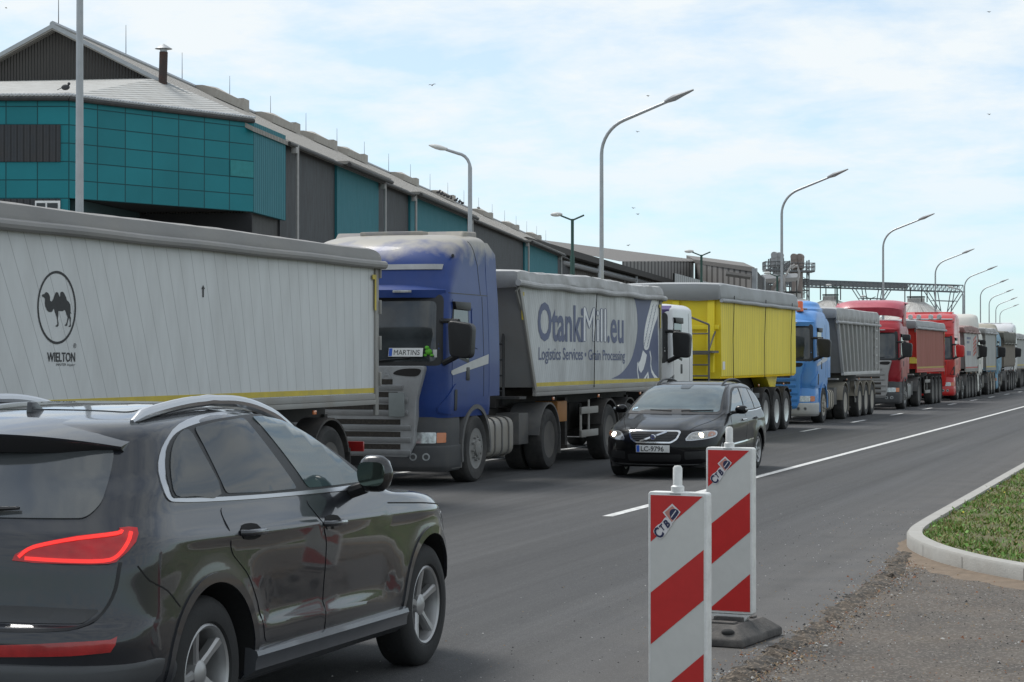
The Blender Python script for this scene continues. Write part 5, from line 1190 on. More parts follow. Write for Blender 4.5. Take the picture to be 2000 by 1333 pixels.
    # ribs of a steel body
    if opt.get('ribs'):
        for s in (1, -1):
            for k in range(opt['ribs'] + 1):
                f_ = k / opt['ribs']; m = MB(); a0 = yf(z0) + (L - yf(z0)) * f_; a1 = yf(z1) + (L - yf(z1)) * f_
                if k in (0, opt['ribs']): pass
                m.prism([(a0 - .035, z0), (a0 + .035, z0), (a1 + .035, z1), (a1 - .035, z1)], 'x', s * (hw - .03), s * (hw + .05)); m.build('rib', opt.get('ribmat', body), t, bevel=.012)
            m = MB(); m.box(s * (hw - .03), s * (hw + .06), -.03, L + .03, z0 - .07, z0 + .03); m.build('lower_beam', opt.get('ribmat', body), t, bevel=.012)
            m = MB(); m.box(s * (hw + .055), s * (hw + .075), L - 1.0, L - .95, z0 + .1, z1); m.box(s * (hw + .055), s * (hw + .075), L - .62, L - .57, z0 + .1, z1)
            for k in range(6): m.box(s * (hw + .052), s * (hw + .078), L - .95, L - .62, z0 + .25 + k * .26, z0 + .29 + k * .26)
            m.build('ladder', opt.get('ribmat', body), t)
    # rolled tarpaulin: crown over the top, flaps hanging over both rails, hem with the roll tube
    fl, cr = opt.get('flap', .06), opt.get('crown', .26); ya, yb = yf(z1) - opt.get('over', .12), yr(z1) + opt.get('rover', .12)
    rgn = random.Random(sum(map(ord, label)) % 999); ph1, ph2 = rgn.uniform(0, 6), rgn.uniform(0, 6)
    sec = [(hw + .03, -fl), (hw + .04, -fl * .3 + .03), (hw + .035, .35 * cr), (hw + .012, .80 * cr), (hw - .035, .90 * cr), (hw - .5, .97 * cr), (0, cr)]
    sec = sec + [(-x, z) for x, z in reversed(sec[:-1])]
    m = MB(); N = opt.get('tn', 70); K = len(sec)
    wr = opt.get('wr', 1.0)
    for i in range(N + 1):
        y = ya + (yb - ya) * i / N; e = max(0, 1 - (min(i, N - i) / N * (yb - ya)) / .22)
        for k, (x, z) in enumerate(sec):
            w = (.010 * math.sin(y * 3.1 + ph1 + k) + .008 * math.sin(y * 7.7 + ph2 + k * 2.1) + rgn.gauss(0, .0035)) * wr; sag = -.022 * wr * math.sin(y * 1.05 + ph1)
            m.v.append((x * (1 - .012 * e) + w * .7 * (1 if x > 0 else -1), y, z1 + z + (sag if z > 0 else sag * .3) + w * .6 - .04 * e * (z > .1)))
    for i in range(N):
        for k in range(K - 1): a = i * K + k; m.f.append((a, a + 1, a + K + 1, a + K)); m.m.append(0)
    # ends of the sheet fold down
    for i, sgn in ((0, -1), (N, 1)):
        o = len(m.v); m.v += [(v[0] * .99, v[1] + sgn * .01, z1 - .10 + .02 * math.sin(k * 2.3)) for k, v in enumerate(m.v[i * K:(i + 1) * K])]
        for k in range(K - 1): m.f.append((i * K + k, i * K + k + 1, o + k + 1, o + k)); m.m.append(0)
    tp = m.build('tarpaulin', opt['tarp'], t, smooth=24)
    md = tp.modifiers.new('thick', 'SOLIDIFY'); md.thickness = .012
    m = MB(); pts = [(hw + .045, ya - .05 + (yb - ya + .10) * i / 30, z1 - fl - .01 + .012 * math.sin(i * .9 + ph1) * wr) for i in range(31)]; m.tube(pts, opt.get('roll', .045), 10); m.build('roll_tube', opt['tarp'], tp)
    if opt.get('straps'):
        for f_ in opt['straps']: yy = yf(z1) + (L - yf(z1)) * f_; m = MB(); yz = yf(z0) + (L - yf(z0)) * f_ + opt.get('strapk', 0); m.tube([(hw + .06, yy, z1 + .02), (hw + .02, (yy + yz) / 2, (z0 + z1) / 2), (hw + .02, yz, z0 - .04)], .009, 5); m.build('strap', BLACKP, t)
    # front end: gantry step and ladder frame
    if opt.get('frontgear', True):
        m = MB(); yl = -.40
        for s in (.35, .85): m.tube([(s, yl, 1.2), (s, yl, 2.7)], .022, 6)
        for k in range(6): m.tube([(.35, yl, 1.3 + k * .25), (.85, yl, 1.3 + k * .25)], .016, 6)
        m.box(.2, 1.2, yl - .25, yl + .1, 1.18, 1.22); m.build('ladder', opt.get('laddermat', GALV2), t)
        m = MB(); m.tube([(1.2, yf(z1) + .25, z1 - .45), (1.22, yf(z1) - .05, z1 - .15), (1.28, yf(z1) + .05, z1 + .0)], .028, 6); m.build('crank', GALV2, t)
    # underframe
    w3 = opt['axles']
    m = MB()
    for s in (1, -1): m.box(s * .40, s * .55, .1, L - .1, 1.02, z0 - .02)
    for yy in np.arange(.3, L - .2, 1.0): m.box(-.4, .4, yy, yy + .1, 1.05, z0 - .04)
    for yy in w3:
        for s in (1, -1): m.box(s * .42, s * .62, yy - .45, yy + .1, .55, 1.02); m.lathe([(.12, .55), (.13, 1.0)], (s * .5, yy + .3, 0), 'z', 10)
    m.tube([(0, .8, .9), (0, .8, 1.3)], .05, 8); m.box(-.6, .6, .3, 1.4, z0 - .3, z0 - .05); m.build('chassis', CHASS, t, smooth=0)
    m = MB()
    for s in (1, -1): m = MB(); m.box(s * .86, s * 1.0, 2.45, 2.58, .33, 1.15); m.box(s * .80, s * 1.06, 2.38, 2.65, .28, .34); m.build('landing_leg', CHASS, t)
    for s in (1, -1):
        m = MB(); ga, gb_ = opt.get('guard', (2.75, w3[0] - .62)); m.box(s * 1.18, s * 1.21, ga, gb_, .86, .98); m.box(s * 1.18, s * 1.21, ga, gb_, .46, .58); m.box(s * 1.16, s * 1.18, ga + .02, ga + .12, .46, .98); m.box(s * 1.16, s * 1.18, (ga + gb_) / 2, (ga + gb_) / 2 + .08, .46, 1.1); m.build('side_guard', opt.get('guardmat', GALV2), t, bevel=.005)
        m = MB(); m.box(s * .7, s * 1.1, 1.7, 2.25, .75, 1.1); m.build('tool_box', opt.get('toolbox', CHASS), t, bevel=.02)
        for yy in w3: m = MB(); m.arch(yy, .5, .57, .60, R(15), R(165), s * .92, s * 1.255, 18); m.build('mudguard', opt.get('mudmat', CHASS), t, smooth=40)
        m = MB(); m.box(s * .92, s * 1.25, w3[-1] + .60, w3[-1] + .62, .22, .70); m.build('mud_flap', RUBBER, t)
        for f_ in (.12, .45, .8): m = MB(); m.box(s * 1.225, s * 1.247, L * f_, L * f_ + .09, z0 - .22, z0 - .17); m.build('side_marker', AMBER, t, bevel=.006)
    m = MB(); m.box(-1.15, 1.15, L - .25, L - .13, .45, .57); m.box(-.6, -.5, L - .24, L - .14, .5, 1.1); m.box(.5, .6, L - .24, L - .14, .5, 1.1); m.build('rear_guard', CHASS, t)
    for s in (1, -1): m = MB(); m.box(s * .75, s * 1.1, L - .13, L - .09, .62, .75); m.build('tail_lamp', mat('tail_red', (.35, .02, .02), .3, coat=.5), t, bevel=.01)
    for yy in w3: axle_pair(t, yy, opt.get('wheel', 'trailer'), rimmat=opt.get('rim', RIMDARK))
    return t
def side_y(px, py=700, X=-10.30): return onX(px, py, X).y
TX = -11.55
SLATG = slat_mat('alloy_slats', (0.60, 0.61, 0.608), (0.30, 0.305, 0.305), 0.020, 0.5, 0.1, var=.03, dirt=(0.42, 0.42, 0.405), dirt_amt=.38)
SLATO = slat_mat('alloy_slats_fine', (0.54, 0.55, 0.55), (0.34, 0.345, 0.345), 0.06, 0.5, 0.15, dirt=(0.27, 0.265, 0.25), dirt_amt=.6)
ENDG = mat('alloy_end', (0.30, 0.30, 0.295), 0.6, 0.1, dirt=(.22, .2, .17), dirt_amt=.6)
TARPG = mat('tarp_grey', (0.25, 0.245, 0.24), 0.75, var=.12, scale=1.3, dirt=(0.34, 0.32, 0.29), dirt_amt=.5, dirt_scale=1.6, stretch=(1, .5, 1), bump=.3, bscale=9)
TARPL = mat('tarp_light', (0.44, 0.44, 0.44), 0.65, var=.1, scale=1.3, dirt=(0.19, 0.175, 0.155), dirt_amt=.5, dirt_scale=1.6, bump=.35, bscale=7)
TARPB = mat('tarp_bluegrey', (0.36, 0.37, 0.38), 0.55, var=.1, dirt=(0.2, .19, .17), dirt_amt=.4, bump=.2, bscale=8)
# --- 1: trailer with the camel, its tractor is out of the picture to the left
y1 = side_y(738); L1 = 10.2
T1 = trailer(y1 - L1, TX, 'silver slatted trailer with a black camel emblem, nearest of the queue', SLATG, dict(L=L1, z0=1.37, z1=3.07, slant=1.15, slats=41, tarp=TARPG, axles=[L1 - 4.15, L1 - 2.85, L1 - 1.53], wr=.3, crown=.20, end=ENDG, hinges=True, frontgear=False, roll=.055, flap=.02, rover=.06))
def on_side(px, py, ox=0.0): p = onX(px, py, -10.30 - .02 + .004); return (p.y - T1.location.y, p.z)
m = MB(); xs = TX + 1.234 - TX
def decal_side(mb, pts, off=.0): 
    q = [tuple(p) for p in pts]; mb.add([(1.2335 + off, a, b) for a, b in q], [tuple(range(len(q)))])
zc = lambda x, y: on_side(60 + x / 6.345, 515 + y / 6.345)
ring_o = [zc(324 + 240 * math.cos(a) + 4 * math.sin(a), 546 + 455 * math.sin(a)) for a in [6.2832 * k / 48 for k in range(48)]]; ring_i = [zc(324 + 222 * math.cos(a) + 4 * math.sin(a), 546 + 424 * math.sin(a)) for a in [6.2832 * k / 48 for k in range(48)]]
mb = MB(); mb.v = [(1.2335, a, b) for a, b in ring_o + ring_i]; mb.f = [(k, (k + 1) % 48, 48 + (k + 1) % 48, 48 + k) for k in range(48)]; mb.m = [0] * 48
camel = [(140, 402), (148, 382), (172, 380), (180, 362), (196, 354), (216, 364), (232, 388), (240, 415), (242, 462), (262, 472), (282, 440), (298, 395), (310, 362), (326, 354), (342, 364), (352, 395), (362, 418), (368, 400), (370, 362), (382, 350), (402, 352), (418, 372), (440, 420), (450, 455), (474, 478), (492, 510), (496, 560), (496, 600), (506, 622), (497, 622), (492, 612), (490, 640), (500, 680), (496, 740), (500, 775), (494, 788), (470, 784), (476, 772), (490, 764), (486, 700), (478, 665), (472, 690), (458, 735), (456, 765), (448, 774), (424, 770), (428, 758), (440, 750), (452, 720), (460, 665), (446, 630), (432, 582), (420, 576), (400, 590), (370, 590), (345, 588), (344, 640), (338, 690), (348, 745), (346, 772), (336, 784), (312, 782), (312, 768), (326, 762), (334, 745), (330, 690), (318, 645), (302, 600), (292, 560), (278, 568), (272, 592), (252, 604), (228, 600), (204, 578), (184, 530), (178, 490), (180, 455), (176, 428), (158, 418)]
decal_side(mb, [zc(*p) for p in camel]); mb.build('camel_emblem', BLACK, T1, smooth=0)
p0 = zc(205, 1215); p1 = zc(552, 1215); hgt = zc(205, 1100)[1] - p0[1]
def side_text(body, pl, pr, h, name, m_, parent, bold=.0, off=.0, shear=0.0, x=1.2345):
    """text on a trailer side fitted between two points"""
    v, f = text_mesh(body, 1.0, (0, 1, 0), (0, 0, 1), (0, 0, 0), ext=.0, bold=bold, shear=shear)
    w = max(a[1] for a in v) - min(a[1] for a in v); mn = min(a[1] for a in v); hh = max(a[2] for a in v) if body.isupper() else .729
    k = (pr[0] - pl[0]) / w; mb = MB()
    mb.add([(x + off, pl[0] + (a[1] - mn) * k, pl[1] + (pr[1] - pl[1]) * (a[1] - mn) / w + a[2] * h / hh) for a in v], f); return mb.build(name, m_, parent, smooth=0, fixn=False)
side_text('WIELTON', p0, p1, hgt, 'lettering', BLACK, T1, .02)
q0, q1 = zc(318, 1268), zc(440, 1268); side_text('MASTER', q0, q1, hgt * .27, 'lettering', BLACK, T1, 0)
q0, q1 = zc(455, 1268), zc(552, 1268); side_text('kipper', q0, q1, hgt * .27, 'lettering', BLACK, T1, .0, shear=.25)
q0, q1 = zc(530, 1050), zc(566, 1050); side_text('®', q0, q1, hgt * .55, 'lettering', BLACK, T1)
mb = MB(); c = [on_side(x, y) for x, y in ((395.5, 581), (398.5, 581), (398.5, 565), (400.5, 565), (397, 557), (393.5, 565), (395.5, 565))]; decal_side(mb, c); mb.build('arrow_mark', BLACK, T1, smooth=0)
# --- 2: dark blue tractor and the lettered trailer
BLUE = mat('deep_blue_paint', (0.014, 0.044, 0.19), 0.4, coat=.12, var=.08, scale=2, spec=.3, dirt=(0.10, 0.11, 0.16), dirt_amt=.22, dirt_scale=1.3)
nt = BLUE.node_tree; N_ = nt.nodes; L_ = nt.links; b_ = N_['Principled BSDF']; src_ = b_.inputs['Base Color'].links[0].from_socket     # pale road dust settled on the roof, streaked
tc_ = N_.new('ShaderNodeTexCoord'); sp_ = N_.new('ShaderNodeSeparateXYZ'); L_.new(tc_.outputs['Object'], sp_.inputs[0]); nz_ = N_.new('ShaderNodeTexNoise'); nz_.inputs['Scale'].default_value = 3.5; nz_.inputs['Detail'].default_value = 7; L_.new(tc_.outputs['Object'], nz_.inputs['Vector'])
a_ = N_.new('ShaderNodeMath'); a_.operation = 'MULTIPLY_ADD'; a_.inputs[1].default_value = .7; L_.new(nz_.outputs['Fac'], a_.inputs[0]); L_.new(sp_.outputs['Z'], a_.inputs[2])
mr_ = N_.new('ShaderNodeMapRange'); mr_.inputs['From Min'].default_value = 3.60; mr_.inputs['From Max'].default_value = 3.92; mr_.inputs['To Max'].default_value = .92; L_.new(a_.outputs[0], mr_.inputs['Value'])
mx_ = N_.new('ShaderNodeMix'); mx_.data_type = 'RGBA'; L_.new(mr_.outputs[0], mx_.inputs['Factor']); L_.new(src_, mx_.inputs[6]); mx_.inputs[7].default_value = (.37, .34, .28, 1); L_.new(mx_.outputs[2], b_.inputs['Base Color'])
DUSTY = mat('dusty_roof', (.37, .34, .28), .8, dirt=(.12, .13, .24), dirt_amt=.5, dirt_scale=3)
T2, ws2, g2, b2_, sk2 = tractor(27.78, TX, 'dark blue tractor unit with dusty roof and MARTINS plate behind its windscreen', BLUE, 'slat', dict(dusty=DUSTY, stripe=mat('stripe_silver', (.46, .46, .45), .5), bar=True, letters='SCANIA', flap=True, pocket=BLUE, roof=3.66))
lv = ws2
o = MB(); cwin, nwin = sk2.smooth_hit((.42, 1.90), 'y', -1)
def win_plate(parent, sk, x0, x1, z0, txt):
    c, n = sk.smooth_hit(((x0 + x1) / 2, z0 + .06), 'y', -1); upv = Vector((0, -n.z, -n.y)) if False else Vector((0, .22, .975)); rt = Vector((1, 0, 0)); og = Vector((x0, min(sk.hit((x0, z0), 'y', -1)[0].y, sk.hit((x0, z0 + .12), 'y', -1)[0].y - .027) - .022, z0))
    m = MB(); k = .125; p = [og, og + rt * (x1 - x0), og + rt * (x1 - x0) + upv * k, og + upv * k]; nn = rt.cross(upv) * .005
    m.add([tuple(q + nn) for q in p] + [tuple(q) for q in p], [(0, 1, 2, 3), (7, 6, 5, 4), (0, 4, 5, 1), (1, 5, 6, 2), (2, 6, 7, 3), (3, 7, 4, 0)]); pl = m.build('name_plate', PLATEW, parent, smooth=0)
    m = MB(); e = nn * 1.25; m.add([tuple(og + e + rt * .005 + upv * .006), tuple(og + e + rt * .055 + upv * .006), tuple(og + e + rt * .055 + upv * .119), tuple(og + e + rt * .005 + upv * .119)], [(0, 1, 2, 3)]); m.build('euro_band', EUBLUE, pl, smooth=0)
    lettering('plate_text', [dict(body=txt, size=.108, right=rt, up=upv, origin=og + nn * 1.4 + rt * .075 + upv * .022, sx=.9, bold=.0, ext=.0)], BLACK, pl)
win_plate(ws2, sk2, .41, .93, 1.85, 'MARTINS')
c, n_ = sk2.smooth_hit((1.00, 1.9), 'y', -1); m = MB(); m.ball(c - Vector((0, .03, -.02)), (.055, .03, .045)); m.ball(c - Vector((.02, .035, -.075)), (.035, .028, .03)); m.ball(c - Vector((-.05, .03, .03)), (.03, .02, .02)); m.ball(c - Vector((.05, .03, .03)), (.03, .02, .02)); m.build('plush_toy', mat('plush_green', (.12, .42, .04), .9), ws2)
m = MB(); c, n_ = sk2.smooth_hit((1.085, 1.89), 'y', -1); m.box(c.x - .03, c.x + .03, c.y - .018, c.y - .014, 1.84, 1.95); m.build('vignette', PLATEW, ws2, smooth=0)
plate(b2_, .12, -.068, .36, '81', w=.52, tx=.36, size=.1)
yo = side_y(1045, 757); LO = side_y(1292, 748) - yo
T3 = trailer(yo, TX, 'grey trailer lettered in blue and white with a wheat ear on a blue corner', SLATO, dict(L=LO, z0=1.355, z1=3.03, slant=.82, slats=75, tarp=TARPL, axles=[LO - 3.66 - .05, LO - 2.36, LO - 1.06], crown=.22, end=ENDG, straps=[.47], strapk=-.5, wr=1.0, roll=.05, flap=.03, toolbox=mat('toolbox_orange', (.42, .17, .03), .6, dirt=ROADDIRT, dirt_amt=.5), laddermat=STEELD, rover=.08))
def on3(px, py): p = onX(px, py, -10.316); return (p.y - T3.location.y, p.z)
NVB = mat('lettering_navy', (0.075, 0.095, 0.19), 0.5, dirt=(.2, .2, .2), dirt_amt=.3)
def z4(x, y): return on3(940 + x / 2.8975, 500 + y / 2.8975)
side_text('Otanki', z4(320, 473), z4(578, 482), z4(320, 252)[1] - z4(320, 470)[1], 'lettering', NVB, T3, .025)
side_text('Mill', z4(580, 482), z4(706, 486), z4(640, 282)[1] - z4(640, 482)[1], 'lettering', WHITE, T3, 0)
for k_, (dx, dy) in enumerate(((-4, 0), (4, 0), (0, -4), (0, 4))): side_text('Mill', z4(580 + dx, 482 + dy), z4(706 + dx, 486 + dy), z4(640, 282)[1] - z4(640, 482)[1], 'lettering_outline', NVB, T3, 0, -.0003 - .00015 * k_)
side_text('.eu', z4(714, 486), z4(806, 490), (z4(720, 285)[1] - z4(720, 484)[1]), 'lettering', NVB, T3, .018)
side_text('Logistics Services', z4(325, 588), z4(575, 588), z4(330, 514)[1] - z4(330, 588)[1], 'lettering', NVB, T3, .012); side_text('• Grain Processing', z4(586, 588), z4(813, 592), z4(600, 526)[1] - z4(600, 588)[1], 'lettering', NVB, T3, .012)
def z2(x, y): return on3(1180 + x / 6.66, 560 + y / 6.665)
mb = MB(); cv_ = smooth_poly([(372, 118), (405, 200), (428, 330), (436, 500), (428, 640), (400, 790), (360, 930), (300, 1040), (210, 1140), (95, 1200)], 4, closed=False); decal_side(mb, [z2(*p) for p in cv_] + [z2(712, 1200), z2(694, 168), z2(500, 140)], -.001); mb.build('blue_field', NVB, T3, smooth=0)
mb = MB()
ear = smooth_poly([(520, 800), (515, 700), (528, 560), (550, 440), (590, 290), (625, 170), (690, 180), (695, 380), (650, 520), (605, 690), (580, 800), (545, 828)], 3); decal_side(mb, [z2(*p) for p in ear], .0003)
for P_ in ([(505, 830), (555, 890), (540, 980), (510, 1080), (480, 1125), (455, 1090), (440, 1010), (470, 960), (490, 890)], [(598, 830), (615, 920), (610, 1010), (622, 1080), (655, 1140), (700, 1190), (650, 1188), (615, 1120), (602, 1030), (604, 930), (590, 850)], [(515, 1198), (545, 1150), (572, 1105), (585, 1198), (560, 1198), (565, 1150), (540, 1198)], [(430, 1000), (445, 970), (438, 1100), (455, 1198), (440, 1198), (428, 1090)]): decal_side(mb, [z2(*p) for p in P_], .0003)
mb.build('wheat_emblem', WHITE, T3, smooth=0)
mb = MB()
for k in range(14):
    f_ = k / 14; x, y = 545 + 125 * f_, 780 - 560 * f_
    for s in (-1, 1): dx = s * 22; mb.add([(1.2342, *z2(*p)) for p in ((x + dx - 16, y + 10), (x + dx, y - 26), (x + dx + 5, y - 26), (x + dx - 8, y + 12))], [(0, 1, 2, 3)])
mb.build('wheat_lines', NVB, T3, smooth=0)
# --- 3: white tractor and the yellow trailer
WHITEP = mat('white_paint', (0.66, 0.66, 0.67), 0.35, coat=.3, var=.05, dirt=(.4, .37, .33), dirt_amt=.3)
PURP = mat('purple_visor', (.10, .07, .20), .5)
T4, _, _, _, _ = tractor(side_y(1353) - 2.0, TX, 'white tractor unit with purple visor and big black mirror, half hidden by the lettered trailer', WHITEP, 'smooth', dict(roofform='low0', visor=PURP, bumper=WHITEP, corner=WHITEP, mirror2=False, extender=False, mudguard=PLAST))
YEL = slat_mat('yellow_slats', (0.88, 0.69, 0.012), (0.46, 0.36, 0.02), 0.07, 0.5, 0.0, var=.06, dirt=(0.62, 0.53, 0.16), dirt_amt=.5, dscale=.8)
YELP = mat('yellow_paint', (0.90, 0.70, 0.010), 0.45, dirt=(.4, .33, .1), dirt_amt=.3)
yy0 = side_y(1411, 737); LY = side_y(1556, 738) - yy0
T5 = trailer(yy0, TX, 'bright yellow tipper trailer with a grey tarpaulin', YEL, dict(L=LY, z0=1.36, z1=3.20, slant=.1, rslant=-.05, slats=44, belly=.10, tarp=TARPB, axles=[side_y(1495, 800) - yy0 + .1, side_y(1517, 800) - yy0 + .05, side_y(1535, 800) - yy0 + .1], crown=.30, end=YELP, posts=False, rail=False, flap=.10, wheel='alloy', rim=ALU, guardmat=mat('guard_dark', (.08, .085, .09), .6), straps=[.12, .52, .9], wr=.4, frontgear=False))
m = MB()
for s in (.15, .95): m.prism([(-.30, 1.5), (-.12, 1.5), (-.10, 3.1), (-.16, 3.1)], 'x', s, s + .16)
m.tube([(-.9, -.12, 3.0), (.4, -.2, 1.9)], .07, 8); m.box(-1.2, 1.2, -.16, -.1, 2.45, 2.55); m.build('front_brace', YELP, T5, bevel=.01)
m = MB(); yl = -.75
for x in (.62, 1.12): m.tube([(x, yl, .9), (x, yl, 1.95), (x, yl + .0, 2.75 if x < 1 else 2.55)], .024, 6)
m.tube([(.62, yl, 2.75), (1.12, yl, 2.55)], .024, 6)
for k in range(5): m.tube([(.62, yl, .95 + .24 * k), (1.12, yl, .95 + .24 * k)], .02, 6)
m.box(.45, 1.2, yl - .02, yl + .6, 1.93, 1.98); m.tube([(.62, yl, 2.35), (1.12, yl, 2.35)], .018, 6); m.tube([(1.12, yl, 2.0), (1.12, yl + .6, 2.4)], .02, 6); m.build('access_ladder', GUARD, T5)
m = MB(); m.prism([(6.0, 1.36), (7.4, 1.36), (7.1, 1.0), (6.6, 1.0)], 'x', .6, 1.0); m.build('hinge_bracket', YELP, T5, bevel=.02)
m = MB(); m.box(1.2335, 1.2345, -.0 + .10, .34, 1.56, 1.74); m.build('label_patch', WHITE, T5, smooth=0)
# --- 4: light blue tractor with beacon, ribbed grey steel trailer
LBLUE = mat('light_blue_paint', (0.06, 0.25, 0.62), 0.4, coat=.25, var=.08, dirt=(.2, .25, .32), dirt_amt=.35)
STRP = mat('stripe_grey', (.48, .50, .54), .5)
y4 = side_y(1608, 780) - 1.40 + .1
T6, ws6, g6, b6, sk6 = tractor(y4, TX, 'light blue tractor unit with orange beacon on its roof and silver bumper', LBLUE, 'slat', dict(roofform='low', roof=3.42, grille=LBLUE, bars=LBLUE, bumper=mat('silver_bumper', (.45, .45, .44), .4, .4, dirt=(.3, .28, .25), dirt_amt=.4), corner=LBLUE, mudguard=LBLUE, rearguard=mat('guard_beige', (.28, .25, .20), .8), tank=mat('tank_beige', (.40, .36, .29), .7, dirt=(.3, .26, .2), dirt_amt=.6), frontrim=mat('rim_beige', (.34, .31, .26), .7), rearrim=mat('rim_beige', (.34, .31, .26), .7), stripe=STRP, badge='420', wb=3.65))
m = MB(); m.lathe([(.10, 3.05), (.10, 3.10), (.085, 3.11), (.085, 3.30), (.07, 3.33), (.001, 3.33)], (.74, .56, .05), 'z', 18); m.build('beacon', ORANGE, T6)
m = MB(); m.tube([(-.9, .55, 3.12), (-.2, .5, 3.12), (.0, .5, 3.2), (.9, .75, 3.16)], .03, 6); m.build('roof_wire', GALV2, T6)
yb0 = side_y(1645, 730); LB = side_y(1715, 730) - yb0
STEELG = mat('steel_body_grey', (.25, .25, .245), .6, .15, dirt=(.25, .235, .205), dirt_amt=.55, dirt_scale=1.2); RIBL = mat('rib_light', (.50, .495, .48), .6, dirt=(.22, .2, .17), dirt_amt=.4)
T7 = trailer(yb0, TX, 'grey steel trailer with vertical ribs, a ladder and a wide flat tarpaulin flap', STEELG, dict(L=LB, z0=1.37, z1=3.06, slant=.95, slats=10, tarp=TARPL, axles=[side_y(1680, 780) - yb0, side_y(1692, 780) - yb0, side_y(1704, 780) - yb0], crown=.24, flap=.20, ribs=10, ribmat=RIBL, posts=False, rail=False, rim=mat('rim_beige', (.34, .31, .26), .7), mudmat=mat('guard_beige', (.28, .25, .20), .8), wr=.3, end=STEELG))
# --- 5: dark red tractor with the big wing, brick red trailer
RED = mat('dark_red_paint', (0.29, 0.010, 0.020), 0.38, coat=.2, spec=.3, var=.1, dirt=(.28, .05, .05), dirt_amt=.3); REDF = mat('faded_red', (.42, .055, .085), .4, coat=.2, dirt=(.5, .16, .18), dirt_amt=.4)
y5 = side_y(1768, 802) - 1.40
T8, *_ = tractor(y5, TX, 'dark red tractor unit with a big faded wing deflector above its roof', RED, 'slat', dict(roofform='wing', roof=3.80, deflector=REDF, grille=mat('grille_pale', (.34, .33, .32), .5, .2), mirror2=True, tank=mat('tank_alloy', (.5, .5, .49), .35, .6), pocket=RED, wb=3.75))
REDB = slat_mat('brick_red_slats', (0.32, 0.075, 0.045), (.19, .045, .03), .08, .6, dirt=(.27, .12, .085), dirt_amt=.5); REDS = mat('trailer_red', (.42, .022, .012), .45)
yr0 = side_y(1790, 722) + .05; LR = side_y(1845, 722) - yr0
T9 = trailer(yr0, TX, 'brick red trailer with grey tarpaulin between the two red cabs', REDB, dict(L=LR, z0=1.40, z1=2.98, slant=.12, slats=40, tarp=TARPB, axles=[side_y(1823, 790) - yr0, side_y(1830, 790) - yr0, side_y(1837, 790) - yr0], crown=.24, flap=.07, end=REDS, post=REDS, reflexmat=mat('reflex_dull', (.42, .30, .06), .6), wr=.4))
m = MB(); m.prism([(-.12, 1.6), (.0, 1.6), (.0, 1.9)], 'x', 1.0, 1.26); m.build('warning_flag', YELLOWR, T9)
# --- 6: bright red tractor with lamps on a roof bar, pale trailer with red chevrons
BRED = mat('bright_red_paint', (0.50, 0.018, 0.015), 0.35, coat=.4, var=.05)
y6 = side_y(1871, 784) - 1.40
T10, _, _, _, _ = tractor(y6, TX, 'bright red tractor unit with round lamps on a roof bar and a red mirror', BRED, 'smooth', dict(roofform='full', roof=3.70, bumper=BRED, corner=BRED, mirror=BRED, midaxle=3.2))
m = MB(); m.tube([(x, .35 + .35 * (abs(x) / 1.1) ** 3, 3.42) for x in [-1.1 + .2 * i for i in range(12)]], .035, 8); rb_ = m.build('lamp_bar', ALU, T10)
for x in (-.6, -.25, .25, .6): m = MB(); m.lathe([(.001, -.06), (.1, -.06), (.11, 0), (.05, .08)], (x, .33, 3.52), 'y', 16); m.build('roof_lamp', LENS, rb_)
yw0 = side_y(1883, 722) + .5; LW = side_y(1911, 720) - yw0
SLATW = slat_mat('pale_slats', (.46, .455, .44), (.36, .35, .34), .06, .5, dirt=(.35, .32, .29), dirt_amt=.5)
T11 = trailer(yw0, TX, 'pale grey trailer with a slanted red chevron block and small blue print', SLATW, dict(L=LW, z0=1.32, z1=3.0, slant=.5, slats=30, tarp=mat('tarp_dusty_red', (.28, .17, .155), .8, dirt=(.36, .30, .27), dirt_amt=.6), axles=[LW - 3.6, LW - 2.3, LW - 1.0], crown=.22, reflexmat=mat('reflex_red', (.4, .05, .04), .5), wr=1.2, end=ENDG))
m = MB()
for k in range(5): z = 1.85 + .17 * k; m.add([(1.2335, LW * .62, z), (1.2335, LW * .86, z + .2), (1.2335, LW * .86, z + .31), (1.2335, LW * .62, z + .11)], [(0, 1, 2, 3)])
m.build('chevron_mark', mat('chevron_red', (.45, .09, .06), .5), T11, smooth=0)
m = MB()
for z, k in ((2.62, 3), (2.44, 2), (2.0, 3), (1.9, 3)):
    for j in range(k): m.add([(1.2335, LW * .14 + j * .55, z), (1.2335, LW * .14 + j * .55 + .42, z), (1.2335, LW * .14 + j * .55 + .42, z + .10), (1.2335, LW * .14 + j * .55, z + .10)], [(0, 1, 2, 3)])
m.build('small_print', NVB, T11, smooth=0)
# --- 7 to 9: the far end of the queue
y7 = side_y(1912, 700) - .6
CREAM = mat('cream_paint', (.62, .60, .55), .4, dirt=(.45, .4, .34), dirt_amt=.4)
T12, *_ = tractor(y7, TX, 'far white tractor unit with a tall rounded white deflector', CREAM, 'smooth', dict(roofform='low', roof=3.85, bumper=CREAM, corner=CREAM, mirror2=True))
yA = side_y(1920, 720) + 1.4; LA = side_y(1946, 720) - yA
T13 = trailer(yA, TX, 'far plain grey trailer behind the white deflector', slat_mat('dull_slats', (.33, .34, .33), (.28, .28, .28), .06, .5, dirt=(.3, .29, .27), dirt_amt=.5), dict(L=LA, z0=1.32, z1=3.05, slant=.4, slats=30, tarp=TARPL, axles=[LA - 3.6, LA - 2.3, LA - 1.0], crown=.2, rim=mat('rim_beige', (.34, .31, .26), .7), mudmat=mat('guard_beige', (.28, .25, .20), .8), wr=1.0, end=ENDG))
PALEB = mat('pale_blue_paint', (.10, .27, .40), .45, dirt=(.3, .3, .28), dirt_amt=.4)
y8 = side_y(1951, 700)
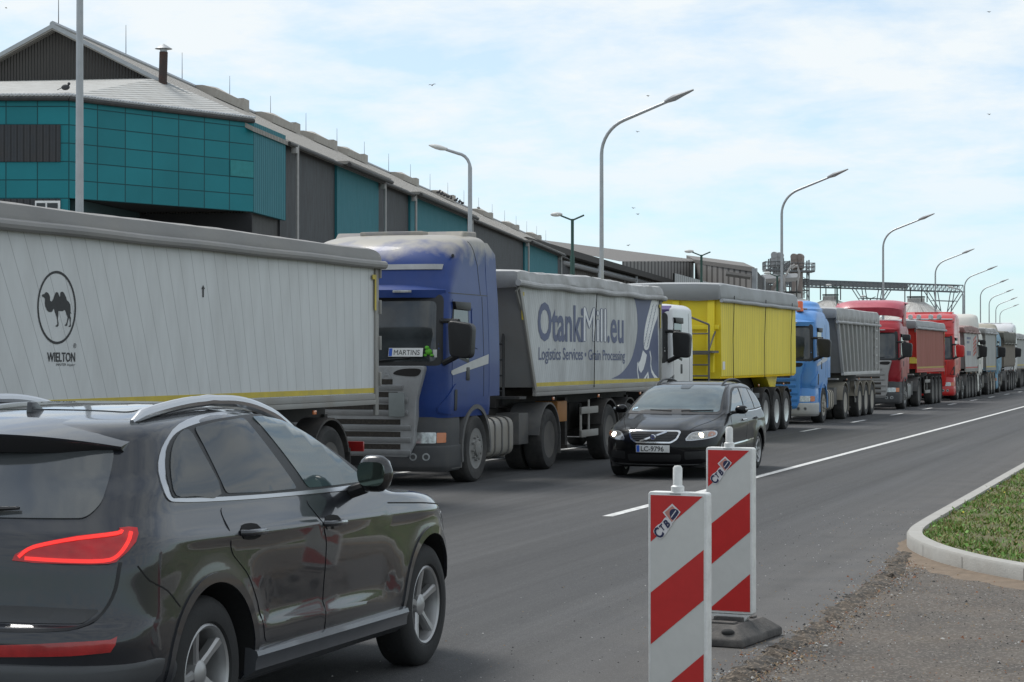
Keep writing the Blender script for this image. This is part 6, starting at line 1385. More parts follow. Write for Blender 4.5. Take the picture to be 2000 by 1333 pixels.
T14, *_ = tractor(y8, TX - .1, 'far pale blue tractor unit near the end of the queue', PALEB, 'slat', dict(roofform='low', roof=3.55, grille=PALEB, bars=PALEB, bumper=PALEB, corner=PALEB, deflector=mat('beige_deflector', (.36, .33, .27), .7)))
yB = side_y(1966, 720) + 1.0; LBq = max(6.5, side_y(1983, 720) - yB)
T15 = trailer(yB, TX - .2, 'far brown tarpaulin covered trailer near the end of the queue', mat('brown_body', (.17, .145, .115), .85, dirt=(.24, .21, .17), dirt_amt=.6), dict(L=LBq, z0=1.3, z1=2.9, slant=.3, belly=.12, tarp=mat('tarp_olive', (.13, .125, .105), .8), axles=[LBq - 3.6, LBq - 2.3, LBq - 1.0], crown=.3, flap=.35, wr=1.5, rail=False, posts=False))
y9 = yB + LBq + 2.2
T16, *_ = tractor(y9, TX - .5, 'last visible white tractor unit at the end of the queue', WHITEP, 'smooth', dict(roofform='full', roof=3.75))
T17 = trailer(y9 + 3.8, TX - .8, 'last grey trailer at the end of the queue', slat_mat('dull_slats', (.33, .34, .33), (.28, .28, .28), .06, .5), dict(L=8.0, z0=1.3, z1=3.0, slant=.3, tarp=TARPL, axles=[4.4, 5.7, 7.0]))
# ------------------------------------------------------------ cars: local y forward, rear bumper at y = 0
CHROME = mat('chrome', (0.70, 0.71, 0.72), 0.14, 1.0, var=.03)
BRUSHED = mat('satin_alloy', (0.50, 0.51, 0.525), 0.28, .9, var=.05)
CARRIM = mat('alloy_rim', (0.42, 0.42, 0.42), 0.35, .7, var=.08, dirt=(.25, .24, .22), dirt_amt=.3)
CGLASS = mat('tinted_glass', (0.022, 0.028, 0.032), 0.03, spec=.55, coat=.0, var=.15)
WELL = mat('wheel_well', (0.008, 0.008, 0.008), .95)
def car_wheel(parent, x, y, r, w, rr, spokes, s, twin=False):
    """rim object with a tyre child; outer face towards x * s"""
    m = MB(); o = s
    m.lathe([(rr, w / 2 - .012), (rr + .012, w / 2 - .02), (rr + .012, -w / 2 + .02), (rr - .02, -w / 2 + .02), (rr - .025, w / 2 - .06), (rr - .012, w / 2 - .02)], (0, 0, 0), 'x', 48, closed=True)
    m.lathe([(.001, w / 2 - .035), (.035, w / 2 - .036), (.062, w / 2 - .05), (.07, w / 2 - .11), (.001, w / 2 - .12)], (0, 0, 0), 'x', 24)
    for k in range(spokes):
        a = 6.2832 * k / spokes
        for d in ((-.11, .11) if twin else (0,)):
            ca, sa = math.cos(a + d), math.sin(a + d); tw = .032 if twin else .058
            pts = []
            for q, (rad, wd, xo) in enumerate([(.045, tw * .9, w / 2 - .055), (rr * .55, tw * .72, w / 2 - .042), (rr * .985, tw * 1.0, w / 2 - .022)]):
                cy, cz = rad * ca, rad * sa; ty, tz = -sa, ca
                for (u, dx) in ((-wd / 2, -.012), (-wd * .3, 0), (wd * .3, 0), (wd / 2, -.012), (wd / 2, -.05), (-wd / 2, -.05)): pts.append((xo + dx, cy + ty * u, cz + tz * u))
            f = []
            for q in range(2):
                for j in range(6): f.append((q * 6 + j, q * 6 + (j + 1) % 6, q * 6 + 6 + (j + 1) % 6, q * 6 + 6 + j))
            f += [tuple(range(5, -1, -1)), tuple(range(12, 18))]; m.add(pts, f)
    o = m.build('wheel', CARRIM, parent, smooth=35)
    d = MB(); d.lathe([(.001, w / 2 - .14), (rr * .72, w / 2 - .14), (rr * .72, w / 2 - .165), (.001, w / 2 - .165)], (0, 0, 0), 'x', 32); d.build('brake_disc', mat('brake_disc', (.10, .095, .09), .5, .6), o)
    b = MB(); b.lathe([(.001, -w / 2 + .03), (rr, -w / 2 + .03)], (0, 0, 0), 'x', 32); b.build('rim_back', WELL, o)
    t = MB(); t.lathe([(rr + .004, w / 2 - .03), (rr + .02, w / 2 - .006), (rr + .05, w / 2), (r - .04, w / 2 - .008), (r - .012, w / 2 - .026), (r, w / 2 - .05), (r, -w / 2 + .05), (r - .02, -w / 2 + .02), (rr + .03, -w / 2), (rr + .004, -w / 2 + .03)], (0, 0, 0), 'x', 56, closed=True)
    t.build('tyre', mat('car_tyre', (.018, .018, .018), .8, var=.15, scale=8, bump=.1), o, smooth=38)
    o.location = (x, y, r); o.rotation_euler = (random.uniform(0, 6), 0, 0 if s > 0 else math.pi); return o
def sstep(a, b, x):
    t = max(0.0, min(1.0, (x - a) / (b - a))); return t * t * (3 - 2 * t)

# --- dark grey estate-style off-roader in the right lane, seen from behind
PAINT_G = mat('dark_grey_metallic', (0.014, 0.0155, 0.020), 0.30, .12, coat=1.0, var=.05, scale=2, spec=.3)
def suv():
    t = thing('suv', 'dark grey metallic SUV with silver roof rails, seen from behind at lower left', 'car', (-5.375, 7.93, 0))
    RA, FA = .95, 3.83; HWD = .95
    lv = [(.25, .84, .26, 4.36, .5, .7, 3, 2.6, .0), (.31, .885, .12, 4.48, .5, .8, 3, 2.6, .004), (.40, .925, .03, 4.58, .5, .9, 3.0, 2.5, .008), (.50, .938, .0, 4.74, .5, .95, 3.1, 2.4, .010), (.60, .940, .0, 4.75, .48, .95, 3.3, 2.4, .012), (.66, .940, .015, 4.74, .48, .95, 3.3, 2.4, .014),
          (.70, .940, .06, 4.73, .48, .95, 3.3, 2.4, .014), (.80, .938, .075, 4.71, .48, .95, 3.3, 2.4, .014), (.92, .936, .085, 4.65, .48, .95, 3.3, 2.4, .014), (.97, .934, .09, 4.58, .48, .95, 3.2, 2.4, .014), (1.01, .926, .10, 4.43, .48, .9, 3.2, 2.5, .012), (1.045, .914, .115, 4.10, .48, .7, 3.2, 2.6, .010), (1.07, .903, .125, 3.62, .48, .45, 3.1, 2.8, .008), (1.10, .888, .145, 3.40, .48, .30, 3.0, 3.0, .008),
          (1.14, .868, .175, 3.22, .48, .18, 2.9, 3.6, .010), (1.22, .842, .245, 3.03, .48, .18, 2.8, 3.6, .014), (1.32, .804, .33, 2.80, .52, .18, 2.6, 3.6, .018), (1.42, .762, .42, 2.56, .50, .19, 2.6, 3.5, .022), (1.49, .730, .48, 2.38, .50, .22, 2.6, 3.2, .026),
          (1.535, .705, .56, 2.26, .55, .35, 2.6, 2.6, .03), (1.57, .665, .78, 2.12, .6, .4, 2.5, 2.5, .03), (1.595, .60, 1.02, 1.98, .45, .45, 2.4, 2.4, .02), (1.61, .50, 1.2, 1.85, .3, .3, 2.2, 2.2, .0), (1.618, .32, 1.32, 1.70, .15, .15, 2, 2, 0)]
    def disp(x, y, z):
        a = abs(x); s = 1 if x >= 0 else -1
        if a > .6:
            # shoulder: a soft crease, door recess and the lit ledge above the sill
            zc = 1.055 - .026 * y
            k = sstep(.25, .9, y) * (1 - sstep(3.7, 4.4, y)); a += .012 * k * math.exp(-((z - zc + .02) / .03) ** 2)
            kd = sstep(1.25, 1.6, y) * (1 - sstep(3.05, 3.35, y)); ze = .60 - .045 * (y - 1.3)
            a -= .020 * kd * (1 - sstep(ze - .075, ze, z)) * 0; a -= .022 * kd * sstep(ze - .055, ze + .01, z) * (1 - sstep(ze + .02, ze + .34, z))
            # flared arches
            for ay in (RA, FA):
                d = math.hypot(y - ay, z - .36)
                if z < .93: a += .009 * math.exp(-((d - .46) / .06) ** 2) * sstep(.25, .45, z)
        return s * a, y, z
    vs, fs = stack(lv, sub=5, NA=18, NS=60, disp=disp)
    m = MB(); m.add(vs, fs); body = m.build('body', [PAINT_G, WELL], t, smooth=40)
    cs = []
    for ay in (RA, FA):
        for s in (1, -1): c = MB(); c.lathe([(.425, 0), (.425, .42)], (s * .58 if s > 0 else -1.0, ay, .37), 'x', 48); cs.append(c.build('cut', WELL, t))
    boolean_cut(body, cs)
    sk = Skin(vs, fs)
    # panes of one side: quarter, rear door, front door, within one bright frame
    frame = smooth_poly([(.665, 1.195), (.65, 1.25), (.71, 1.36), (.83, 1.452), (1.03, 1.527), (1.40, 1.566), (1.9, 1.572), (2.2, 1.545), (2.45, 1.46), (2.72, 1.34), (3.08, 1.155), (3.12, 1.125), (3.0, 1.113), (2.2, 1.128), (1.5, 1.146), (1.0, 1.165), (.75, 1.18)], 3)
    inner = smooth_poly([(.70, 1.21), (.72, 1.30), (.80, 1.405), (.92, 1.475), (1.10, 1.512), (1.44, 1.54), (1.9, 1.548), (2.18, 1.52), (2.42, 1.44), (2.68, 1.325), (3.0, 1.165), (3.0, 1.14), (2.2, 1.148), (1.5, 1.166), (1.0, 1.185), (.78, 1.197)], 3)
    for s in (1, -1):
        fr = panel('window_trim', sk, frame, 'x', s, BRUSHED, t, .006, .012, .06)
        panel('window_seal', sk, inner, 'x', s, BLACKP, fr, .009, .01, .08)
        q = lambda pts, **k: round_poly(pts, .03, 3)
        panel('quarter_window', sk, smooth_poly([(.73, 1.21), (.75, 1.30), (.83, 1.40), (.94, 1.468), (1.08, 1.498), (1.12, 1.40), (1.17, 1.19), (.9, 1.196)], 3), 'x', s, CGLASS, t, .012, .008, .06)
        panel('rear_door_window', sk, q([(1.22, 1.19), (1.14, 1.505), (1.40, 1.527), (1.70, 1.535), (2.02, 1.165), (1.6, 1.172)]), 'x', s, CGLASS, t, .012, .008, .06)
        panel('front_door_window', sk, q([(2.16, 1.160), (1.82, 1.537), (1.96, 1.535), (2.18, 1.507), (2.42, 1.425), (2.66, 1.312), (2.92, 1.172), (2.90, 1.15), (2.5, 1.153)]), 'x', s, mat('front_glass', (.055, .085, .088), .03, spec=.6, coat=.2), t, .012, .008, .06)
        # doors: raised a hair so that their edges read as gaps
        rd = [(1.12, 1.13), (2.06, 1.105), (2.22, .9), (2.22, .40), (1.50, .44), (1.44, .62), (1.30, .80), (1.12, .92)]
        fd_ = [(2.08, 1.105), (3.02, 1.085), (3.14, 1.0), (3.24, .80), (3.24, .385), (2.235, .40), (2.235, .9)]
        for nm, ol in (('rear_door', rd), ('front_door', fd_)):
            d = panel(nm, sk, round_poly(ol, .05, 4), 'x', s, PAINT_G, t, .0035, .012, .06)
            hy = 1.22 if nm == 'rear_door' else 2.19; hz = 1.0 if nm == 'rear_door' else .972
            c, n = sk.smooth_hit((hy + .12, hz), 'x', s)
            h = MB(); h.tube([(c.x - s * .005, hy, hz + .003), (c.x + s * .03, hy + .03, hz + .002), (c.x + s * .034, hy + .12, hz), (c.x + s * .03, hy + .21, hz - .003), (c.x - s * .005, hy + .24, hz - .004)], .0155, 8); h.build('door_handle', PAINT_G, d, smooth=50)
            panel('handle_recess', sk, smooth_poly([(hy + .03, hz - .028), (hy + .2, hz - .032), (hy + .2, hz + .030), (hy + .03, hz + .034)], 3), 'x', s, WELL, d, .005, .006, .04)
        # arch trims and sill
        for ay in (RA, FA):
            a0, a1 = R(-12 if ay == RA else 5), R(187 if ay == RA else 195)
            bead('arch_trim', sk, [(ay + .448 * math.cos(a0 + (a1 - a0) * k / 30), .37 + .448 * math.sin(a0 + (a1 - a0) * k / 30)) for k in range(31)], 'x', s, .045, PAINT_G, t, .008)
        m = MB(); y0, y1 = RA + .42, FA - .44; n = 14
        for i in range(n + 1):
            y = y0 + (y1 - y0) * i / n; zt = .428 - .016 * i / n; w = .935 + .012
            m.v += [(s * (w - .05), y, zt + .012), (s * (w + .012), y, zt - .012), (s * (w + .020), y, zt - .035), (s * (w + .008), y, zt - .06), (s * (w + .004), y, zt - .105), (s * (w - .06), y, zt - .15)]
        for i in range(n):
            for k in range(5): m.f.append((i * 6 + k, i * 6 + k + 1, i * 6 + 7 + k, i * 6 + 6 + k)); m.m.append(0)
            m.f.append((i * 6 + 5, i * 6, i * 6 + 6, i * 6 + 11)); m.m.append(0)
        m.f += [tuple(range(6)), tuple(n * 6 + k for k in range(5, -1, -1))]; m.m += [0, 0]; m.build('sill', mat('sill_grey', (.10, .105, .115), .35, .4, coat=.5), t, smooth=30)
        # mirror on a stalk
        m = MB(); 
        for i in range(9):
            u = i / 8; w = .5 * (1 - (2 * u - 1) ** 4 * .75)
            for k in range(12): an = 6.2832 * k / 12; m.v.append((s * (.95 + .20 * u), 2.66 + .085 * w * 2 * math.cos(an) * (1 if math.cos(an) > 0 else .6), 1.215 + .10 * w * 2 * math.sin(an)))
        for i in range(8):
            for k in range(12): m.f.append((i * 12 + k, i * 12 + (k + 1) % 12, i * 12 + 12 + (k + 1) % 12, i * 12 + 12 + k)); m.m.append(0)
        m.f += [tuple(range(11, -1, -1)), tuple(96 + k for k in range(12))]; m.m += [0, 0]; mi = m.build('mirror', mat('mirror_black', (.014, .014, .015), .25, coat=.6), t, smooth=60)
        m = MB(); m.prism(round_poly([(s * .975, 1.15), (s * 1.125, 1.15), (s * 1.13, 1.28), (s * .97, 1.28)], .05), 'y', 2.598, 2.606); m.build('mirror_glass', mat('mirror_glass', (.10, .13, .11), .05, .9), mi)
        m = MB(); m.tube([(s * .87, 2.70, 1.10), (s * .99, 2.68, 1.14)], .035, 8); m.build('mirror_stalk', BLACKP, mi)
        # roof rail
        pts = []
        for i in range(25):
            u = i / 24; y = .78 + 1.95 * u; lift = math.sin(math.pi * min(1, max(0, u))) ** .35
            c, n = sk.hit((s * .635, y), 'z', 1) if False else sk.hit((s * (.60 + .03 * math.sin(math.pi * u)), y), 'z', 1); pts.append((c.x, y, c.z + .004 + .040 * lift))
        m = MB(); m.tube(pts, [.012] + [.029] * 23 + [.012], 10); m.build('roof_rail', BRUSHED, t)
        bead('roof_channel', sk, [(s * .61, .8 + .2 * k) for k in range(9)], 'z', 1, .03, BLACKP, t, .002)
    # rear end
    panel('rear_window', sk, round_poly([(-.66, 1.135), (.66, 1.135), (.69, 1.20), (.62, 1.44), (-.62, 1.44), (-.69, 1.20)], .05, 4), 'y', -1, mat('rear_glass', (.055, .06, .062), .08, spec=.8, coat=.6), t, .006, .012, .06)
    m = MB(); n = 20     # spoiler lip above the rear window
    for i in range(n + 1):
        x = -.66 + 1.32 * i / n; e = (abs(x) / .66) ** 2.6
        yb = .33 + .24 * e; zt_ = 1.502 - .062 * e
        m.v += [(x, yb + .34, zt_ + .065 - .01 * e), (x, yb + .12, zt_ + .030), (x, yb, zt_ + .0), (x, yb + .004, zt_ - .012), (x, yb + .045, zt_ - .085 + .05 * e), (x, yb + .30, zt_ - .06)]
    for i in range(n):
        for k in range(6): m.f.append((i * 6 + k, i * 6 + (k + 1) % 6, i * 6 + 6 + (k + 1) % 6, i * 6 + 6 + k)); m.m.append(1 if k in (3, 4) else 0)
    m.f += [tuple(range(6)), tuple(n * 6 + k for k in range(5, -1, -1))]; m.m += [0, 0]; m.build('spoiler', [PAINT_G, BLACKP], t, smooth=45)
    w = MB(); c0, n0 = sk.smooth_hit((.0, 1.14), 'y', -1); c1, n1 = sk.smooth_hit((.36, 1.165), 'y', -1); w.tube([c0 + n0 * .03, c0.lerp(c1, .5) + n0 * .03, c1 + n1 * .022], [.02, .014, .008], 6); w.build('rear_wiper', BLACKP, t)
    TL = mat('tail_lamp_red', (.50, .006, .008), .2, coat=.35, var=.25, scale=9); TG = mat('tail_lamp_glow', (.8, .03, .02), .2, emit=(1.0, .035, .03), emit_s=.55); REFL = mat('reflector_red', (.34, .015, .015), .25, coat=.7, var=.3, scale=14)
    for s in (1, -1):
        ang = R(-90 + 32 * s)      # looked at from the corner
        d = Vector((math.cos(ang), math.sin(ang), 0)); rt = Vector((-d.y, d.x, 0))
        def cp(x, z, ypl=.10): 
            p, nn = sk.hit((x * s, z), 'y', -1); return (p.dot(rt), z)
        def sp_(y, z):
            p, nn = sk.hit((y, z), 'x', s); return (p.dot(rt), z)
        ol = [cp(.39, .958), cp(.45, 1.01), cp(.52, 1.035), cp(.66, 1.062), cp(.80, 1.078), sp_(.30, 1.090), sp_(.365, 1.088), sp_(.315, 1.03), sp_(.24, .966), cp(.80, .945), cp(.62, .947)]
        lens = panel('tail_lamp', sk, smooth_poly(ol, 2), ang, 1, TL, t, .010, .02, .04)
        lo = [cp(.45, .968), cp(.62, .960), cp(.78, .958), sp_(.235, .978), sp_(.285, 1.03), sp_(.325, 1.072)]
        up2 = [cp(.42, .972), cp(.46, 1.005), cp(.53, 1.026), cp(.66, 1.050), cp(.80, 1.067), sp_(.30, 1.080)]
        for ln, wd in ((lo, .016), (up2, .014)):
            b = MB(); b.add(*sk.strip(smooth_poly(ln, 3, closed=False), ang, 1, wd, .0135, .006)); b.build('light_bar', TG, lens, smooth=40)
        bead('lamp_gap', sk, ol, ang, 1, .008, BLACKP, t, .004, True)
        rf = [cp(.36, .548), cp(.70, .560), cp(.84, .572), sp_(.16, .60), sp_(.17, .636), cp(.84, .624), cp(.70, .618), cp(.36, .598)]
        panel('reflector', sk, rf, ang, 1, REFL, t, .010, .02, .05)
    for s in (1, -1): bead('bumper_gap', sk, smooth_poly([(.30, .93), (.36, .86), (.50, .80), (.60, .72)], 3, closed=False), 'x', s, .007, WELL, t, .0015); bead('bonnet_gap', sk, [(3.16, 1.02), (3.7, .985), (4.1, .95)], 'x', s, .007, WELL, t, .0015)
    bead('tailgate_gap', sk, smooth_poly([(-.84, .95), (-.82, .80), (-.74, .69), (-.55, .664), (0, .660), (.55, .664), (.74, .69), (.82, .80), (.84, .95)], 4, closed=False), 'y', -1, .012, BLACKP, t, .003)
    panel('tailgate_recess', sk, round_poly([(-.72, .69), (.72, .69), (.78, .75), (.66, .755), (.5, .762), (-.5, .762), (-.66, .755), (-.78, .75)], .02), 'y', -1, PLAST, t, .003, .01, .06)
    m = MB(); m.prism([(-.30, .80), (.30, .80), (.28, .925), (-.28, .925)], 'y', .066, .10); m.build('plate_recess', BLACKP, t)
    plate_b = MB(); plate_b.box(-.26, .26, .058, .065, .81, .92); plate_b.build('number_plate', PLATEW, t, bevel=.004)
    lo2 = [(.22, .70, .14, .55, .2, .02, 3, 6, 0), (.34, .885, .0, .60, .45, .02, 3, 6, 0), (.44, .935, -.022, .60, .5, .02, 3, 6, 0), (.505, .944, -.018, .55, .52, .02, 3, 6, 0), (.53, .930, .02, .5, .5, .02, 3, 6, 0)]
    v2, f2 = stack(lo2, sub=3, NA=18, NS=4); m = MB(); m.add(v2, f2); m.build('rear_valance', mat('valance_grey', (.045, .047, .05), .5, coat=.2), t, smooth=40)
    m = MB(); m.tube([(.3, .02, .37), (.62, -.01, .37)], .045, 10); m.build('exhaust_trim', CHROME, t)
    # front: lamps, grille, screen
    panel('windscreen', sk, round_poly([(-.70, 1.12), (.70, 1.12), (.60, 1.52), (-.60, 1.52)], .05), 'y', 1, CGLASS, t, .006, .01, .08)
    panel('grille', sk, round_poly([(-.38, .42), (.38, .42), (.46, .62), (.40, .88), (-.40, .88), (-.46, .62)], .04), 'y', 1, BLACKP, t, .006, .01, .08)
    for s in (1, -1): panel('headlight', sk, round_poly([(s * .46, .72), (s * .84, .76), (s * .86, .90), (s * .5, .86)], .03), 'y', 1, LENS, t, .006, .01, .06)
    m = MB()
    for s in (1, -1): m.v; 
    for ay in (RA, FA):
        for s in (1, -1): car_wheel(t, s * .80, ay, .365, .235, .225, 5, s)
    m = MB(); m.prism([(.3, .24), (4.3, .24), (4.2, .32), (.4, .32)], 'x', -.78, .78); m.build('underbody', WELL, t)
    # antenna fin on the roof
    c, n = sk.hit((0, .92), 'z', 1); m = MB(); m.prism([(c.y - .06, c.z - .01), (c.y + .09, c.z - .01), (c.y + .0, c.z + .045), (c.y - .05, c.z + .05)], 'x', -.016, .016); m.build('antenna_fin', PAINT_G, t, bevel=.01)
    panel('sunroof', sk, round_poly([(-.46, 1.0), (.46, 1.0), (.44, 2.02), (-.44, 2.02)], .06), 'z', 1, mat('roof_glass', (.02, .022, .025), .05, coat=1), t, .004, .01, .08)
    return t
SUV = suv()

# --- black estate car coming towards the camera
PAINT_B = mat('black_paint', (0.0055, 0.0055, 0.0065), 0.3, .0, coat=.45, var=.05, spec=.12)
def estate():
    t = thing('estate_car', 'black estate car with lit headlamps driving towards the camera beside the lettered trailer', 'car', (-8.0, 35.15, 0), math.pi)
    RA, FA = .93, 3.57
    lv = [(.19, .78, .22, 4.34, .4, .6, 3, 2.5, 0), (.25, .83, .10, 4.44, .45, .7, 3, 2.5, .004), (.36, .865, .03, 4.49, .5, .78, 3, 2.45, .008), (.48, .876, .0, 4.51, .5, .82, 3, 2.4, .010), (.58, .880, .005, 4.50, .5, .84, 2.9, 2.4, .012), (.66, .882, .02, 4.475, .5, .86, 2.9, 2.35, .012),
          (.72, .880, .03, 4.44, .5, .90, 2.9, 2.3, .012), (.77, .876, .04, 4.36, .5, .95, 2.8, 2.3, .012), (.81, .871, .045, 4.24, .5, 1.0, 2.8, 2.3, .010), (.86, .863, .055, 4.02, .5, 1.0, 2.8, 2.35, .008), (.905, .854, .07, 3.74, .5, .8, 2.8, 2.45, .006), (.94, .842, .09, 3.50, .5, .52, 2.8, 2.6, .005), (.965, .832, .105, 3.34, .5, .32, 2.8, 2.8, .005),
          (1.0, .815, .12, 3.22, .5, .26, 2.8, 2.9, .006), (1.08, .788, .16, 3.06, .48, .25, 2.8, 2.9, .010), (1.18, .742, .23, 2.85, .46, .25, 2.8, 2.9, .014), (1.28, .692, .31, 2.63, .46, .26, 2.8, 2.8, .018), (1.35, .652, .40, 2.44, .46, .3, 2.7, 2.7, .02),
          (1.39, .615, .52, 2.28, .5, .34, 2.6, 2.6, .02), (1.42, .555, .74, 2.10, .5, .4, 2.5, 2.4, .02), (1.438, .46, .95, 1.95, .35, .35, 2.3, 2.3, .01), (1.447, .30, 1.15, 1.75, .2, .2, 2, 2, 0)]
    def disp(x, y, z):
        a = abs(x); s = 1 if x >= 0 else -1
        if a > .55:
            for ay in (RA, FA):
                d = math.hypot(y - ay, z - .31)
                if z < .8: a += .016 * math.exp(-((d - .40) / .07) ** 2) * sstep(.2, .4, z)
            zc = .90 - .02 * y; a += .010 * math.exp(-((z - zc + .04) / .04) ** 2) * sstep(.2, .8, y) * (1 - sstep(3.3, 4.0, y))
            kd = sstep(1.3, 1.6, y) * (1 - sstep(2.9, 3.15, y)); a -= .014 * kd * sstep(.46, .52, z) * (1 - sstep(.55, .78, z))
        zz = z
        if y > 2.9 and z > .74 and z < .99:      # hollow on either side of the bonnet's centre panel
            w = .30 + .26 * (4.5 - y) / 1.4; k = sstep(w - .04, w + .06, a) * (1 - sstep(w + .06, .84, a)); zz -= .030 * k * sstep(3.2, 3.6, y)
        return s * a, y, zz
    vs, fs = stack(lv, sub=5, NA=20, NS=50, disp=disp)
    m = MB(); m.add(vs, fs); body = m.build('body', PAINT_B, t, smooth=40); cs = []
    for ay in (RA, FA):
        for s in (1, -1): c = MB(); c.lathe([(.365, 0), (.365, .36)], (s * .56 if s > 0 else -.92, ay, .315), 'x', 40); cs.append(c.build('cut', WELL, t))
    boolean_cut(body, cs)
    sk = Skin(vs, fs)
    SCREEN = mat('screen_glass', (.085, .115, .125), .03, spec=.6, coat=.3, var=.4, scale=1.5)
    panel('windscreen_frame', sk, round_poly([(-.76, .955), (.76, .955), (.62, 1.405), (-.62, 1.405)], .06), 'y', 1, BLACKP, t, .004, .01, .06)
    wsn = panel('windscreen', sk, round_poly([(-.715, .985), (.715, .985), (.60, 1.375), (.10, 1.39), (-.10, 1.39), (-.60, 1.375)], .05), 'y', 1, SCREEN, t, .008, .01, .05)
    panel('mirror_base', sk, round_poly([(-.10, 1.392), (.10, 1.392), (.07, 1.33), (-.07, 1.33)], .02), 'y', 1, mat('sensor_dark', (.04, .05, .055), .2), wsn, .011, .005, .04)
    panel('sticker', sk, round_poly([(.60, 1.02), (.69, 1.0), (.69, 1.03), (.62, 1.05)], .01), 'y', 1, mat('sticker_blue', (.35, .55, .68), .4), wsn, .011, .005, .04)
    panel('rear_window', sk, round_poly([(-.6, 1.0), (.6, 1.0), (.53, 1.34), (-.53, 1.34)], .05), 'y', -1, CGLASS, t, .005, .01, .07)
    for s in (1, -1):
        ol = smooth_poly([(.34, 1.005), (.42, 1.13), (.58, 1.25), (.80, 1.325), (1.3, 1.36), (1.9, 1.36), (2.25, 1.30), (2.6, 1.16), (2.95, 1.0), (2.98, .965), (2.4, .955), (1.4, .965), (.7, .985)], 3)
        fr = panel('window_frame', sk, ol, 'x', s, BLACKP, t, .004, .01, .07)
        q = lambda p: round_poly(p, .025, 3)
        panel('quarter_window', sk, q([(.44, 1.02), (.52, 1.14), (.66, 1.245), (.84, 1.295), (1.02, 1.315), (1.06, 1.0)]), 'x', s, CGLASS, t, .009, .008, .06)
        panel('rear_door_window', sk, q([(1.12, 1.0), (1.08, 1.32), (1.4, 1.335), (1.66, 1.337), (1.90, .985)]), 'x', s, CGLASS, t, .009, .008, .06)
        panel('front_door_window', sk, q([(1.98, .985), (1.74, 1.337), (1.92, 1.335), (2.22, 1.275), (2.56, 1.14), (2.86, 1.0), (2.84, .98)]), 'x', s, mat('front_glass', (.055, .085, .088), .03, spec=.6, coat=.2), t, .009, .008, .06)
        bead('window_trim', sk, [(.40, 1.0), (1.0, .975), (2.0, .962), (2.9, .96)], 'x', s, .012, CHROME, t, .007)
        bead('rub_strip', sk, [(1.42, .52), (2.2, .50), (3.0, .485)], 'x', s, .022, CHROME, t, .007)
        for nm, yy in (('rear_door', 1.10), ('front_door', 1.98)):
            ol2 = [(1.10, .955), (1.93, .945), (1.96, .28), (1.45, .30), (1.36, .5), (1.12, .66)] if nm == 'rear_door' else [(1.945, .945), (2.95, .935), (3.04, .8), (3.04, .28), (1.975, .28)]
            d = panel(nm, sk, round_poly(ol2, .04), 'x', s, PAINT_B, t, .003, .01, .08)
            c, n = sk.smooth_hit((yy + .16, .85), 'x', s); h = MB(); h.tube([(c.x, yy + .06, .855), (c.x + s * .028, yy + .09, .853), (c.x + s * .03, yy + .22, .85), (c.x, yy + .25, .848)], .016, 8); h.build('door_handle', CHROME if nm == 'front_door' else PAINT_B, d, smooth=50)
        # headlamps wrapping the corner, seen from the front corner
        ang = R(90 - 24 * s); d = Vector((math.cos(ang), math.sin(ang), 0)); rt = Vector((-d.y, d.x, 0))
        def cp(x, z): p, nn = sk.hit((x * s, z), 'y', 1); return (p.dot(rt), z)
        ol3 = [cp(.48, .585), cp(.495, .65), cp(.55, .705), cp(.66, .722), cp(.78, .728), cp(.835, .715), cp(.845, .655), cp(.80, .622), cp(.66, .597)]
        panel('headlight_frame', sk, smooth_poly(ol3, 2), ang, 1, BRUSHED, t, .006, .02, .05)
        ol4 = [cp(.50, .598), cp(.512, .65), cp(.56, .694), cp(.66, .711), cp(.77, .717), cp(.822, .705), cp(.832, .66), cp(.79, .634), cp(.66, .61)]
        hl = panel('headlight', sk, smooth_poly(ol4, 2), ang, 1, mat('headlamp_lens', (.34, .34, .33), .1, .5, var=.6, scale=22, coat=1), t, .010, .015, .05)
        c, n = sk.smooth_hit((s * .67, .660), 'y', 1); b = MB(); b.ball(c + n * .008, (.042, .022, .040), n=16, m=10); b.build('bulb_glow', mat('lamp_glow', (1, .85, .6), .3, emit=(1.0, .86, .62), emit_s=9), hl)
        panel('turn_lens', sk, smooth_poly([cp(.755, .64), cp(.76, .708), cp(.815, .703), cp(.826, .662)], 2), ang, 1, mat('turn_amber', (.42, .19, .12), .2, coat=1), hl, .012, .01, .04)
        panel('fog_recess', sk, round_poly([(s * .46, .30), (s * .74, .32), (s * .74, .43), (s * .46, .42)], .03), 'y', 1, BLACKP, t, .005, .02, .05)
        m = MB(); m.v = []
        for i in range(9):
            u = i / 8; w = (1 - (2 * u - 1) ** 4 * .7)
            for k in range(12): an = 6.2832 * k / 12; m.v.append((s * (.88 + .20 * u), 2.78 + .075 * w * math.cos(an), 1.02 + .068 * w * math.sin(an)))
        for i in range(8):
            for k in range(12): m.f.append((i * 12 + k, i * 12 + (k + 1) % 12, i * 12 + 12 + (k + 1) % 12, i * 12 + 12 + k)); m.m.append(0)
        m.f += [tuple(range(11, -1, -1)), tuple(96 + k for k in range(12))]; m.m += [0, 0]; mi = m.build('mirror', PAINT_B, t, smooth=60)
        m = MB(); m.tube([(s * .80, 2.78, .97), (s * .92, 2.78, .985)], .028, 8); m.build('mirror_stalk', BLACKP, mi)
        m = MB(); m.box(s * 1.05, s * 1.085, 2.80, 2.86, 1.01, 1.045); m.build('mirror_indicator', LENS, mi, bevel=.008)
        pts = []
        for i in range(21):
            u = i / 20; y = .80 + 1.45 * u; c, n = sk.hit((s * .535, y), 'z', 1); pts.append((c.x, y, c.z + .065 * math.sin(math.pi * u) ** .5 - .01))
        m = MB(); m.tube(pts, .017, 8); m.build('roof_rail', BLACKP, t)
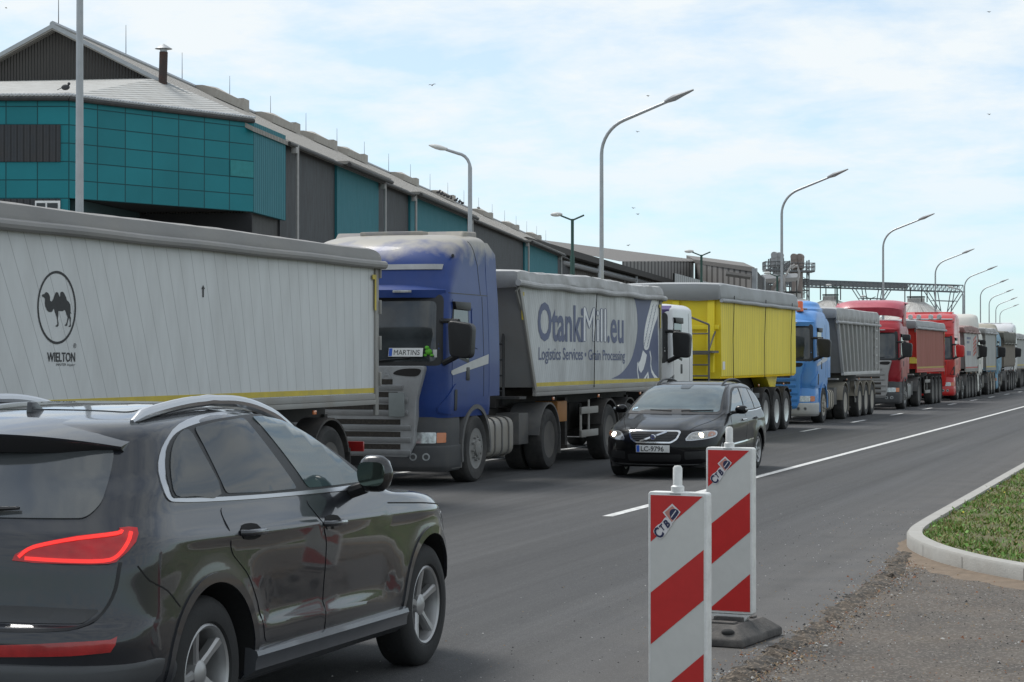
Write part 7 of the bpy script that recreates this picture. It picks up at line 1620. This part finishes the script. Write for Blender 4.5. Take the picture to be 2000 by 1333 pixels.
    # grille: bright frame, dark slats, slanting bar with round badge
    go = [(-.37, .728), (.37, .728), (.40, .705), (.36, .60), (.27, .545), (-.27, .545), (-.36, .60), (-.40, .705)]; gi = [(-.345, .708), (.345, .708), (.372, .692), (.336, .612), (.255, .567), (-.255, .567), (-.336, .612), (-.372, .692)]
    gf = panel('grille_frame', sk, round_poly(go, .03), 'y', 1, CHROME, t, .022, .04, .05); gr = panel('grille', sk, round_poly(gi, .025), 'y', 1, BLACKP, gf, .026, .02, .05)
    for z in (.592, .618, .644, .670): b = MB(); hw_ = .30 + (z - .59) * .6; b.add(*sk.strip([(-hw_, z), (0, z), (hw_, z)], 'y', 1, .010, .032, .01)); b.build('slat', mat('slat_grey', (.06, .06, .062), .4), gr)
    b = MB(); b.add(*sk.strip([(.20, .572), (0, .638), (-.20, .704)], 'y', 1, .022, .036, .012)); b.build('badge_bar', CHROME, gr)
    c, n = sk.smooth_hit((0, .638), 'y', 1); b = MB(); b.lathe([(.044, .03), (.044, .048), (.034, .053), (.034, .046), (.001, .046)], (c.x, c.y, c.z), 'y', 24); bd = b.build('badge_ring', CHROME, gr); b = MB(); b.lathe([(.033, .047), (.001, .049)], (c.x, c.y, c.z), 'y', 20); b.build('badge_disc', mat('badge_blue', (.08, .09, .25), .3), gr)
    b = MB(); b.box(c.x - .03, c.x + .03, c.y + .0495, c.y + .0515, c.z - .007, c.z + .007); b.build('badge_band', CHROME, gr)
    b = MB(); b.tube([(c.x - .03, c.y + .04, c.z + .03), (c.x - .055, c.y + .04, c.z + .052)], .007, 6); b.build('badge_arrow', CHROME, gr)
    pl = MB(); c, n = sk.smooth_hit((0, .46), 'y', 1); y = c.y + .018; pl.box(-.26, .26, y, y + .008, .41, .52); po = pl.build('number_plate', PLATEW, t, bevel=.004)
    e = MB(); e.box(.205, .252, y + .0078, y + .0095, .415, .515); e.build('euro_band', EUBLUE, po, smooth=0)
    lettering('plate_text', [dict(body='LC-9796', size=.105, right=(-1, 0, 0), up=(0, 0, 1), origin=(.190, y + .0098, .428), sx=.98, bold=.0015)], mat('plate_ink', (.05, .05, .05), .6), po)
    panel('lower_intake', sk, round_poly([(-.40, .27), (.40, .27), (.42, .38), (-.42, .38)], .03), 'y', 1, BLACKP, t, .004, .02, .05)
    bead('bumper_lip', sk, [(-.80, .225), (-.4, .222), (0, .22), (.4, .222), (.80, .225)], 'y', 1, .014, mat('lip_grey', (.10, .10, .10), .5), t, .006)
    bead('bonnet_gap', sk, smooth_poly([(-.80, 3.12), (-.70, 3.6), (-.56, 4.05), (-.42, 4.36), (0, 4.40), (.42, 4.36), (.56, 4.05), (.70, 3.6), (.80, 3.12)], 4, closed=False), 'z', 1, .010, WELL, t, .0015)
    for s in (1, -1): w = MB(); c0, n0 = sk.smooth_hit((s * .08 - .05, .985), 'y', 1); c1, n1 = sk.smooth_hit((s * .5 - .12, 1.0), 'y', 1); w.tube([c0 + n0 * .02, c1 + n1 * .02], [.014, .008], 6); w.build('wiper', BLACKP, t)
    for ay in (RA, FA):
        for s in (1, -1): car_wheel(t, s * .765, ay, .318, .21, .205, 7, s)
    m = MB(); m.prism([(.3, .18), (4.25, .18), (4.2, .26), (.4, .26)], 'x', -.72, .72); m.build('underbody', WELL, t)
    return t
ESTATE = estate()
